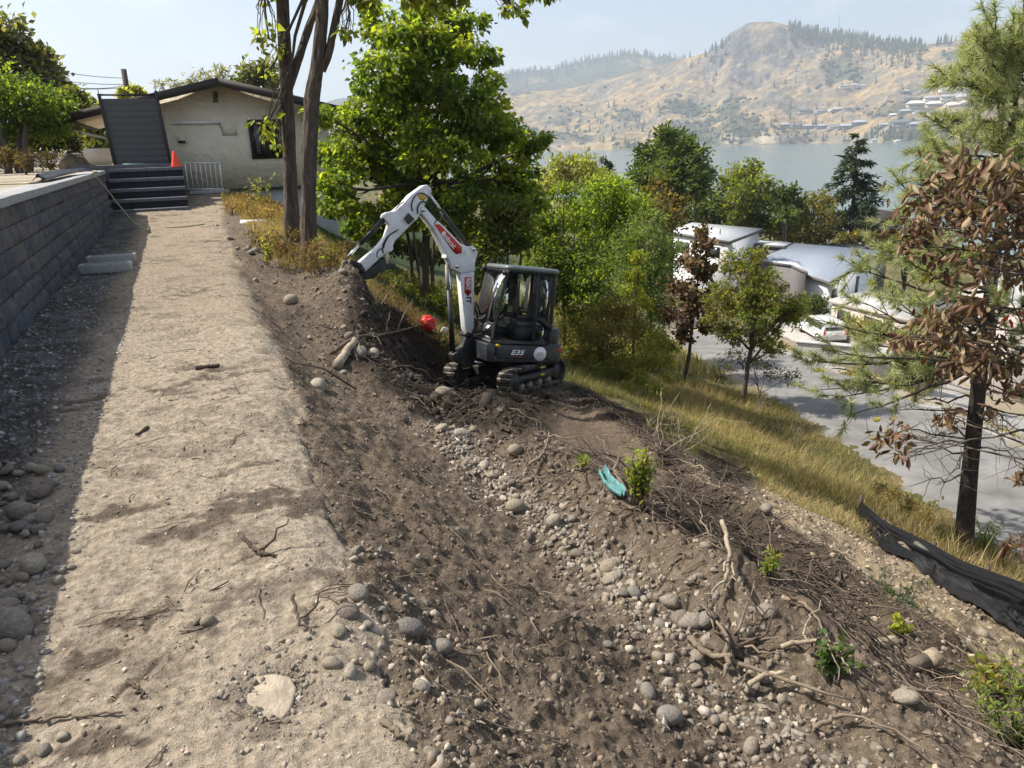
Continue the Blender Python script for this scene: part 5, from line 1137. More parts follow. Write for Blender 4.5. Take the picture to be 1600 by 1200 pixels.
# many lesser roots over the berm: individuals
for i in range(74):
    if i < 40: c = along(np.array([(2.5, 4.6), (2.75, 3.4), (2.9, 2.5), (3.1, 1.7)]), np.array([rng.random()]))[0]+rng.normal(0, [.32, .25])
    elif i < 60: c = along(np.array(STRIP[1:]), np.array([rng.random()]))[0]+rng.normal(0, .22, 2)
    else: c = along(np.array(RIDGE[:4]), np.array([rng.random()]))[0]+rng.normal(0, .4, 2)
    a = rng.uniform(0, 6.28); ln = rng.uniform(.25, .75); p0 = np.array([c[0], c[1], zt1(*c)+.02]); q = c+ln*np.array([math.cos(a), math.sin(a)]); p1 = np.array([q[0], q[1], zt1(*q)+rng.uniform(.01, .22)])
    tone = ['tan', 'dark', 'tan', 'dark', 'pale'][i % 5]; lab, grp = [('thin '+tone+' root in the tangle '+('behind the teal scrap' if c[1] > 3.8 else 'at mid berm' if c[1] > 2.6 else 'at the near end of the berm'), 'roots tangled on the berm'), ('broken '+tone+' root in the torn soil strip '+('below the excavator pad' if c[1] > 6 else 'above the gravel slope'), 'roots in the torn strip'), (tone+' twig caught in the rubble ridge', 'twigs in the rubble ridge')][0 if i < 40 else 1 if i < 60 else 2]
    stick_obj('root', wiggle(p0, p1, 12, .018, i, -.04), rng.uniform(.004, .010), .002, lab, 'root', ['root', 'root_dark', 'root', 'root_dark', 'root_pale'][i % 5], grp, int(rng.integers(0, 3)), i)
# litter of fine twigs
mb_v = []; mb_f = []; nn_ = 0
def twig_litter(n, cx, cy, sx, sy, line=None, hmax=.12):
    global nn_
    for i in range(n):
        c = along(np.array(line), np.array([rng.random()]))[0]+rng.normal(0, [sx, sy]) if line is not None else np.array([rng.normal(cx, sx), rng.normal(cy, sy)])
        a = rng.uniform(0, 6.28); ln = rng.uniform(.06, .30); z0 = zt1(*c)+.01; d = np.array([math.cos(a), math.sin(a)])*ln
        p0 = np.array([c[0], c[1], z0]); p1 = np.array([c[0]+d[0], c[1]+d[1], zt1(*(c+d))+rng.uniform(.0, hmax)*rng.random()])
        V, F = tube_vf(wiggle(p0, p1, 4, .012, int(rng.integers(1e6))), [.004, .0035, .003, .0015], 3, False); mb_v.append(V); mb_f.append(np.array(F)+nn_); nn_ += len(V)
twig_litter(650, 0, 0, .34, .3, [(2.4, 4.8), (2.75, 3.4), (2.95, 2.5), (3.2, 1.5)], .22)
twig_litter(420, 0, 0, .28, .3, STRIP)
twig_litter(260, 0, 0, .5, .4, RIDGE[:4])
twig_litter(160, 4.6, 3.0, .7, .8); twig_litter(60, .9, 2.6, .3, 1.2); twig_litter(60, -.3, 4, .4, 3, None, .01); twig_litter(120, 1.2, 14.5, .5, 2.2)
_lv, _lf = mb_v, mb_f; mb_v, mb_f = _lv, _lf
tl = obj('twig_litter', np.vstack(mb_v), np.vstack(mb_f), M['root'], smooth=True, kind='stuff')

mb_v = []; mb_f = []; nn_ = 0
def brush(n, line, sx, lmin, lmax, rmax, hmax):
    global nn_
    for i in range(n):
        c = along(np.array(line), np.array([rng.random()]))[0]+rng.normal(0, sx, 2); a = rng.normal(2.2, .9); ln = rng.uniform(lmin, lmax); d = np.array([math.cos(a), math.sin(a)])*ln*rng.choice([-1, 1])
        p0 = np.array([c[0], c[1], zt1(*c)+.01]); q = c+d; p1 = np.array([q[0], q[1], zt1(*q)+rng.uniform(0, hmax)*rng.random()]); r_ = rng.uniform(.003, rmax)
        if inside(np.array([c[0], q[0]]), np.array([c[1], q[1]]), PADP, .05).max() > .5: continue
        V, F = tube_vf(wiggle(p0, p1, 6, .022, int(rng.integers(1e6)), -.03), np.linspace(r_, r_*.35, 6), 4, False); mb_v.append(V); mb_f.append(np.array(F)+nn_); nn_ += len(V)
STRIP_PX = px_poly([(905, 612), (965, 635), (1030, 690), (1070, 735), (1130, 785), (1200, 840), (1290, 915), (1350, 975)])
brush(620, STRIP_PX, .20, .15, .6, .011, .22)
brush(330, [(2.5, 4.6), (2.8, 3.4), (3.0, 2.5), (3.2, 1.6)], .26, .12, .5, .008, .20)
brush(220, DARKP[3], .3, .15, .7, .013, .2)
brush(150, DIG, .25, .15, .6, .012, .15)
obj('brush_litter', np.vstack(mb_v), np.vstack(mb_f), M['root_dark'], smooth=True, kind='stuff')

# ------------------------------------------------------------------ litter: red can, teal sheet, silt fence, scraps
P = ground_hit(667, 515); rc = thing('fuel_can', 'round red plastic fuel can lying on the slope left of the excavator', 'fuel can', tuple(P+np.array([0, 0, .13])), (rad(58), rad(18), rad(30)))
r8 = [(.001, -.15), (.12, -.15), (.185, -.10), (.205, .02), (.18, .12), (.10, .17), (.06, .18), (.055, .205), (.001, .205)]
V, F = lathe(r8, 9); mb = MB(); mb.add(V, F); mb.build('body', M['red_plastic'], rc, bevel=.012)
mb = MB(); mb.tube(spline([(-.12, 0, .14), (-.09, 0, .24), (.09, 0, .24), (.12, 0, .14)], 5), .018, 7); mb.build('handle', M['red_plastic'], rc, smooth=True)
P = ground_hit(690, 523); mb = MB(); mb.box((0, 0, .1), (.16, .02, .2)); o = mb.build('paper_scrap', M['paper'], loc=tuple(P), rot=(.5, .3, .4)); tag(o, 'pale scrap of paper in the weeds by the boom foot', 'scrap')
q = [ground_hit(940, 745), ground_hit(948, 762), ground_hit(962, 775), ground_hit(974, 784)]; sp = spline(q, 7); V = []
side = np.array([.80, .35, .1])
for i, p in enumerate(sp):
    for k in range(6): u = k/5-.5; V.append(p+side*u*.10*(1-.4*i/len(sp))+np.array([0, 0, .035+.03*vn(i*.5, k*.9, 2)+.03*math.sin(k*1.6)]))
V = np.array(V); o = obj('plastic_sheet', V, fnormal_up(grid_faces(len(sp), 6), V), M['teal'], smooth=True); o.modifiers.new('solid', 'SOLIDIFY').thickness = .004; tag(o, 'torn teal plastic strip lying on the berm near a small green weed', 'plastic scrap')

# silt fence: stakes, sagging black fabric, collapsed folds
sf = thing('silt_fence', 'sagging black fabric silt fence along the foot of the slope', 'silt fence')
topP = [(1345, 783), (1362, 797), (1385, 815), (1420, 832), (1460, 852), (1500, 874), (1550, 893), (1602, 912), (1680, 945), (1760, 985)]
D_ = np.linspace(11.2, 7.6, len(topP)); tops = []
for (px, py), d in zip(topP, D_):
    p = hd(px, py, d); tops.append(p)
tops = spline(tops, 8); nT = len(tops); V = []
for i, p in enumerate(tops):
    f_ = i/(nT-1); bx, by = p[0]-.12-.50*ss(f_, .08, .32), p[1]-.06-.2*ss(f_, .08, .32); bz = zt1(bx, by)-.02
    bz = min(bz, p[2]-.12)
    for k in range(61):
        u = k/60; q = np.array([p[0]*(1-u)+bx*u, p[1]*(1-u)+by*u, p[2]*(1-u)+bz*u])
        fold = (.05*(fbm(np.array([f_*2.2]), np.array([u*7.0]), 3, 7)[0])*2+.045*math.sin(u*23+f_*8+7*float(vn(f_*4, u*2, 5)))+.016*math.sin(u*71+f_*21+9*float(vn(f_*7, u*3, 6))))*float(ss(f_, .06, .3))*math.sin(math.pi*min(1, u*1.1))
        q = q+np.array([-.6*fold-.04*math.sin(u*3.1), 0, fold*1.1]); V.append(q)
V = np.array(V); o = obj('fabric', V, fnormal_up(grid_faces(nT, 61), V), M['fabric'], sf, True); o.modifiers.new('solid', 'SOLIDIFY').thickness = .006
for i, f_ in enumerate((0.0, .22, .45, .66, .88)):
    p = tops[int(f_*(nT-1))]; g = zt1(p[0]+.03, p[1]+.02); mb = MB(); mb.box((p[0]+.03, p[1]+.02, (p[2]+g)/2+(.03 if i == 0 else -.03)), (.035, .035, p[2]-g+.1)); mb.build('stake', M['wood_dark'], sf)
for kf, (fa, fb, off, wd_) in enumerate([(.16, .62, .42, .34), (.30, .98, .60, .40), (.55, 1.0, .86, .34)]):
    ii = range(int(fa*(nT-1)), int(fb*(nT-1))+1); V = []
    for a_, i in enumerate(ii):
        p = tops[i]; f_ = a_/max(1, len(ii)-1); ww = wd_*math.sin(math.pi*min(.97, f_*.9+.06))**.5
        for k in range(25):
            u = k/24-.5; x_ = p[0]-off-.1*math.sin(f_*5+kf)+u*ww; y_ = p[1]-off*.4+u*ww*.4; fo = .05*abs(math.sin(u*17+f_*6+5*float(vn(f_*5+kf, u*3, 8))))+.05*float(vn(f_*9, u*6+kf, 9)); V.append((x_, y_, zt1(x_, y_)+.03+fo*(1-(2*abs(u))**3)+.05*kf*(1-abs(2*u))))
    V = np.array(V); o = obj('slumped_fold', V, fnormal_up(grid_faces(len(ii), 25), V), M['fabric'], sf, True); o.modifiers.new('solid', 'SOLIDIFY').thickness = .006
M['hose_green'] = principled('dusty_green_fabric', (.085, .095, .07), .75, var=.3, vscale=20, bump=.3, bscale=60)
for k, (pix, r_) in enumerate([([(1420, 865), (1445, 880), (1490, 905), (1530, 930)], .05), ([(1415, 875), (1450, 902), (1500, 925), (1555, 950)], .045), ([(1425, 882), (1465, 915), (1520, 945)], .035)]):
    Q = [hd(px, py, np.interp(px, [1345, 1600], [10.4, 8.1])) for px, py in pix]
    for q in Q: q[2] = zt1(q[0], q[1])+.06+.04*k
    mb = MB(); mb.tube(spline(Q, 6), r_, 8); mb.build('rolled_fold', M['hose_green'], sf, smooth=True)
P = [ground_hit(1385, 815), ground_hit(1395, 838), ground_hit(1412, 862), ground_hit(1420, 870)]; mb = MB(); mb.tube(spline([p+np.array([0, 0, .05]) for p in P], 6), [.05]*19, 8); o = mb.build('log', M['root'], smooth=True); tag(o, 'weathered grey branch lying against the silt fence', 'branch')
rock(ground_hit(1373, 832), .30, 'pale boulder against the collapsed end of the silt fence', None, 2, True)
# ------------------------------------------------------------------ foliage
def unit(v): return v/np.maximum(np.linalg.norm(v, axis=-1, keepdims=True), 1e-9)
def leaf_cards(P, a, nrm, Lf, Wd, fold=.12):
    a = unit(a); b = unit(np.cross(nrm, a)); n_ = np.cross(a, b)
    Lf = Lf[:, None]; Wd = Wd[:, None]
    V = np.stack([P, P+a*Lf*.45+b*Wd*.5+n_*Lf*fold, P+a*Lf, P+a*Lf*.45-b*Wd*.5+n_*Lf*fold], 1)
    i = np.arange(len(P))[:, None]*4
    return V.reshape(-1, 3), np.concatenate([i+np.array([[0, 1, 2]]), i+np.array([[0, 2, 3]])])
LEAF_GAIN = np.array([1.48, 1.32, 1.02])
def crown(blobs, n, leaf, wid, cols, spread=.30, up=.8, droop=.2, per=26, flat=.85, vcol=.28):
    """leaf-sized faces gathered in clumps through the volume of several rounded masses"""
    B = np.array([b[:4] for b in blobs]); wgt = B[:, 3]**2; wgt /= wgt.sum()
    bi = rng.choice(len(B), n, p=wgt); ncl = per
    d = unit(rng.normal(0, 1, (len(B), ncl, 3))); rr_ = rng.random((len(B), ncl, 1))**.45
    cc_ = B[:, None, :3]+d*rr_*B[:, None, 3:4]*np.array([1, 1, flat]); ct = rng.random((len(B), ncl)); cs = rng.uniform(.5, 1.3, (len(B), ncl))
    ci = rng.integers(ncl, size=n); P = cc_[bi, ci]+rng.normal(0, 1, (n, 3))*(B[bi, 3]*spread*cs[bi, ci])[:, None]*np.array([1, 1, .7])
    out_ = unit(P-B[bi, :3]); nrm = unit(rng.normal(0, 1, (n, 3))+np.array([0, 0, up])+.5*out_); a = rng.normal(0, 1, (n, 3))+.8*out_-np.array([0, 0, droop])
    s_ = np.exp(rng.normal(0, .22, n)); V, F = leaf_cards(P, a, nrm, leaf*s_, wid*s_)
    cols = np.array(cols); k = ct[bi, ci]*(len(cols)-1); k0 = np.minimum(k.astype(int), len(cols)-2) if len(cols) > 1 else np.zeros(n, int)
    c = cols[k0] if len(cols) == 1 else cols[k0]*(1-(k-k0))[:, None]+cols[k0+1]*(k-k0)[:, None]
    c = c*LEAF_GAIN*np.exp(rng.normal(0, vcol, (n, 1))); c = np.repeat(np.clip(c, .004, .6), 4, 0)
    return V, F, c, cc_
def px_blobs(lst, D, jit=.5):
    o = []
    for b in lst:
        px, py, r = b[:3]; d = D+(b[3] if len(b) > 3 else rng.uniform(-1, 1)*jit); p = hd(px, py, d); sl_ = d*np.linalg.norm(ray(px, py))*math.cos(0)
        zc = (p-CAM)@CF; o.append((p[0], p[1], p[2], r*zc/FPX))
    return o
def tree(name, label, cat, lst, D, n, leaf, cols, base=None, trunk_r=.12, group=None, mat='leaf', bark='bark', wid=.62, jit=None, branch=True, twig=.0, **kw):
    bl = px_blobs(lst, D, jit if jit is not None else D*.035)
    B = np.array(bl); c = B[:, :3].mean(0)
    if base is None: base = (c[0], c[1])
    bx, by = base[:2]; bz = zt1(bx, by) if len(base) < 3 else base[2]
    t = thing(name, label, cat, (bx, by, bz), group=group); O = np.array([bx, by, bz])
    V, F, cl, cc_ = crown(bl, n, leaf, leaf*wid, cols, **kw)
    top = np.array([c[0], c[1], max(B[:, 2].mean(), bz+.3)])
    mb = MB(); tr = wiggle(O-np.array([0, 0, .1]), top, 8, trunk_r*.25, int(abs(bx*91+by*7))); mb.tube(tr-O, np.linspace(trunk_r, trunk_r*.5, 8), 8); mb.build('trunk', M[bark], t, smooth=True)
    if branch:
        mb = MB()
        for k, b in enumerate(bl):
            f_ = rng.uniform(.45, .95); i = int(f_*7); e = b[:3]; q = wiggle(tr[i], e, 7, trunk_r*.3, k+5, -.05*b[3]); mb.tube(q-O, np.linspace(trunk_r*.45, trunk_r*.12, 7), 5)
            for j in range(5):
                mb.tube(wiggle(q[4], cc_[k, j], 5, trunk_r*.2, k*7+j)-O, np.linspace(trunk_r*.13, trunk_r*.03, 5), 3)
        mb.build('branch', M['twig'], t, smooth=True, kind='stuff')
    obj('crown', V-O, F, M[mat], t, smooth=False, col=cl, kind='stuff'); return t
G_BRIGHT = [(.15, .20, .035), (.10, .15, .028), (.055, .095, .02)]
G_MAPLE = [(.13, .175, .03), (.085, .13, .024), (.045, .085, .018), (.04, .07, .016)]
G_DARK = [(.028, .048, .018), (.04, .062, .022), (.06, .08, .03)]
G_OLIVE = [(.10, .105, .035), (.075, .085, .03), (.13, .115, .05)]
G_PALE = [(.20, .21, .11), (.15, .17, .08), (.11, .14, .06)]
G_BLUE = [(.06, .10, .045), (.09, .13, .055), (.045, .075, .035)]

# broad green tree behind the digger
tree('maple_tree', 'big bright green broadleaf tree rising behind the excavator arm', 'tree', [
 (560, 195, 52), (528, 300, 46), (600, 118, 55), (640, 62, 52), (690, 112, 60), (718, 45, 42), (742, 172, 50), (778, 205, 40), (815, 228, 32), (838, 222, 18), (690, 225, 68), (618, 255, 62), (757, 285, 55), (812, 285, 36), (700, 322, 52), (640, 312, 52), (566, 345, 30), (590, 40, 34), (520, 232, 34), (502, 182, 22), (835, 318, 22), (725, 352, 32), (655, 15, 30), (600, 345, 36), (545, 255, 40), (757, 92, 22), (765, 130, 20), (850, 215, 12), (650, 170, 60)],
 20.5, 42000, .15, [(.17, .21, .04), (.115, .16, .03), (.06, .10, .022), (.045, .08, .018)], base=tuple(hd(655, 425, 21)[:2]), trunk_r=.15, jit=1.3, per=30, spread=.165, droop=.6, vcol=.25)

# pair of tall rough trunks, crowns mostly above the frame
def trunk_px(t, O, pts, radii, name='trunk', bark='bark'):
    P = spline([hd(px, py, d)-O for px, py, d in pts], 6); r_ = np.interp(np.linspace(0, 1, len(P)), np.linspace(0, 1, len(radii)), radii)
    V, F = tube_vf(P, r_, 16); V = np.asarray(V); k = 16
    ang = np.tile(np.arange(k), len(P)); hh = np.repeat(np.arange(len(P)), k)
    return P, r_, V, F
def tall_tree(label, pts, radii, forks, blobs, n, sd):
    b0 = hd(*pts[0]); b0[2] = min(b0[2], zt1(b0[0], b0[1])); t = thing('tall_tree', label, 'tree', tuple(b0), group='pair of tall rough-barked trees')
    P = spline([hd(*p)-b0 for p in pts], 8); P[0][2] -= .25; rr_ = np.interp(np.linspace(0, 1, len(P)), np.linspace(0, 1, len(radii)), radii)
    def barky(P, rr_, name):
        P = np.array(P); m_ = 4; s_ = np.linspace(0, len(P)-1, len(P)*m_); Pd = np.stack([np.interp(s_, range(len(P)), P[:, k]) for k in range(3)], 1); rd = np.interp(s_, range(len(P)), rr_)
        V, F = tube_vf(Pd, rd, 30); a = np.tile(np.arange(30), len(Pd))*2*math.pi/30; h = np.repeat(s_, 30)
        g = np.abs(fbm(np.cos(a)*3.2+sd*7, np.sin(a)*3.2+h*.16, 4, sd))*2; ctr_ = np.repeat(Pd, 30, 0)
        V = ctr_+(V-ctr_)*(1.05-.30*(1-np.clip(g*3, 0, 1)))[:, None]; q = np.array([f for f in F if len(f) == 4])
        obj(name, V, q, M['bark'], t, True)
    barky(P, rr_, 'trunk')
    for fp, fr in forks: Q = spline([hd(*p)-b0 for p in fp], 6); barky(Q, np.interp(np.linspace(0, 1, len(Q)), np.linspace(0, 1, len(fr)), fr), 'limb')
    V, F, c, cc_ = crown(blobs, n, .13, .075, [(.16, .18, .05), (.10, .14, .035), (.07, .10, .03)], per=18, spread=.22, droop=.9)
    mb = MB()
    tops = [P[-1]+b0]+[hd(*f[0][-1]) for f in forks]
    for k, b in enumerate(blobs):
        e = np.array(b[:3]); s_ = min(tops, key=lambda q: np.linalg.norm(q-e)); q = wiggle(s_, e, 8, .06, k+sd, -.1); mb.tube(q-b0, np.linspace(.05, .012, 8), 5)
        for j in range(9): mb.tube(wiggle(q[5], cc_[k, j], 6, .03, k*9+j)-b0, np.linspace(.012, .004, 6), 3)
    mb.build('branch', M['twig'], t, smooth=True, kind='stuff'); obj('crown', V-b0, F, M['leaf'], t, col=c, kind='stuff'); return t
hang = lambda lst, D: px_blobs(lst, D, .8)
tall_tree('tall rough-barked tree trunk nearer the house, the left of two close trunks', [(457, 378, 13.9), (453, 262, 13.9), (447, 130, 13.9), (441, 0, 13.9), (434, -190, 13.9)], [.135, .118, .11, .105, .08],
 [([(450, 140, 13.9), (462, 105, 13.95), (482, 45, 14.0), (500, -5, 14.1), (530, -120, 14.3)], [.075, .07, .066, .06, .04])],
 hang([(420, 60, 24), (415, 200, 22), (428, 225, 14), (395, -120, 70), (470, -210, 90), (420, -20, 30), (560, -170, 70), (420, 110, 14)], 13.9), 2000, 3)
tall_tree('tall rough-barked forked tree trunk nearer the excavator, the right of two close trunks', [(484, 432, 12.6), (482, 300, 12.6), (486, 170, 12.6), (496, 100, 12.6), (505, 0, 12.6), (515, -180, 12.7)], [.14, .118, .122, .10, .09, .065],
 [([(502, 110, 12.6), (514, 80, 12.6), (530, 5, 12.7), (560, -140, 12.9)], [.07, .062, .055, .04])],
 hang([(600, -60, 60), (690, -70, 60), (770, -55, 48), (830, -10, 16), (640, -10, 26), (720, -8, 22), (560, -20, 30), (800, 8, 14), (850, -20, 20), (540, 45, 14), (680, 15, 16), (815, 22, 8)], 12.6), 2600, 4)

# yard hedge and trees at the far left
tree('hedge_tree', 'dense clipped dark green hedge tree on the yard at the far left', 'tree', [(-50, 155, 55), (8, 150, 42), (50, 148, 38), (85, 165, 30), (25, 190, 38), (75, 200, 28), (-40, 200, 50), (102, 178, 16), (60, 185, 35)], 25, 15000, .11, [(.10, .15, .03), (.06, .095, .022), (.035, .06, .018)], base=(*hd(38, 245, 25)[:2], TERR), trunk_r=.12, up=1.2)
tree('yard_tree', 'tall grey-green tree behind the hedge at the far left', 'tree', [(-40, 60, 55), (15, 70, 32), (50, 95, 26), (80, 118, 20), (20, 110, 40), (60, 125, 25), (95, 138, 14)], 46, 7000, .32, [(.075, .085, .05), (.055, .07, .04), (.10, .10, .06)], base=(*hd(30, 245, 46)[:2], TERR), trunk_r=.2)
tree('yard_shrub', 'loose olive shrub behind the roof eave of the stucco house', 'shrub', [(110, 150, 20), (128, 172, 22), (150, 180, 16), (118, 205, 24), (140, 215, 26), (100, 215, 20), (160, 235, 22), (120, 150, 12)], 40, 5200, .24, [(.085, .10, .04), (.055, .07, .03), (.12, .13, .05)], base=(*hd(130, 245, 40)[:2], TERR), trunk_r=.1)
tree('yard_shrub', 'dry brown brush piled under the hedge at the far left', 'shrub', [(10, 245, 18), (45, 248, 16), (75, 250, 14), (-20, 248, 20)], 21, 1500, .12, [(.05, .042, .034), (.034, .028, .022)], base=(*hd(40, 262, 21)[:2], TERR), trunk_r=.03, wid=.2)
tree('yard_shrub', 'shaded dark undergrowth between the hedge stems at the far left', 'shrub', [(-30, 222, 30), (20, 225, 24), (60, 222, 22), (95, 215, 18), (110, 232, 14)], 28, 3600, .14, [(.022, .03, .014), (.03, .038, .018)], base=(*hd(40, 255, 28)[:2], TERR), trunk_r=.04)  # leaf colour near black, standing for the shade beneath the hedge
for k_, (px, py) in enumerate([(8, 180), (38, 170), (30, 200)]):
    g_ = hd(px+2, 262, 23.6); e_ = hd(px, py, 24.2); mb = MB(); mb.tube(wiggle((0, 0, TERR-g_[2]-.1), e_-g_, 8, .05, k_), np.linspace(.10, .05, 8), 8); tag(mb.build('tree_stem', M['bark'], loc=tuple(g_), smooth=True), ['leftmost bare stem under the clipped hedge', 'bare stem under the clipped hedge, nearest the trim boards', 'slim bare stem between the other two under the clipped hedge'][k_], 'tree stem')
tree('far_tree', 'pale feathery treetop showing just above the stucco house ridge', 'tree', [(320, 124, 13), (345, 114, 13), (300, 128, 9), (250, 132, 8), (275, 130, 9)], 48, 700, .26, [(.115, .12, .075), (.09, .10, .06)], base=(*hd(310, 240, 48)[:2], 1.0), trunk_r=.12, wid=.2)
tree('far_tree', 'grey-green treetop right of the stucco house ridge', 'tree', [(395, 120, 22), (415, 112, 18), (430, 135, 18), (380, 135, 16)], 50, 1300, .30, [(.055, .07, .045), (.075, .09, .058)], base=(*hd(400, 240, 50)[:2], 0.6), trunk_r=.14)
tree('far_tree', 'small yellowish treetop beside the utility pole', 'tree', [(205, 142, 9), (192, 148, 8), (218, 145, 8)], 38, 500, .22, G_PALE, base=(*hd(203, 240, 38)[:2], 1.2), trunk_r=.08)

# shrubs down the bank
SHR = [
 ('bright yellow-green shrub tallest behind the excavator cab', [(950, 308, 36), (930, 350, 42), (985, 335, 36), (960, 385, 50), (918, 320, 24), (940, 285, 14), (975, 300, 16), (900, 345, 20), (1005, 322, 18)], 32, 11000, .20, G_BRIGHT, .35),
 ('blue-green willowy shrub left of the white modern house', [(1012, 360, 36), (1030, 415, 38), (1000, 440, 46), (1028, 475, 32), (990, 395, 40), (1045, 385, 20), (1010, 500, 30)], 28, 11000, .15, G_BLUE, .3),
 ('yellow-green thicket right behind the excavator cab', [(880, 345, 36), (850, 400, 42), (900, 415, 42), (835, 352, 28), (870, 458, 34), (925, 450, 34), (880, 300, 20), (910, 480, 36)], 24, 12000, .15, [(.12, .16, .03), (.08, .12, .028), (.05, .08, .022)], .45),
 ('pale olive tree far behind the thicket near the lake', [(880, 268, 28), (915, 270, 28), (855, 290, 24), (900, 262, 20), (935, 280, 18)], 55, 3500, .34, G_PALE, .4),
 ('olive brown thicket on the bank right of the cab', [(912, 520, 36), (950, 500, 38), (903, 565, 24), (990, 520, 30), (942, 555, 28), (970, 480, 28), (925, 590, 16)], 20.5, 9000, .10, [(.10, .10, .035), (.07, .08, .028), (.12, .095, .05)], .35),
 ('upright light green shoots in front of the blue-green shrub', [(990, 430, 14), (985, 460, 16), (1000, 400, 12), (975, 490, 16), (1005, 475, 14)], 25, 2600, .13, [(.16, .19, .045), (.11, .14, .035)], .35),
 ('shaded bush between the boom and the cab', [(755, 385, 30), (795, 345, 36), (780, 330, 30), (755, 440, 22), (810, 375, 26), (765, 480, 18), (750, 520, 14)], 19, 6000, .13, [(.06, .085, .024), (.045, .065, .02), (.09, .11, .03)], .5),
 ('low green brush along the bank below the cab', [(920, 610, 14), (955, 600, 18), (985, 570, 20), (1020, 560, 18), (960, 575, 18)], 19.5, 2600, .10, [(.12, .13, .04), (.09, .10, .035)], .35),
]
for lb, lst, D, n, lf, cols, wd in SHR:
    px = np.mean([b[0] for b in lst]); py = max(b[1]+b[2] for b in lst)
    tree('bank_shrub' if D < 50 else 'far_tree', lb, 'shrub' if D < 50 else 'tree', lst, D, n, lf, cols, base=tuple(hd(px, py, D)[:2]), trunk_r=.06, wid=wd, twig=1)
def ground_shrub(name, label, pts, n, leaf, cols, wid=.6, group=None, h=.6):
    lm = M['dry'] if wid < .4 else M['leaf']
    bl = []
    for px, py, r_ in pts: g_ = ground_hit(px, py); bl.append((g_[0], g_[1], g_[2]+r_*h, r_))
    B = np.array(bl); c = B[:, :3].mean(0); O = np.array([c[0], c[1], zt1(c[0], c[1])]); t = thing(name, label, 'shrub', tuple(O), group=group); V, F, cl, cc_ = crown(bl, n, leaf, leaf*wid, cols, per=16, spread=.3, flat=.8)
    mb = MB()
    for k in range(len(bl)):
        for j in range(7): e = cc_[k, j]; g_ = np.array([e[0]*.5+bl[k][0]*.5, e[1]*.5+bl[k][1]*.5, 0]); g_[2] = zt1(g_[0], g_[1])-.05; mb.tube(wiggle(g_, e, 5, .02, k*9+j)-O, np.linspace(.012, .004, 5), 4)
    mb.build('stems', M['twig'], t, kind='stuff'); obj('crown', V-O, F, lm, t, col=cl, kind='stuff'); return t
UG = [(.13, .155, .04), (.09, .115, .03), (.06, .08, .025)]; UB = [(.135, .10, .068), (.10, .072, .05), (.08, .07, .035)]
ground_shrub('bank_shrub', 'leafy undergrowth between the boom and the red fuel can', [(690, 490, .42), (668, 480, .38), (705, 500, .34), (655, 470, .36), (715, 480, .42), (680, 465, .4)], 3600, .085, UG)
ground_shrub('bank_shrub', 'tangled green weeds under the folded thumb of the excavator', [(625, 455, .3), (640, 445, .34), (605, 440, .26), (655, 450, .3)], 1600, .07, UG+UB[:1])
ground_shrub('bank_shrub', 'dry brown weeds on the bank behind the spoil heap', [(585, 440, .28), (600, 465, .26), (620, 480, .26), (640, 500, .24), (650, 515, .22), (565, 425, .26)], 2300, .075, UB, .3)
ground_shrub('bank_shrub', 'dry brown weeds at the foot of the boom', [(690, 540, .2), (705, 545, .2), (700, 520, .2)], 900, .06, UB+UG[:1], .35)
ground_shrub('bank_shrub', 'dry brush around the roots of the two tall trunks', [(450, 395, .3), (430, 400, .28), (500, 425, .3), (525, 410, .3), (470, 420, .26), (415, 385, .25), (540, 395, .3)], 2600, .075, UB, .25)
ground_shrub('bank_shrub', 'straw and brown brush on the bank before the house foundation', [(385, 330, .3), (405, 345, .3), (430, 350, .3), (360, 335, .24), (420, 330, .3)], 1700, .09, [(.22, .165, .095), (.17, .12, .07), (.12, .10, .05)], .2)
ground_shrub('bank_shrub', 'broad green weeds shaded below the cab on the lower bank', [(905, 570, .45), (925, 590, .4), (945, 580, .45), (900, 545, .5), (965, 600, .35), (890, 560, .4)], 3400, .085, [(.10, .115, .035), (.07, .085, .028), (.14, .12, .05)])
ground_shrub('bank_shrub', 'pale green weeds rising from the grass near the two saplings', [(1000, 575, .4), (1020, 565, .45), (1040, 575, .35), (985, 560, .45), (1010, 545, .5)], 2800, .09, [(.15, .17, .06), (.11, .13, .045)])
tree('bank_shrub', 'dark bushes closing the shaded gap under the big green tree', 'shrub', [(615, 385, 16), (650, 392, 16), (690, 392, 18), (725, 385, 22), (752, 372, 20), (590, 378, 12), (670, 405, 12)], 31, 3400, .2, [(.045, .06, .02), (.03, .045, .016)], trunk_r=.05, branch=False)
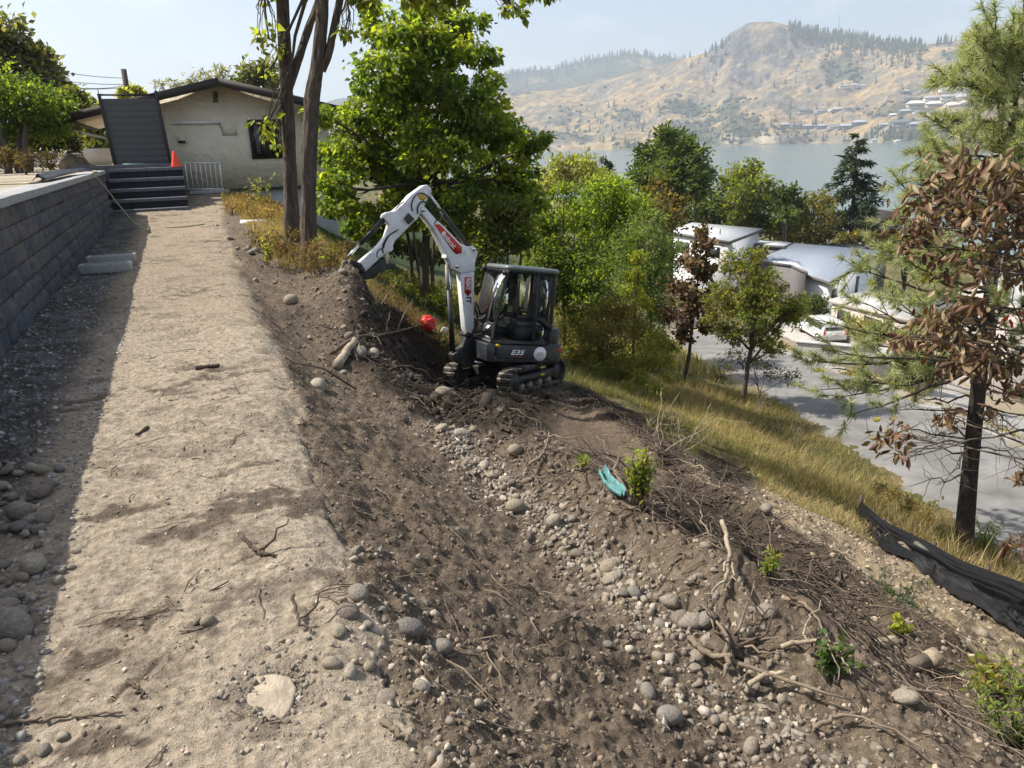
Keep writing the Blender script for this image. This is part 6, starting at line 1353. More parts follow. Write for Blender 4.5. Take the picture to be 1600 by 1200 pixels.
# slender trunks in the shade behind the boom
for k, (px, py, D) in enumerate([(640, 395, 22), (672, 390, 24), (655, 385, 27), (700, 395, 23), (730, 370, 25), (760, 350, 24), (786, 350, 22), (803, 330, 21)]):
    p = hd(px, py, D); z = zt1(p[0], p[1]); mb = MB(); mb.tube(wiggle((0, 0, 0), (rng.uniform(-.3, .3), 0, 3.2), 7, .03, k), np.linspace(.07, .035, 7), 7); o = mb.build('tree_stem', M['bark'], loc=(p[0], p[1], z-.1), smooth=True); tag(o, 'thin dark tree stem in the shade below the big green tree', 'tree stem', 'thin stems under the green tree')
for lb, lst, D, n, lf, cols in [
 ('light green weedy bush in the grass below the cab', [(1000, 590, 14), (1025, 605, 12), (980, 605, 12), (1045, 590, 10)], 18.6, 1700, .08, [(.14, .16, .05), (.10, .12, .04)]),
 ('brownish weed clump in the grass between cab and sapling', [(1010, 640, 10), (1035, 650, 10), (990, 645, 8)], 16.5, 800, .07, [(.15, .12, .06), (.12, .11, .05)]),
 ('loose green bush by the road behind the sapling trunk', [(1035, 560, 16), (1050, 540, 14), (1030, 530, 16), (1015, 545, 14)], 24, 2200, .11, [(.14, .17, .05), (.10, .13, .04)]),
 ('grey brown thistly bush on the bank above the silt fence', [(1395, 775, 12), (1420, 790, 14), (1445, 805, 14), (1375, 765, 10)], 12.6, 1500, .05, [(.15, .12, .08), (.12, .10, .06), (.13, .14, .06)]),
 ('pale green bush across the road left of the pine boughs', [(1265, 600, 14), (1280, 585, 12), (1250, 590, 10)], 30, 1200, .13, [(.17, .18, .08), (.13, .15, .06)]),
 ('dusty shrub row in the yard across the road', [(1330, 590, 14), (1360, 600, 14), (1390, 605, 14), (1420, 612, 12)], 31, 2200, .14, [(.14, .15, .07), (.11, .12, .05), (.17, .14, .08)]),
 ('dusty shrub behind the teal crate', [(1455, 560, 16), (1480, 565, 14), (1500, 560, 14)], 36, 1500, .16, [(.11, .13, .05), (.14, .15, .07)])]:
    px = np.mean([b[0] for b in lst]); py = max(b[1]+b[2]*.7 for b in lst); tree('bank_shrub', lb, 'shrub', lst, D, n, lf, cols, base=tuple(hd(px, py, D)[:2]), trunk_r=.02, wid=.4, branch=False)
# saplings by the road
t = tree('brown_sapling', 'slender sapling with dark purple-brown leaves before the white house', 'tree', [(1098, 362, 11), (1096, 385, 17), (1085, 415, 22), (1104, 428, 15), (1070, 452, 24), (1054, 488, 18), (1088, 478, 20), (1104, 508, 12), (1070, 518, 16), (1112, 455, 10)], 24.2, 3600, .15, [(.075, .048, .04), (.05, .034, .03), (.10, .068, .045), (.085, .09, .04)], mat='withered', base=tuple(hd(1069, 588, 24.2)[:2]), trunk_r=.07, per=13, spread=.30, wid=.7, jit=.4)
t = tree('roadside_tree', 'small green tree with forked stem beside the road in front of the metal roof', 'tree', [(1172, 438, 34), (1150, 408, 24), (1202, 468, 34), (1130, 468, 30), (1228, 482, 28), (1188, 515, 28), (1236, 488, 16), (1142, 518, 24), (1212, 545, 14), (1182, 398, 14), (1250, 470, 12), (1115, 500, 16), (1165, 478, 34), (1200, 535, 14)], 23.2, 11500, .12, [(.105, .14, .04), (.075, .105, .032), (.13, .13, .06), (.06, .06, .03)], base=tuple(hd(1160, 618, 23.2)[:2]), trunk_r=.09, wid=.4, per=22, spread=.22, jit=.5)
tree('roadside_shrub', 'dark leafless shrub leaning over the road edge', 'shrub', [(1150, 560, 22), (1200, 580, 18), (1235, 590, 16), (1130, 580, 16), (1180, 560, 18)], 24, 900, .11, [(.08, .08, .04), (.05, .045, .03)], base=tuple(hd(1195, 625, 23)[:2]), trunk_r=.03, wid=.4)
# trees between the houses and the lake
FAR = [
 ('large dark green tree with upswept boughs standing against the lake', [(1047, 228, 26), (1015, 252, 24), (1078, 245, 24), (1045, 262, 34), (998, 278, 18), (1098, 268, 16), (1060, 285, 36), (1025, 285, 28), (1040, 212, 14), (1070, 222, 12), (1085, 290, 24)], 78, 9000, .62, [(.032, .055, .026), (.045, .07, .03), (.06, .085, .035)], .35),
 ('brownish olive tree below the large dark tree', [(1032, 298, 22), (1055, 325, 26), (1020, 322, 18), (1045, 345, 20)], 73, 2600, .42, [(.10, .085, .035), (.075, .07, .03), (.06, .06, .025)], .6),
 ('dark tree filling the gap behind the white house roof', [(1088, 312, 28), (1108, 335, 24), (1065, 345, 24), (1120, 310, 18), (1095, 345, 20), (1140, 345, 22), (1175, 350, 20), (1205, 355, 20), (1230, 360, 18)], 104, 4600, .5, G_DARK, .6),
 ('sunlit yellow-green round tree against the lake', [(1165, 268, 20), (1142, 288, 22), (1190, 292, 20), (1165, 300, 28), (1150, 325, 26), (1190, 325, 22), (1178, 262, 12), (1200, 308, 12), (1160, 348, 18), (1195, 348, 16)], 100, 5200, .48, [(.13, .15, .035), (.08, .105, .028), (.045, .065, .022)], .65),
 ('small dark tree between the sunlit tree and the olive tree', [(1228, 305, 16), (1240, 320, 14), (1218, 322, 14), (1232, 335, 14)], 95, 1800, .5, G_DARK, .6),
 ('olive tree left of the tall conifer', [(1265, 322, 24), (1240, 345, 20), (1288, 338, 22), (1262, 355, 20), (1250, 325, 14), (1285, 312, 14), (1255, 372, 14), (1285, 368, 14), (1235, 370, 12)], 100, 4200, .42, G_OLIVE, .6),
 ('dark bush beside the silver van', [(1262, 478, 18), (1278, 468, 14), (1248, 488, 14), (1285, 482, 10), (1272, 486, 10)], 66, 2600, .24, G_DARK, .6),
 ('clipped green hedge trees behind the metal roof', [(1318, 372, 9), (1340, 370, 10), (1362, 370, 9), (1385, 374, 9), (1402, 372, 9), (1425, 376, 12), (1450, 372, 14), (1412, 398, 14), (1440, 404, 16), (1470, 400, 16), (1500, 402, 18), (1530, 395, 16)], 96, 5200, .4, [(.09, .095, .035), (.06, .07, .028), (.12, .10, .04)], .6),
]
for lb, lst, D, n, lf, cols, wd in FAR:
    px = np.mean([b[0] for b in lst]); tree('far_tree' if D > 60 else 'bush', lb, 'tree' if D > 60 else 'bush', lst, D, n, lf, cols, base=tuple(hd(px, 400, D+3)[:2]), trunk_r=.3 if D > 60 else .1, wid=wd, branch=D > 60, vcol=.22)
# conifers
def conifer(name, label, px, ytop, ybase, D, half, n, cols, lean=0, gaps=.5, leaf=.5, group=None, tiers=15):
    top = hd(px+lean, ytop, D); b = hd(px, ybase, D); zg = zt1(b[0], b[1]); O = np.array([b[0], b[1], zg]); Hh = top[2]-b[2]; t = thing(name, label, 'tree', tuple(O), group=group)
    mb = MB(); mb.tube([(0, 0, 0), (0, 0, b[2]-zg), (top[0]-b[0], top[1]-b[1], top[2]-zg)], [.35*half/4, .3*half/4, .03], 8); mb.build('trunk', M['bark_pine'], t)
    P = []; A = []; r_ = np.random.default_rng(int(px)); mbb = MB()
    for k in range(tiers):
        f_ = (k+.5)/tiers
        for j in range(6):
            a = r_.uniform(0, 6.28); ln = half*(1-f_)**.8*r_.uniform(.45, 1.12)+.25
            if r_.random() < gaps*.25: continue
            c = np.array([(top[0]-b[0])*f_, (top[1]-b[1])*f_, b[2]-zg+Hh*f_]); d = np.array([math.cos(a), math.sin(a), -.28+.25*f_])
            m_ = max(6, int(n*ln/(half*tiers*3.2))); s_ = r_.random(m_)**.6; q = c+d*ln*s_[:, None]; q[:, 2] -= .12*ln*s_**2
            mbb.tube([c, c+d*ln*.9], [.05*half/4, .01], 4)
            P.append(q+r_.normal(0, .10*ln+.05, (m_, 3))*np.array([1, 1, .55])); A.append(np.repeat(d[None], m_, 0)+r_.normal(0, .6, (m_, 3))-np.array([0, 0, .25]))
    P = np.vstack(P); A = np.vstack(A); nn = len(P); V, F = leaf_cards(P, A, r_.normal(0, .5, (nn, 3))+np.array([0, 0, 1]), leaf*np.exp(r_.normal(0, .25, nn)), leaf*.4*np.ones(nn))
    c = np.array(cols)[r_.integers(len(cols), size=nn)]*np.exp(r_.normal(0, .25, (nn, 1))); mbb.build('branch', M['bark_pine'], t, kind='stuff'); obj('crown', V, F, M['needle'], t, col=np.repeat(np.clip(c, .004, .4), 4, 0), kind='stuff')
conifer('conifer_tree', 'tall ragged dark conifer standing alone against the lake', 1330, 206, 372, 104, 4.6, 9000, [(.026, .042, .026), (.035, .052, .03), (.045, .06, .035)], lean=10, gaps=1.3, leaf=.62, tiers=17)
conifer('conifer_tree', 'small dark spruce tip left of the large dark tree', 946, 246, 310, 76, 2.3, 2000, [(.022, .034, .026), (.03, .044, .034)], leaf=.4)

# pine by the road
pine_px = [(1505, 856, 14.0), (1516, 730, 14.0), (1529, 605, 14.0), (1543, 490, 14.0), (1558, 380, 14.0), (1575, 260, 13.9), (1590, 130, 13.8), (1600, 10, 13.7), (1606, -70, 13.6)]
pb_ = hd(*pine_px[0]); zg = zt1(pb_[0], pb_[1]); O = pb_.copy(); O[2] = min(zg, pb_[2])
pine = thing('pine_tree', 'long-needled pine with bare lower trunk by the road, beyond the silt fence', 'tree', tuple(O))
PP = spline([hd(*p)-O for p in pine_px], 6); PP[0][2] -= .3
V, F = tube_vf(np.repeat(PP, 1, 0), np.interp(np.linspace(0, 1, len(PP)), np.linspace(0, 1, 9), [.165, .13, .118, .100, .075, .048, .026, .013, .006]), 16); obj('trunk', V, [np.array([f for f in F if len(f) == 4])], M['bark_pine'], pine, True)
NP, NA, NL = [], [], []; bmb = MB(); dmb = MB()
def puff(p, d, n=60, ln=.19):
    d = d/np.linalg.norm(d); NP.append(p+d*rng.uniform(-.13, .04, (n, 1))+rng.normal(0, .006, (n, 3))); NA.append(unit(d*.75+unit(rng.normal(0, 1, (n, 3)))*.85)); NL.append(np.full(n, ln)*rng.uniform(.7, 1.1, n))
TG = [(1600, 30), (1585, 100), (1580, 230), (1290, 590), (1330, 648), (1262, 565), (1300, 505), (1340, 530), (1382, 560), (1425, 575), (1352, 600), (1400, 480), (1362, 440), (1335, 470), (1310, 620), (1270, 610), (1395, 600), (1440, 235), (1470, 195), (1456, 272), (1500, 240), (1482, 130), (1512, 92), (1540, 72), (1552, 150), (1580, 62), (1560, 205), (1530, 272), (1592, 180), (1446, 332), (1482, 302), (1420, 300), (1412, 402), (1450, 430), (1500, 332), (1590, 300), (1375, 385), (1400, 345), (1430, 470), (1470, 520), (1520, 130), (1570, 110), (1600, 90), (1530, 200), (1470, 240), (1340, 420), (1365, 520), (1450, 380), (1600, 240), (1620, 150), (1630, 60), (1640, 330), (1650, 450), (1620, 520), (1560, 470), (1600, 600), (1510, 60), (1555, 50), (1325, 560), (1300, 545), (1350, 560), (1495, 180), (1440, 280)]
zs = PP[:, 2]
for k, (px, py) in enumerate(TG):
    tgt = hd(px, py, 14+rng.uniform(-1.3, 1.3))-O; h = tgt[2]-rng.uniform(.1, .7)-.10*abs(px-1550)/100; i = int(np.clip(np.searchsorted(zs, h), 14, len(PP)-3)); st_ = PP[i]
    q = wiggle(st_, tgt, 9, .035, k, .10); L_ = np.linalg.norm(tgt-st_); bmb.tube(q, np.linspace(min(.045, .012+.012*L_), .006, 9), 5)
    dr = q[-1]-q[-2]; dr[2] += .06; puff(q[-1], dr, 90)
    for j in range(8 if px < 1410 and py > 420 else 14):
        m_ = rng.integers(3, 9); d = unit((q[m_]-q[m_-1])*1.2/np.linalg.norm(q[m_]-q[m_-1])+rng.normal(0, .75, 3)+np.array([0, 0, .35])); ln = rng.uniform(.15, .5); e = q[m_]+d*ln
        bmb.tube([q[m_], q[m_]+d*ln*.5+rng.normal(0, .02, 3), e], [.008, .006, .004], 4); puff(e, d, 62)
        if j % 2: puff(q[m_]+d*ln*.6, d+rng.normal(0, .4, 3), 42)
for k, (px, py, sy) in enumerate([(1345, 690, 700), (1380, 720, 715), (1420, 760, 745), (1440, 690, 690), (1470, 745, 720), (1590, 690, 650), (1620, 760, 700), (1600, 720, 660), (1400, 640, 640), (1360, 650, 660), (1430, 720, 690), (1580, 640, 615), (1610, 680, 630), (1460, 660, 640)]):
    tgt = hd(px, py, 14+rng.uniform(-1, 1))-O; h = (hd(1520, sy, 14)-O)[2]; i = int(np.clip(np.searchsorted(zs, h), 5, len(PP)-3)); q = wiggle(PP[i], tgt, 10, .05, 60+k, -.12); dmb.tube(q, np.linspace(.022, .004, 10), 5)
    for j in range(9): m_ = rng.integers(3, 9); e = q[m_]+rng.normal(0, .28, 3); dmb.tube(wiggle(q[m_], e, 5, .03, k*9+j), np.linspace(.007, .002, 5), 3)
bmb.build('branch', M['bark_pine'], pine, True, kind='stuff'); dmb.build('dead_branch', M['twig'], pine, True, kind='stuff')
NP = np.vstack(NP); NA = np.vstack(NA); NL = np.concatenate(NL); n = len(NP); sd_ = unit(np.cross(NA, rng.normal(0, 1, (n, 3))))*.0058
V = np.stack([NP-sd_, NP+sd_, NP+NA*NL[:, None]+np.array([0, 0, -1])*NL[:, None]**2*.6], 1).reshape(-1, 3); F = np.arange(3*n).reshape(-1, 3)
c = np.array([(.31, .33, .18), (.25, .28, .145), (.36, .36, .22), (.17, .205, .10)])[rng.integers(4, size=n)]*np.exp(rng.normal(0, .2, (n, 1)))
obj('needles', V, F, M['needle'], pine, col=np.repeat(c, 3, 0), kind='stuff')

# young tree with withered leaves, trunk just outside the frame
D6 = 6.6; wb = hd(1700, 760, D6); wb[2] = zt1(wb[0], wb[1])
wt = thing('withered_tree', 'young tree with large drooping withered brown leaves hanging in from the right', 'tree', tuple(wb))
wtr = spline([wb*0, hd(1705, 600, D6)-wb, hd(1695, 420, D6)-wb, hd(1670, 260, D6)-wb, hd(1650, 120, D6)-wb], 6); V, F = tube_vf(wtr, np.linspace(.06, .018, len(wtr)), 10); obj('trunk', V, [np.array([f for f in F if len(f) == 4])], M['twig'], wt, True)
def curled(seed):
    r = np.random.default_rng(seed); nu, nv = 6, 5; V = []; cu = r.uniform(.5, 2.2); tw = r.uniform(-1.2, 1.2); cup = r.uniform(.8, 2.2)
    for i in range(nu):
        u = i/(nu-1); w_ = .36*math.sin(math.pi*min(1, u*.92+.06))**.8
        for j in range(nv):
            v = (j/(nv-1)-.5)*2; a = cup*v*1.1; x = w_*math.sin(a)/max(cup*1.1, .3); zz = w_*(1-math.cos(a))/max(cup*1.1, .3); rot = tw*u
            V.append((x*math.cos(rot)-zz*math.sin(rot)+.02*r.normal(), zz*math.cos(rot)+x*math.sin(rot)+.25*cu*u*u+.02*r.normal(), -u))
    return np.array(V), grid_faces(nu, nv)
LC = [(.18, .105, .06), (.25, .175, .105), (.12, .065, .042), (.31, .235, .145), (.145, .08, .05), (.21, .16, .08), (.085, .052, .034)]
LMs = []
for k in range(14):
    V, F = curled(k); LMs.append(mesh_data('leaf', V, F, M['withered'], True, np.array(LC[k % 7])*np.ones((len(V), 1))))
Vr, Fr = curled(77); LRED = mesh_data('leaf', Vr, Fr, M['dry'], True, np.array((.35, .045, .02))*np.ones((len(Vr), 1))); LGRN = mesh_data('leaf', Vr, Fr, M['dry'], True, np.array((.22, .19, .04))*np.ones((len(Vr), 1)))
CLU = [(1500, 280, 40, 62), (1560, 275, 36, 55), (1450, 320, 34, 42), (1428, 352, 20, 20), (1580, 325, 34, 36), (1512, 345, 34, 34), (1568, 380, 32, 28), (1420, 378, 14, 10), (1470, 410, 20, 12), (1490, 498, 32, 44), (1450, 520, 26, 32), (1412, 530, 14, 12), (1522, 478, 22, 24), (1512, 552, 26, 34), (1562, 568, 32, 38), (1540, 530, 22, 18), (1480, 650, 15, 14), (1395, 682, 22, 24), (1480, 578, 14, 8), (1595, 745, 12, 9), (1578, 848, 13, 10), (1412, 716, 7, 3), (1545, 638, 8, 4), (1600, 430, 22, 20), (1590, 610, 16, 10), (1535, 415, 20, 12), (1640, 350, 40, 20), (1640, 560, 30, 14)]
allL = []; bmb = MB()
for k, (px, py, r_, m_) in enumerate(CLU):
    dd = D6+rng.uniform(-.5, .6); tgt = hd(px, py, dd)-wb; h = tgt[2]-.25 if py < 700 else tgt[2]+.3; i = int(np.clip(np.searchsorted(wtr[:, 2], h), 1, len(wtr)-2)); q = wiggle(wtr[i], tgt, 9, .02, 80+k, -.04); bmb.tube(q, np.linspace(.012, .004, 9), 5)
    for j in range(int(m_*2.3)):
        p = hd(px+rng.normal(0, r_*.75), py+rng.normal(0, r_*.62), dd+rng.normal(0, .18))-wb; allL.append((p, k))
        if j % 3 == 0: bmb.tube(wiggle(q[rng.integers(5, 9)], p, 5, .012, j+k*31), np.linspace(.004, .002, 5), 3)
for k, (a, b) in enumerate([((1600, 330), (1550, 430)), ((1600, 400), (1505, 470)), ((1620, 480), (1545, 360)), ((1600, 520), (1560, 400)), ((1620, 380), (1560, 470))]):
    bmb.tube(wiggle(hd(*a, D6)-wb, hd(*b, D6-.3)-wb, 8, .02, 120+k), np.linspace(.007, .003, 8), 4)
bmb.build('branch', M['twig'], wt, True, kind='stuff')
rv, rf_, rc_, rn = [], [], [], 0
order = rng.permutation(len(allL))
for c_, i in enumerate(order):
    p, k = allL[i]; s_ = rng.uniform(.06, .11); e = Euler((rng.normal(0, .6), rng.normal(0, .6), rng.uniform(0, 6.28))); me = LMs[rng.integers(14)]
    if k == 8 and c_ % 3 == 0 or rng.random() < .03: me = LGRN
    if c_ < 300: o = link('leaf', me, wt, tuple(p), e); o.scale = (s_, s_, s_)
    else:
        V, F = curled(int(rng.integers(60))); R_ = np.array(e.to_matrix()); V = V*s_@R_.T+p; rv.append(V); rf_.append(F+rn); rn += len(V); rc_.append(np.array(LC[rng.integers(7)])*np.ones((len(V), 1)))
for k in range(5): o = link('leaf', LRED, wt, tuple(hd(1590+rng.normal(0, 9), 495+rng.normal(0, 7), D6)-wb), (0, 0, k)); o.scale = (.065, .065, .065); o['label'] = 'bright red withered leaf'
obj('leaves', np.vstack(rv), np.vstack(rf_), M['withered'], wt, True, np.vstack(rc_), 'stuff')

# ------------------------------------------------------------------ small plants
def weed(label, px, py, h, n, cols, spread=.35, leaf=.05, wid=.35, name='weed', P=None):
    P = ground_hit(px, py) if P is None else P; t = thing(name, label, 'plant', tuple(P)); mb = MB(); L_ = []; A = []
    for k in range(n):
        a = rng.uniform(0, 6.28); e = np.array([math.cos(a)*spread*h*rng.random(), math.sin(a)*spread*h*rng.random(), h*rng.uniform(.55, 1)]); q = wiggle((rng.normal(0, .02), rng.normal(0, .02), 0), e, 8, .012, k); mb.tube(q, np.linspace(.005, .002, 8), 4)
        for j in range(14): i = rng.integers(2, 8); L_.append(q[i]); A.append(rng.normal(0, 1, 3)+np.array([0, 0, .5]))
    mb.build('stem', M['twig'], t, True); L_ = np.array(L_); n2 = len(L_); V, F = leaf_cards(L_, np.array(A), rng.normal(0, .6, (n2, 3))+np.array([0, 0, 1]), leaf*rng.uniform(.6, 1.2, n2), leaf*wid*np.ones(n2))
    c = np.array(cols)[rng.integers(len(cols), size=n2)]*np.exp(rng.normal(0, .2, (n2, 1))); obj('leaves', V, F, M['leaf'], t, col=np.repeat(c, 4, 0), kind='stuff'); return t
Y1 = [(.20, .24, .05), (.14, .19, .04), (.25, .24, .06)]
weed('small upright green weed growing on the berm by the teal scrap', 1000, 792, .42, 26, Y1, .25, .055)
weed('tiny yellow-green seedling at the crest left of the teal scrap', 912, 735, .14, 4, Y1)
weed('bright leafy sucker growing at the foot of the forked trunk', 510, 372, .75, 8, Y1, .3, .12, .7, P=np.array([*hd(512, 385, 12.4)[:2], zt1(*hd(512, 385, 12.4)[:2])]))
weed('yellowish leafy sapling in the dry grass by the path', 418, 415, .5, 6, [(.22, .22, .07), (.18, .17, .06)], .4, .09, .6)
weed('green shoot sprouting at the gravel slope below the far strip', 1205, 905, .16, 5, Y1, .4)
weed('bright yellow-green seedling on the lower gravel slope', 1405, 995, .16, 6, [(.30, .30, .04), (.24, .27, .04)], .5, .05, .6)
weed('low dark green leafy weed inside the root tangle', 1300, 1060, .16, 12, [(.06, .10, .03), (.09, .13, .04)], .9, .04, .7)
weed('yellow leafy weed low at the right edge', 1545, 1085, .22, 14, [(.24, .24, .05), (.16, .18, .05), (.28, .22, .07)], .8, .06, .6)
weed('feathery yellow-green plant in the bottom right corner', 1575, 1175, .40, 40, [(.20, .24, .06), (.15, .20, .05)], .9, .05, .3)
weed('second feathery plant at the right edge above the corner', 1612, 1120, .34, 26, [(.17, .21, .05), (.13, .18, .05)], .9, .05, .3)
weed('grey-green ground weed patch on the slope below the silt fence', 1400, 935, .07, 40, [(.10, .12, .07), (.08, .10, .06)], 6.0, .045, .4)
weed('spiky green weed by the house foundation', 408, 312, .9, 14, [(.16, .18, .08), (.22, .20, .11)], .5, .16, .16, P=np.array([*hd(408, 318, 22)[:2], zt1(*hd(408, 318, 22)[:2])]))
weed('green weed beside the pine trunk foot', 1470, 838, .5, 22, [(.15, .19, .05), (.20, .22, .07)], .5, .07, .4, P=np.array([pb_[0]-.5, pb_[1]+.1, zt1(pb_[0]-.5, pb_[1]+.1)]))
weed('leafy weed right of the pine trunk by the road', 1530, 838, .6, 22, [(.13, .18, .05), (.17, .21, .06)], .6, .08, .35, P=np.array([pb_[0]+.5, pb_[1]-.1, zt1(pb_[0]+.5, pb_[1]-.1)]))
# bare whitish shrub skeletons on the spoil strip
for k, (px, py, h, lb) in enumerate([(1030, 705, .85, 'bare pale branching dead shrub beside the dark pad'), (1065, 700, .75, 'bare dead shrub leaning right of the pale one beside the pad'), (1240, 690, .9, 'bare dead twigs standing at the edge of the road bank'), (1190, 640, .9, 'thin bare shrub at the road bank by the green tree stem')]):
    P = ground_hit(px, py+8); t = thing('dead_shrub', lb, 'shrub', tuple(P)); mb = MB()
    for j in range(6):
        e = np.array([rng.normal(0, .35)*h, rng.normal(0, .35)*h, h*rng.uniform(.6, 1)]); q = wiggle((0, 0, 0), e, 9, .02, k*10+j); mb.tube(q, np.linspace(.010, .004, 9), 5)
        for i in range(7): m_ = rng.integers(3, 9); mb.tube(wiggle(q[m_], q[m_]+rng.normal(0, .16, 3)*h+np.array([0, 0, .1*h]), 5, .01, j*7+i), np.linspace(.004, .0015, 5), 3)
    mb.build('branches', M['root_pale'] if k < 2 else M['root'], t, True, kind='stuff')

# ------------------------------------------------------------------ grass
GV, GC = [], []
def grass(x, y, h, wd, cols, lean=.45, dirn=None):
    k_ = np.maximum.reduce([inside(x, y, q, .3) for q in DARKP]) < .3; x, y = x[k_], y[k_]
    n = len(x); z = zt(x, y)-.01; P = np.stack([x, y, z], -1); a = rng.uniform(0, 6.28, n); h = h*np.exp(rng.normal(0, .3, n)); side = np.stack([np.cos(a), np.sin(a), 0*a], -1)*wd*.5
    b = rng.uniform(0, 6.28, n); ln = lean*np.abs(rng.normal(.6, .5, n)); d = np.stack([np.cos(b)*ln, np.sin(b)*ln, np.ones(n)], -1)
    if dirn is not None: d[:, :2] += np.array(dirn)
    d = unit(d); m_ = P+d*h[:, None]*.55; d2 = d.copy(); d2[:, :2] *= 1.9; t_ = m_+unit(d2)*h[:, None]*.5
    GV.append(np.stack([P-side, P+side, m_+side*.7, t_, m_-side*.7], 1)); c = np.array(cols)[rng.integers(len(cols), size=n)]*.78*np.exp(rng.normal(0, .26, (n, 1)))*np.exp(.9*fbm(x/1.1, y/1.1, 3, 91))[:, None]; GC.append(np.repeat(c[:, None], 5, 1))
def clumpy(n, x0, x1, y0, y1, s=1.0, thr=-.05, sd=0):
    x = rng.uniform(x0, x1, n*2); y = rng.uniform(y0, y1, n*2); k = fbm(x/s, y/s, 3, 60+sd)+rng.normal(0, .12, n*2) > thr; return x[k][:n], y[k][:n]
GREEN = [(.145, .145, .055), (.19, .175, .075), (.115, .12, .045)]; STRAW = [(.36, .28, .13), (.30, .23, .10), (.40, .33, .17)]; MIX = [(.25, .215, .095), (.31, .255, .12), (.19, .175, .075), (.36, .29, .15)]; TAN = [(.28, .20, .115), (.22, .155, .09), (.34, .26, .16)]
x, y = clumpy(30000, 6.9, 12.8, 8.0, 20, .9, .0, 1); k = (x > 6.9+.4*vn(y, y, 3)) & (y > 7.4+(x-7)*.1); x, y = x[k], y[k]
r1 = fbm(x/1.5, y/1.5, 3, 81)+.06*(x-9.5); kk = r1 > .02; grass(x[kk], y[kk], .20, .011, MIX+STRAW[:1], .9, (.12, -.1)); grass(x[~kk], y[~kk], .19, .011, GREEN+MIX[:1], .9, (.1, -.1))
x, y = clumpy(26000, 10.2, 17.5, 3.0, 19, 1.0, -.4, 2); bd, _ = road_info(x, y); k = (bd > ROADW/2+.05) & (y > 3.0+.2*(x-10)); k &= (np.interp(y, ROAD[:, 1], ROAD[:, 0]) > x); grass(x[k], y[k], .27, .012, STRAW+MIX+TAN[:1], .9, (.1, -.1))
x, y = clumpy(9000, 7.2, 11.5, 5.6, 9.5, .8, -.12, 3); grass(x, y, .13, .010, STRAW+[(.26, .22, .11)], 1.3)          # mown straw
x, y = clumpy(9000, 9.2, 12.6, 3.2, 9.5, .7, -.02, 4); bd, _ = road_info(x, y); k = (bd > ROADW/2+.2); grass(x[k], y[k], .30, .012, TAN+STRAW+GREEN[:1], .6)
x, y = clumpy(15000, 1.3, 4.2, 11.6, 21, .6, -.05, 5); k = x > crest(y)+.45; grass(x[k], y[k], .17, .009, TAN+STRAW, 1.2)
x, y = clumpy(9000, 2.6, 6.0, 13.2, 18, .7, -.02, 6); k = np.hypot(x-EX[0], y-EX[1]) > 1.7; grass(x[k], y[k], .18, .011, TAN+TAN+GREEN[:1]+[(.14, .10, .06)], 1.1)
x, y = clumpy(9000, 3.6, 9.5, 16, 25, 1.5, -.2, 7); grass(x, y, .16, .014, [(.05, .075, .02), (.07, .10, .03), (.09, .11, .04)], .6)
x, y = clumpy(3000, 1.2, 3.6, 20, 26.1, .6, -.05, 8); grass(x, y, .16, .012, STRAW, 1.0)
x, y = clumpy(9000, 12, 24, 20, 34, 1.5, -.1, 9); bd, _ = road_info(x, y); k = bd > ROADW/2+.4; grass(x[k], y[k], .4, .03, GREEN+MIX, .5)
x, y = clumpy(11000, 16, 32, 5, 32, 1.2, -.02, 10); bd, _ = road_info(x, y); k = (bd > ROADW/2+.2) & (bd < ROADW/2+6) & (np.interp(y, ROAD[:, 1], ROAD[:, 0]) < x); grass(x[k], y[k], .22, .022, STRAW+MIX[:2], .7)
x, y = clumpy(1800, 3.6, 8, .9, 4.2, .5, .10, 11); grass(x, y, .07, .006, TAN+STRAW, 1.2)
GV = np.vstack(GV); GC = np.vstack(GC); n = len(GV); i = np.arange(n)[:, None]*5
F = np.concatenate([i+np.array([[0, 1, 2]]), i+np.array([[0, 2, 4]]), i+np.array([[4, 2, 3]])])
obj('grass', GV.reshape(-1, 3), F, M['dry'], col=np.clip(GC, .01, .6).reshape(-1, 3), kind='stuff')
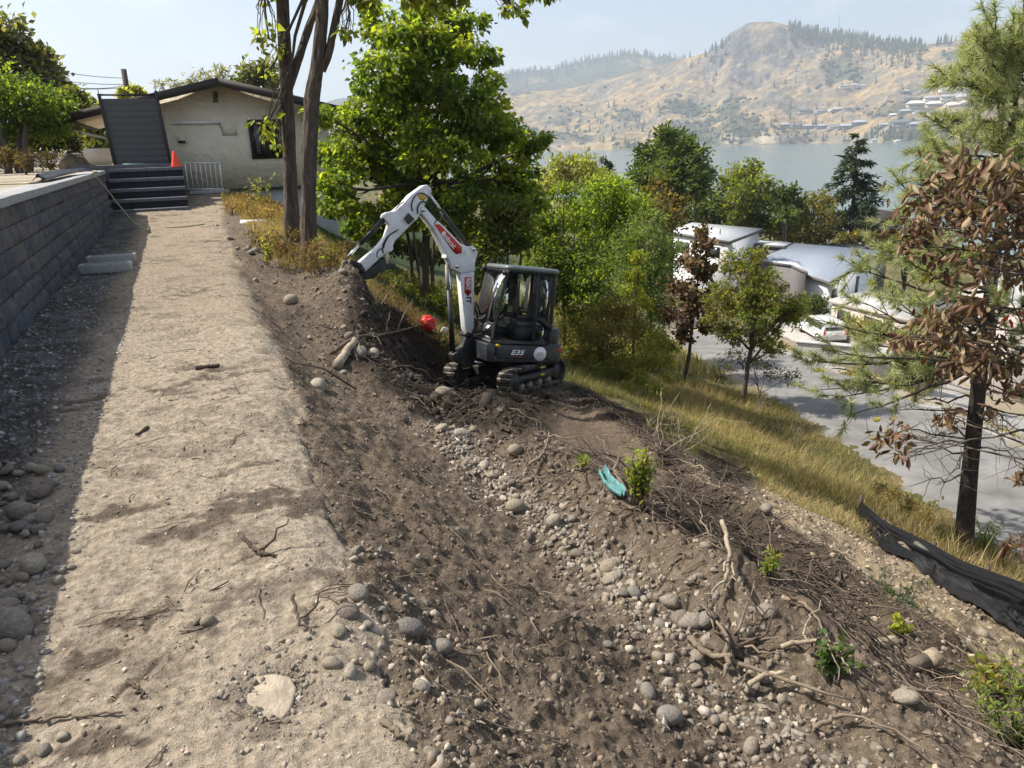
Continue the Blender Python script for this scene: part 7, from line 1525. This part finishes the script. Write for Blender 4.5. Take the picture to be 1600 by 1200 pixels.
# ------------------------------------------------------------------ houses below the road
def quad_house(name, label, cor, base_z, roofm, wallm, th=.28, inset=.93, seams=0, wins=(), fascia='wall_grey'):
    Q = np.array([hd(*c) for c in cor]); nn = np.cross(Q[1]-Q[0], Q[2]-Q[0]); r3 = CAM*0+Q[3]-CAM; Q[3] = CAM+r3*(((Q[0]-CAM)@nn)/(r3@nn)); c = Q.mean(0); O = np.array([c[0], c[1], base_z]); t = thing(name, label, 'house', tuple(O)); q = Q-O
    if np.cross(q[1]-q[0], q[2]-q[0])[2] < 0: q = q[::-1]
    mb = MB(); lo = q-np.array([0, 0, th]); mb.add(np.vstack([q, lo]), [(0, 1, 2, 3), (7, 6, 5, 4), (4, 5, 1, 0), (5, 6, 2, 1), (6, 7, 3, 2), (7, 4, 0, 3)]); rf = mb.build('roof', M[roofm], t)
    mb = MB(); g = q*np.array([1.008, 1.008, 1])-np.array([0, 0, .05]); 
    for i in range(4):
        a, b = g[i], g[(i+1) % 4]; d = unit(b-a); n_ = np.array([d[1], -d[0], 0]); n_ /= np.linalg.norm(n_); mid = (a+b)/2-np.array([0, 0, .13]); mb.prism([(-np.linalg.norm(b-a)/2, -.17), (np.linalg.norm(b-a)/2, -.17), (np.linalg.norm(b-a)/2, .15), (-np.linalg.norm(b-a)/2, .15)], mid, d, np.cross(n_, d)*(-1 if np.cross(n_, d)[2] < 0 else 1), n_, .06)
    mb.build('fascia', M[fascia], rf)
    w_ = q*np.array([inset, inset, 1])-np.array([0, 0, th-.02]); b_ = w_.copy(); b_[:, 2] = -3; mb = MB(); mb.add(np.vstack([w_, b_]), [(0, 1, 2, 3), (7, 6, 5, 4), (4, 5, 1, 0), (5, 6, 2, 1), (6, 7, 3, 2), (7, 4, 0, 3)]); wl = mb.build('wall', M[wallm], t)
    if seams:
        i0 = seams[1]; a0, a1, b0, b1 = q[i0], q[(i0+1) % 4], q[(i0+3) % 4], q[(i0+2) % 4]; mb = MB()
        for k in range(seams[0]): f_ = (k+.5)/seams[0]; p0 = a0+(a1-a0)*f_+[0, 0, .02]; p1 = b0+(b1-b0)*f_+[0, 0, .02]; mb.tube([p0, p1], .06, 4)
        mb.build('roof_seams', M[roofm], rf, kind='stuff')
    for (i, u0, u1, z0, z1) in wins:                # side, span along it, drop below the roof edge
        a, b = w_[i], w_[(i+1) % 4]; d = b-a; n_ = np.array([d[1], -d[0], 0]); n_ /= np.linalg.norm(n_); P = [a+d*u0-[0, 0, z0], a+d*u1-[0, 0, z0], a+d*u1-[0, 0, z1], a+d*u0-[0, 0, z1]]; P[1][2] = P[0][2]; P[2][2] = P[3][2]
        P = np.array(P); mb = MB(); mb.add(np.vstack([P+n_*.05, P-n_*.05]), [(0, 1, 2, 3), (7, 6, 5, 4), (0, 4, 5, 1), (1, 5, 6, 2), (2, 6, 7, 3), (3, 7, 4, 0)]); wn = mb.build('window', M['fascia'], t)
        c_ = P.mean(0); Pi = c_+(P-c_)*np.array([.9, .9, .86]); mb = MB(); mb.add(np.vstack([Pi+n_*.07, Pi-n_*.02]), [(0, 1, 2, 3), (7, 6, 5, 4), (0, 4, 5, 1), (1, 5, 6, 2), (2, 6, 7, 3), (3, 7, 4, 0)]); mb.build('pane', M['window'], wn)
    return t, q
# vents on the roofs are parts
def vent(t, px, py, D, h=.6):
    p = hd(px, py, D)-np.array(t.location); mb = MB(); mb.tube([p-[0, 0, .2], p+[0, 0, h]], .07, 8); mb.build('roof_vent', M['steel'], t)
t, q = quad_house('modern_house', 'white modern house with flat grey sloping roof left of the metal roof', [(1045, 361, 93), (1140, 376.5, 84), (1192, 357, 93), (1081, 347.5, 101)], -17.5, 'grey_roof', 'wall_white', wins=[(0, .70, .88, .7, 1.9), (0, .10, .35, .8, 2.2), (0, .42, .58, 2.6, 4.4), (1, .3, .5, 2.6, 3.6)])
vent(t, 1125, 366, 89); vent(t, 1128, 350, 97, .4)
t, q = quad_house('modern_house', 'white house with long standing-seam metal roof above the silver van', [(1189, 404, 84), (1296, 440, 70), (1377, 392, 82), (1242, 380, 90)], -16.5, 'metal_roof', 'wall_white', seams=(30, 0), wins=[(1, .10, .20, 1.0, 1.9), (1, .60, .66, 1.2, 3.6)])
vent(t, 1331, 396, 80); vent(t, 1293, 380, 86, .4)
quad_house('house_wing', 'low grey wing with flat roof joined before the metal roof', [(1188, 406, 76), (1237, 413, 74), (1262, 424, 71), (1246, 409, 77)], -16, 'grey_roof', 'wall_grey', wins=[(0, .1, .4, .6, 1.6)])
quad_house('garage_building', 'flat dark-edged roof between the two white houses', [(1178, 380, 92), (1226, 384, 88), (1238, 379, 94), (1190, 374, 98)], -16, 'grey_roof', 'wall_grey', fascia='dark_roof')
quad_house('dark_roof_house', 'charcoal flat-roofed house just behind the metal roof', [(1262, 388, 97), (1392, 398, 92), (1384, 383, 100), (1300, 379, 106)], -16, 'dark_roof', 'wall_grey', fascia='dark_roof')
quad_house('bungalow', 'low bungalow with pale shallow roof to the right of the silver van', [(1297, 467, 63), (1420, 497, 55.5), (1500, 470, 60), (1352, 454, 66.5)], -15, 'pale_roof', 'wall_pink', inset=.95, wins=[(0, .10, .27, .35, 1.5), (0, .48, .66, .35, 1.7)], fascia='wall_pink')
quad_house('cottage', 'pale shed-roofed building partly hidden behind the pine at the right', [(1500, 455, 50), (1640, 490, 44), (1700, 450, 52), (1560, 425, 58)], -13, 'pale_roof', 'wall_pink', inset=.95, fascia='wall_pink', wins=[(0, .3, .5, .5, 1.6)])
# gabled cottage under the conifer
def gable_house(name, label, px, py, D, w_, d_, h_, rh_, rotz, wallm, roofm):
    p = hd(px, py, D); t = thing(name, label, 'house', tuple(p), (0, 0, rotz)); mb = MB(); mb.prism([(-w_/2, -4), (w_/2, -4), (w_/2, h_), (0, h_+rh_), (-w_/2, h_)], (0, 0, 0), (1, 0, 0), (0, 0, 1), (0, 1, 0), d_); mb.build('wall', M[wallm], t)
    for sg in (-1, 1): mb = MB(); mb.prism([(0, h_+rh_+.25), (sg*(w_/2+.6), h_-.15), (sg*(w_/2+.6), h_+.1), (0, h_+rh_+.5)], (0, 0, 0), (1, 0, 0), (0, 0, 1), (0, 1, 0), d_+.8); mb.build('roof', M[roofm], t)
    mb = MB(); mb.box((0, -d_/2-.03, h_*.5), (1.2, .06, 1.2)); mb.build('window', M['window'], t)
gable_house('cottage', 'brown hip-roofed house at the lakeside right of the tall conifer', 1374, 358, 112, 5.5, 6, .6, 1.5, -.3, 'wall_pink', 'shingle')
# flowering shrub and grasses by the van, picket fence
tree('shrub', 'purple flowering shrub against the bungalow wall', 'shrub', [(1314, 490, 8), (1326, 494, 7), (1304, 490, 6)], 66, 700, .18, [(.20, .12, .19), (.12, .08, .10), (.09, .10, .04)], base=tuple(hd(1312, 505, 58)[:2]), trunk_r=.04, branch=False)
tree('shrub', 'tall yellowish ornamental grass right of the silver van', 'shrub', [(1338, 505, 10), (1348, 515, 10), (1362, 508, 9), (1336, 522, 7)], 58, 1200, .3, [(.22, .20, .09), (.15, .16, .06)], base=tuple(hd(1342, 525, 54)[:2]), trunk_r=.04, branch=False, wid=.2)
tree('shrub', 'round grey-green shrubs below the bungalow', 'shrub', [(1385, 515, 14), (1410, 525, 14), (1440, 520, 14), (1370, 530, 10)], 46, 1500, .2, [(.12, .14, .07), (.09, .11, .05)], base=tuple(hd(1400, 540, 46)[:2]), trunk_r=.04, branch=False)

# ------------------------------------------------------------------ silver van
vp = VANP; vh = -_Rv*.03+_Fv; vt = thing('parked_van', 'silver minivan parked on the driveway, seen from behind', 'van', (vp[0], vp[1], vp[2]), (0, 0, math.atan2(vh[1], vh[0])))
zg = zt1(vp[0], vp[1])
def vsec(prof, w0, w1, zmid, name, mat, bev=.06):
    V = []; k = len(prof)
    for sg in (-1, 1):
        for x, z in prof: wz = w0 if z < zmid else w1; V.append((x, sg*wz/2, z))
    F = [tuple(range(k))[::-1], tuple(range(k, 2*k))]+[(i, (i+1) % k, k+(i+1) % k, k+i) for i in range(k)]
    mb = MB(); mb.add(V, F); o = mb.build(name, M[mat], vt, bevel=bev); return o
body = [(0, .30), (0, .98), (.02, 1.02), (3.55, 1.06), (4.75, .86), (5.05, .66), (5.05, .28)]
cab_ = [(.05, 1.0), (.22, 1.66), (.45, 1.74), (2.6, 1.75), (3.0, 1.68), (3.75, 1.04)]
vsec(body, 1.98, 1.96, .9, 'body', 'silver'); vsec(cab_, 1.92, 1.56, 1.2, 'roof', 'silver', .05)
def vq(name, pts, mat):
    P = np.array(pts); n_ = np.cross(P[1]-P[0], P[2]-P[0]); n_ = n_/np.linalg.norm(n_)*.012; mb = MB(); k = len(P); mb.add(np.vstack([P-n_, P+n_]), [tuple(range(k))[::-1], tuple(range(k, 2*k))]+[(i, (i+1) % k, k+(i+1) % k, k+i) for i in range(k)]); return mb.build(name, M[mat], vt)
wy = lambda z: (1.92+(1.56-1.92)*(z-1.0)/(1.72-1.0))/2+.01
for sg in (-1, 1):
    for x0, x1, dx0, dx1 in ((.42, 1.25, .12, 0), (1.33, 2.28, 0, 0), (2.36, 3.25, 0, -.28)):
        vq('side_window', [(x0, sg*wy(1.10), 1.10), (x1+(.12 if dx1 else 0), sg*wy(1.10), 1.10), (x1+dx1*.7, sg*wy(1.60), 1.60), (x0+dx0, sg*wy(1.60), 1.60)], 'car_glass')
    for x in (.95, 4.05):
        V, F = lathe([(.001, -.10), (.32, -.10), (.34, -.06), (.34, .10), (.001, .10)], 20); V = np.array(V)[:, [0, 2, 1]]; mb = MB(); mb.add(V, F); wl = mb.build('wheel', M['rubber'], vt, loc=(x, sg*.90, .34)); V, F = lathe([(.001, -.02), (.21, -.02), (.22, .02), (.001, .02)], 14); V = np.array(V)[:, [0, 2, 1]]; mb = MB(); mb.add(V, F); mb.build('rim', M['chrome'], wl, loc=(0, sg*.10, 0))
    mb = MB(); mb.box((-.005, sg*.86, .92), (.06, .17, .34)); mb.build('tail_light', M['red_plastic'], vt, bevel=.02)
    mb = MB(); mb.box((3.35, sg*1.05, 1.12), (.14, .2, .14)); mb.build('mirror', M['silver'], vt, bevel=.03)
    mb = MB(); mb.box((1.6, sg*.66, 1.77), (2.0, .04, .04)); mb.build('roof_rail', M['steel'], vt)
vq('rear_window', [(.085, -.78, 1.10), (.085, .78, 1.10), (.215, .68, 1.58), (.215, -.68, 1.58)], 'car_glass')
mb = MB(); mb.box((-.02, 0, .46), (.10, 1.9, .22)); mb.build('bumper', M['silver'], vt, bevel=.04); mb = MB(); mb.box((-.012, 0, .80), (.02, .52, .14)); mb.build('number_plate', M['white'], vt); mb = MB(); mb.box((-.012, 0, .93), (.02, .9, .04)); mb.build('chrome_strip', M['chrome'], vt)
mb = MB(); mb.box((2.4, 0, .24), (4.6, 1.7, .14)); mb.build('underbody', M['rubber'], vt)
# level bay under the van
V = []
for a in (-1.5, 7.5):
    for b in (-2.6, 2.6): p = vp[:2]+vh[:2]*a+np.array([-vh[1], vh[0]])*b; V += [(p[0], p[1], vp[2]-.0), (p[0], p[1], vp[2]-2.5)]
mb = MB(); mb.add(V, [(0, 2, 6, 4), (0, 1, 3, 2), (2, 3, 7, 6), (6, 7, 5, 4), (4, 5, 1, 0)]); mb.build('parking_bay', M['pavement'], kind='structure')

# yard clutter across the road
def box_thing(name, label, cat, px, py, D, dims, rz, mat, lid=None):
    p = hd(px, py, D); z = zt1(p[0], p[1]); z = min(z, p[2]) if p[2]-z < 1 else p[2]; t = thing(name, label, cat, (p[0], p[1], p[2]), (0, 0, rz)); mb = MB(); mb.box((0, 0, dims[2]/2-.4), (dims[0], dims[1], dims[2]+.8)); mb.build('body', M[mat], t, bevel=.03)
    if lid: mb = MB(); mb.box((0, 0, dims[2]+.05), (dims[0]+.12, dims[1]+.12, .09)); mb.build('lid', M[lid], t, bevel=.02)
    return t
box_thing('covered_crate', 'crate under a teal cover in the yard behind the pine', 'crate', 1440, 585, 33, (.9, .7, .4), .4, 'wall_grey', 'teal')
box_thing('board_stack', 'flat stack of grey boards in the yard behind the pine', 'boards', 1405, 556, 38, (3.0, 1.0, .25), .3, 'wall_grey', 'pale_roof')
box_thing('low_wall', 'pale concrete block retaining wall beside the driveway', 'wall', 1350, 560, 42, (7, .4, .6), -.9, 'concrete', 'concrete')

# ------------------------------------------------------------------ hillside across the lake
def pxy(P):
    d = np.asarray(P)-CAM; z = d@CF; return 800+FPX*(d@CR)/z, 600-FPX*(d@CU)/z
TS = np.linspace(0, 1.0, 400)
def hill_at(px, py):
    d = ray(px, py); a = math.atan2(d[0], d[1]); P = hill_z(np.full(400, a), TS); _, yy = pxy(P); ok = np.where(yy <= py)[0]; i = ok[0] if len(ok) else 399; return P[i]
HM = {}
for k, (nm, c) in enumerate([('pale', (.62, .58, .52)), ('beige', (.44, .37, .29)), ('dark', (.10, .10, .11)), ('grey', (.30, .31, .33))]): HM[nm] = principled('far_house_'+nm, c, .9)
def hh_meshes(wm, rm):
    a = MB(); a.box((0, 0, .2), (1, .6, .9)); am = mesh_data('wall', np.vstack(a.v), np.array(a.q), HM[wm]); V = [(-.55, -.35, .60), (.55, -.35, .60), (.55, .35, .60), (-.55, .35, .60), (-.28, 0, .92), (.28, 0, .92)]
    rm_ = mesh_data('roof', V, [np.array([(0, 1, 5, 4), (2, 3, 4, 5)]), np.array([(1, 2, 5), (3, 0, 4)])], HM[rm]); w_ = MB(); w_.box((0, -.305, .34), (.7, .01, .16)); wm_ = mesh_data('window', np.vstack(w_.v), np.array(w_.q), M['window']); return am, rm_, wm_
HV = [hh_meshes('pale', 'grey'), hh_meshes('beige', 'pale'), hh_meshes('dark', 'grey'), hh_meshes('grey', 'dark'), hh_meshes('pale', 'beige')]
FH = [(1407, 197, 26, 3), (1432, 199, 22, 2), (1320, 201, 20, 2), (1302, 201, 18, 3), (1342, 196, 22, 2), (1447, 193, 22, 3), (1472, 194, 20, 1), (1498, 196, 20, 3), (1518, 198, 16, 0), (1430, 168, 26, 1), (1459, 168, 24, 1), (1487, 168, 20, 1), (1509, 167, 22, 1), (1436, 178, 18, 3), (1462, 180, 20, 3), (1414, 178, 18, 2), (1488, 180, 18, 2), (1512, 180, 16, 3), (1420, 157, 16, 3), (1453, 157, 18, 0), (1479, 155, 18, 0), (1502, 155, 22, 0), (1414, 146, 12, 2), (1443, 145, 16, 3), (1477, 144, 18, 0), (1496, 142, 16, 0), (1515, 144, 14, 3), (1318, 137, 14, 0), (1334, 136, 14, 0), (1349, 136, 10, 0), (1308, 174, 16, 2), (1325, 173, 14, 3), (1226, 198, 16, 2), (1243, 199, 14, 3), (1262, 200, 16, 2), (1284, 200, 16, 2), (1257, 177, 20, 3), (1282, 176, 18, 3), (1300, 174, 12, 0), (1368, 222, 14, 0), (1402, 222, 10, 0), (1382, 198, 14, 2), (1372, 205, 12, 3), (1425, 205, 14, 3), (1460, 205, 14, 0), (1395, 182, 12, 1), (1388, 160, 10, 3)]
for px, py, wp, v in FH:
    P = hill_at(px, py); dist = np.linalg.norm(P-CAM); w_ = wp/FPX*dist*.82; t = thing('hillside_house', ['pale walled house with grey roof', 'beige house with pale roof', 'dark modern house', 'grey house with dark roof', 'pale house'][v]+' among the homes on the far hillside', 'house', tuple(P-np.array([0, 0, w_*.08])), (0, 0, -math.atan2(P[0], P[1])+rng.normal(0, .2)), 'homes on the far hillside')
    t.scale = (w_, w_*.8, w_*.5)
    for nm, me in zip(('wall', 'roof', 'window'), HV[v]): link(nm, me, t)
# conifers on the far ridge (individuals) and the rest of the woods
def conmesh(seed):
    r = np.random.default_rng(seed); V = []; F = []
    for tier in range(3):
        z0, z1, R_ = tier*.27+.08, tier*.27+.48, .20-.05*tier; b = len(V); k = 7
        for j in range(k): V.append((R_*r.uniform(.7, 1.2)*math.cos(6.283*j/k), R_*r.uniform(.7, 1.2)*math.sin(6.283*j/k), z0+r.uniform(-.03, .03)))
        V.append((0, 0, z1+(.06 if tier == 2 else 0))); F += [(b+j, b+(j+1) % k, b+k) for j in range(k)]
    return np.array(V), np.array(F)
CMs = [mesh_data('conifer', *conmesh(k), M['far_leaf']) for k in range(4)]
nR = 0
for i in range(190):
    if i < 120: px = rng.uniform(1232, 1450); base = np.interp(px, [1232, 1285, 1337, 1390, 1442, 1450], [38, 50, 57, 67, 69, 70])+abs(rng.normal(0, 9)); lab, grp = 'dark conifer on the wooded ridge right of the rocky peak', 'conifers right of the rocky peak'
    elif i < 145: px = rng.uniform(1075, 1140); base = np.interp(px, [1075, 1140], [90, 60])+abs(rng.normal(2, 10)); lab, grp = 'dark conifer on the shoulder left of the rocky peak', 'conifers left of the rocky peak'
    elif i < 170: px = rng.uniform(1450, 1600); base = np.interp(px, [1450, 1495, 1547, 1600], [69, 64, 57, 60])+abs(rng.normal(0, 3)); lab, grp = 'dark conifer on the far right skyline', 'conifers on the right skyline'
    else: px = rng.uniform(1000, 1330); base = rng.uniform(170, 222); lab, grp = 'dark conifer low on the far lakeshore slope', 'conifers on the far lakeshore slope'
    P = hill_at(px, base); o = link('conifer', CMs[i % 4]); tag(o, lab, 'conifer', grp); h = rng.uniform(22, 40) if i < 170 else rng.uniform(20, 34); o.location = tuple(P-np.array([0, 0, 2])); o.scale = (h, h, h); o.rotation_euler = (0, 0, rng.uniform(0, 6))
n = 9000; a = np.radians(rng.uniform(-3, 72, n)); t_ = rng.random(n)**1.3*.985+.008; P = hill_z(a, t_)
dens = fbm(P[:, 0]/190, P[:, 1]/190, 5, 55)-.22*(t_-.25)+rng.normal(0, .05, n); pkd = np.exp(-((a-math.atan2(*(hd(1190, 30, 100)[:2])))/.05)**2)*(t_ > .6)
k = (dens > .04) & (pkd < .4); P = P[k][:1500]; n = len(P); sz = rng.uniform(4, 12, n); Rm = rot_random(n); V = np.einsum('nij,kj->nki', Rm, I0V)*sz[:, None, None]*np.array([1, 1, .8])+P[:, None]+np.array([0, 0, 2])
obj('far_woods', V.reshape(-1, 3), (I0F[None]+np.arange(n)[:, None, None]*12).reshape(-1, 3), M['far_leaf'], smooth=True, kind='stuff')
cv, cf = conmesh(9); P2 = []
for i in range(820):
    if i < 520: px = rng.uniform(1232, 1440); py = np.interp(px, [1232, 1285, 1337, 1390, 1440], [38, 50, 57, 67, 69])+abs(rng.normal(0, 15))
    elif i < 640: px = rng.uniform(880, 1330); py = rng.uniform(165, 224)
    elif i < 700: px = rng.uniform(1080, 1420); py = rng.uniform(80, 150)
    else: px = rng.uniform(1350, 1520); py = rng.uniform(206, 222)
    P2.append(hill_at(px, py))
P2 = np.array(P2); n = len(P2); hh = rng.uniform(16, 34, n); V = cv[None]*hh[:, None, None]+P2[:, None]-np.array([0, 0, 2]); obj('far_conifer_woods', V.reshape(-1, 3), (cf[None]+np.arange(n)[:, None, None]*len(cv)).reshape(-1, 3), M['far_leaf'], kind='stuff')
P3 = []; 
for i in range(500): aa = rng.uniform(np.radians(24), np.radians(44)); f_ = 1-abs(rng.normal(0, .1)); d = 3900+(D2-3900)*f_; z = np.interp(aa, a2, h2); zz = -30+(z+30)*f_**.85; P3.append((d*math.sin(aa), d*math.cos(aa), zz))
P3 = np.array(P3); n = len(P3); V = cv[None]*rng.uniform(30, 55, (n, 1, 1))+P3[:, None]-np.array([0, 0, 6]); obj('ridge_woods', V.reshape(-1, 3), (cf[None]+np.arange(n)[:, None, None]*len(cv)).reshape(-1, 3), M['far_leaf'], kind='stuff')
for px, p0, p1, lab in ((1310, 46, 20, 'thin radio mast rising above the wooded ridge'), (1543, 58, 40, 'small radio mast on the right skyline')):
    b = hill_at(px, p0); D = math.hypot(b[0], b[1]); tp = hd(px, p1, D); mb = MB(); mb.tube([b-[0, 0, 5], [b[0], b[1], tp[2]]], [1.6, .9], 5); tag(mb.build('radio_mast', M['steel']), lab, 'mast')
for o in list(S.objects):
    if o.type == 'EMPTY': o.empty_display_size = .2
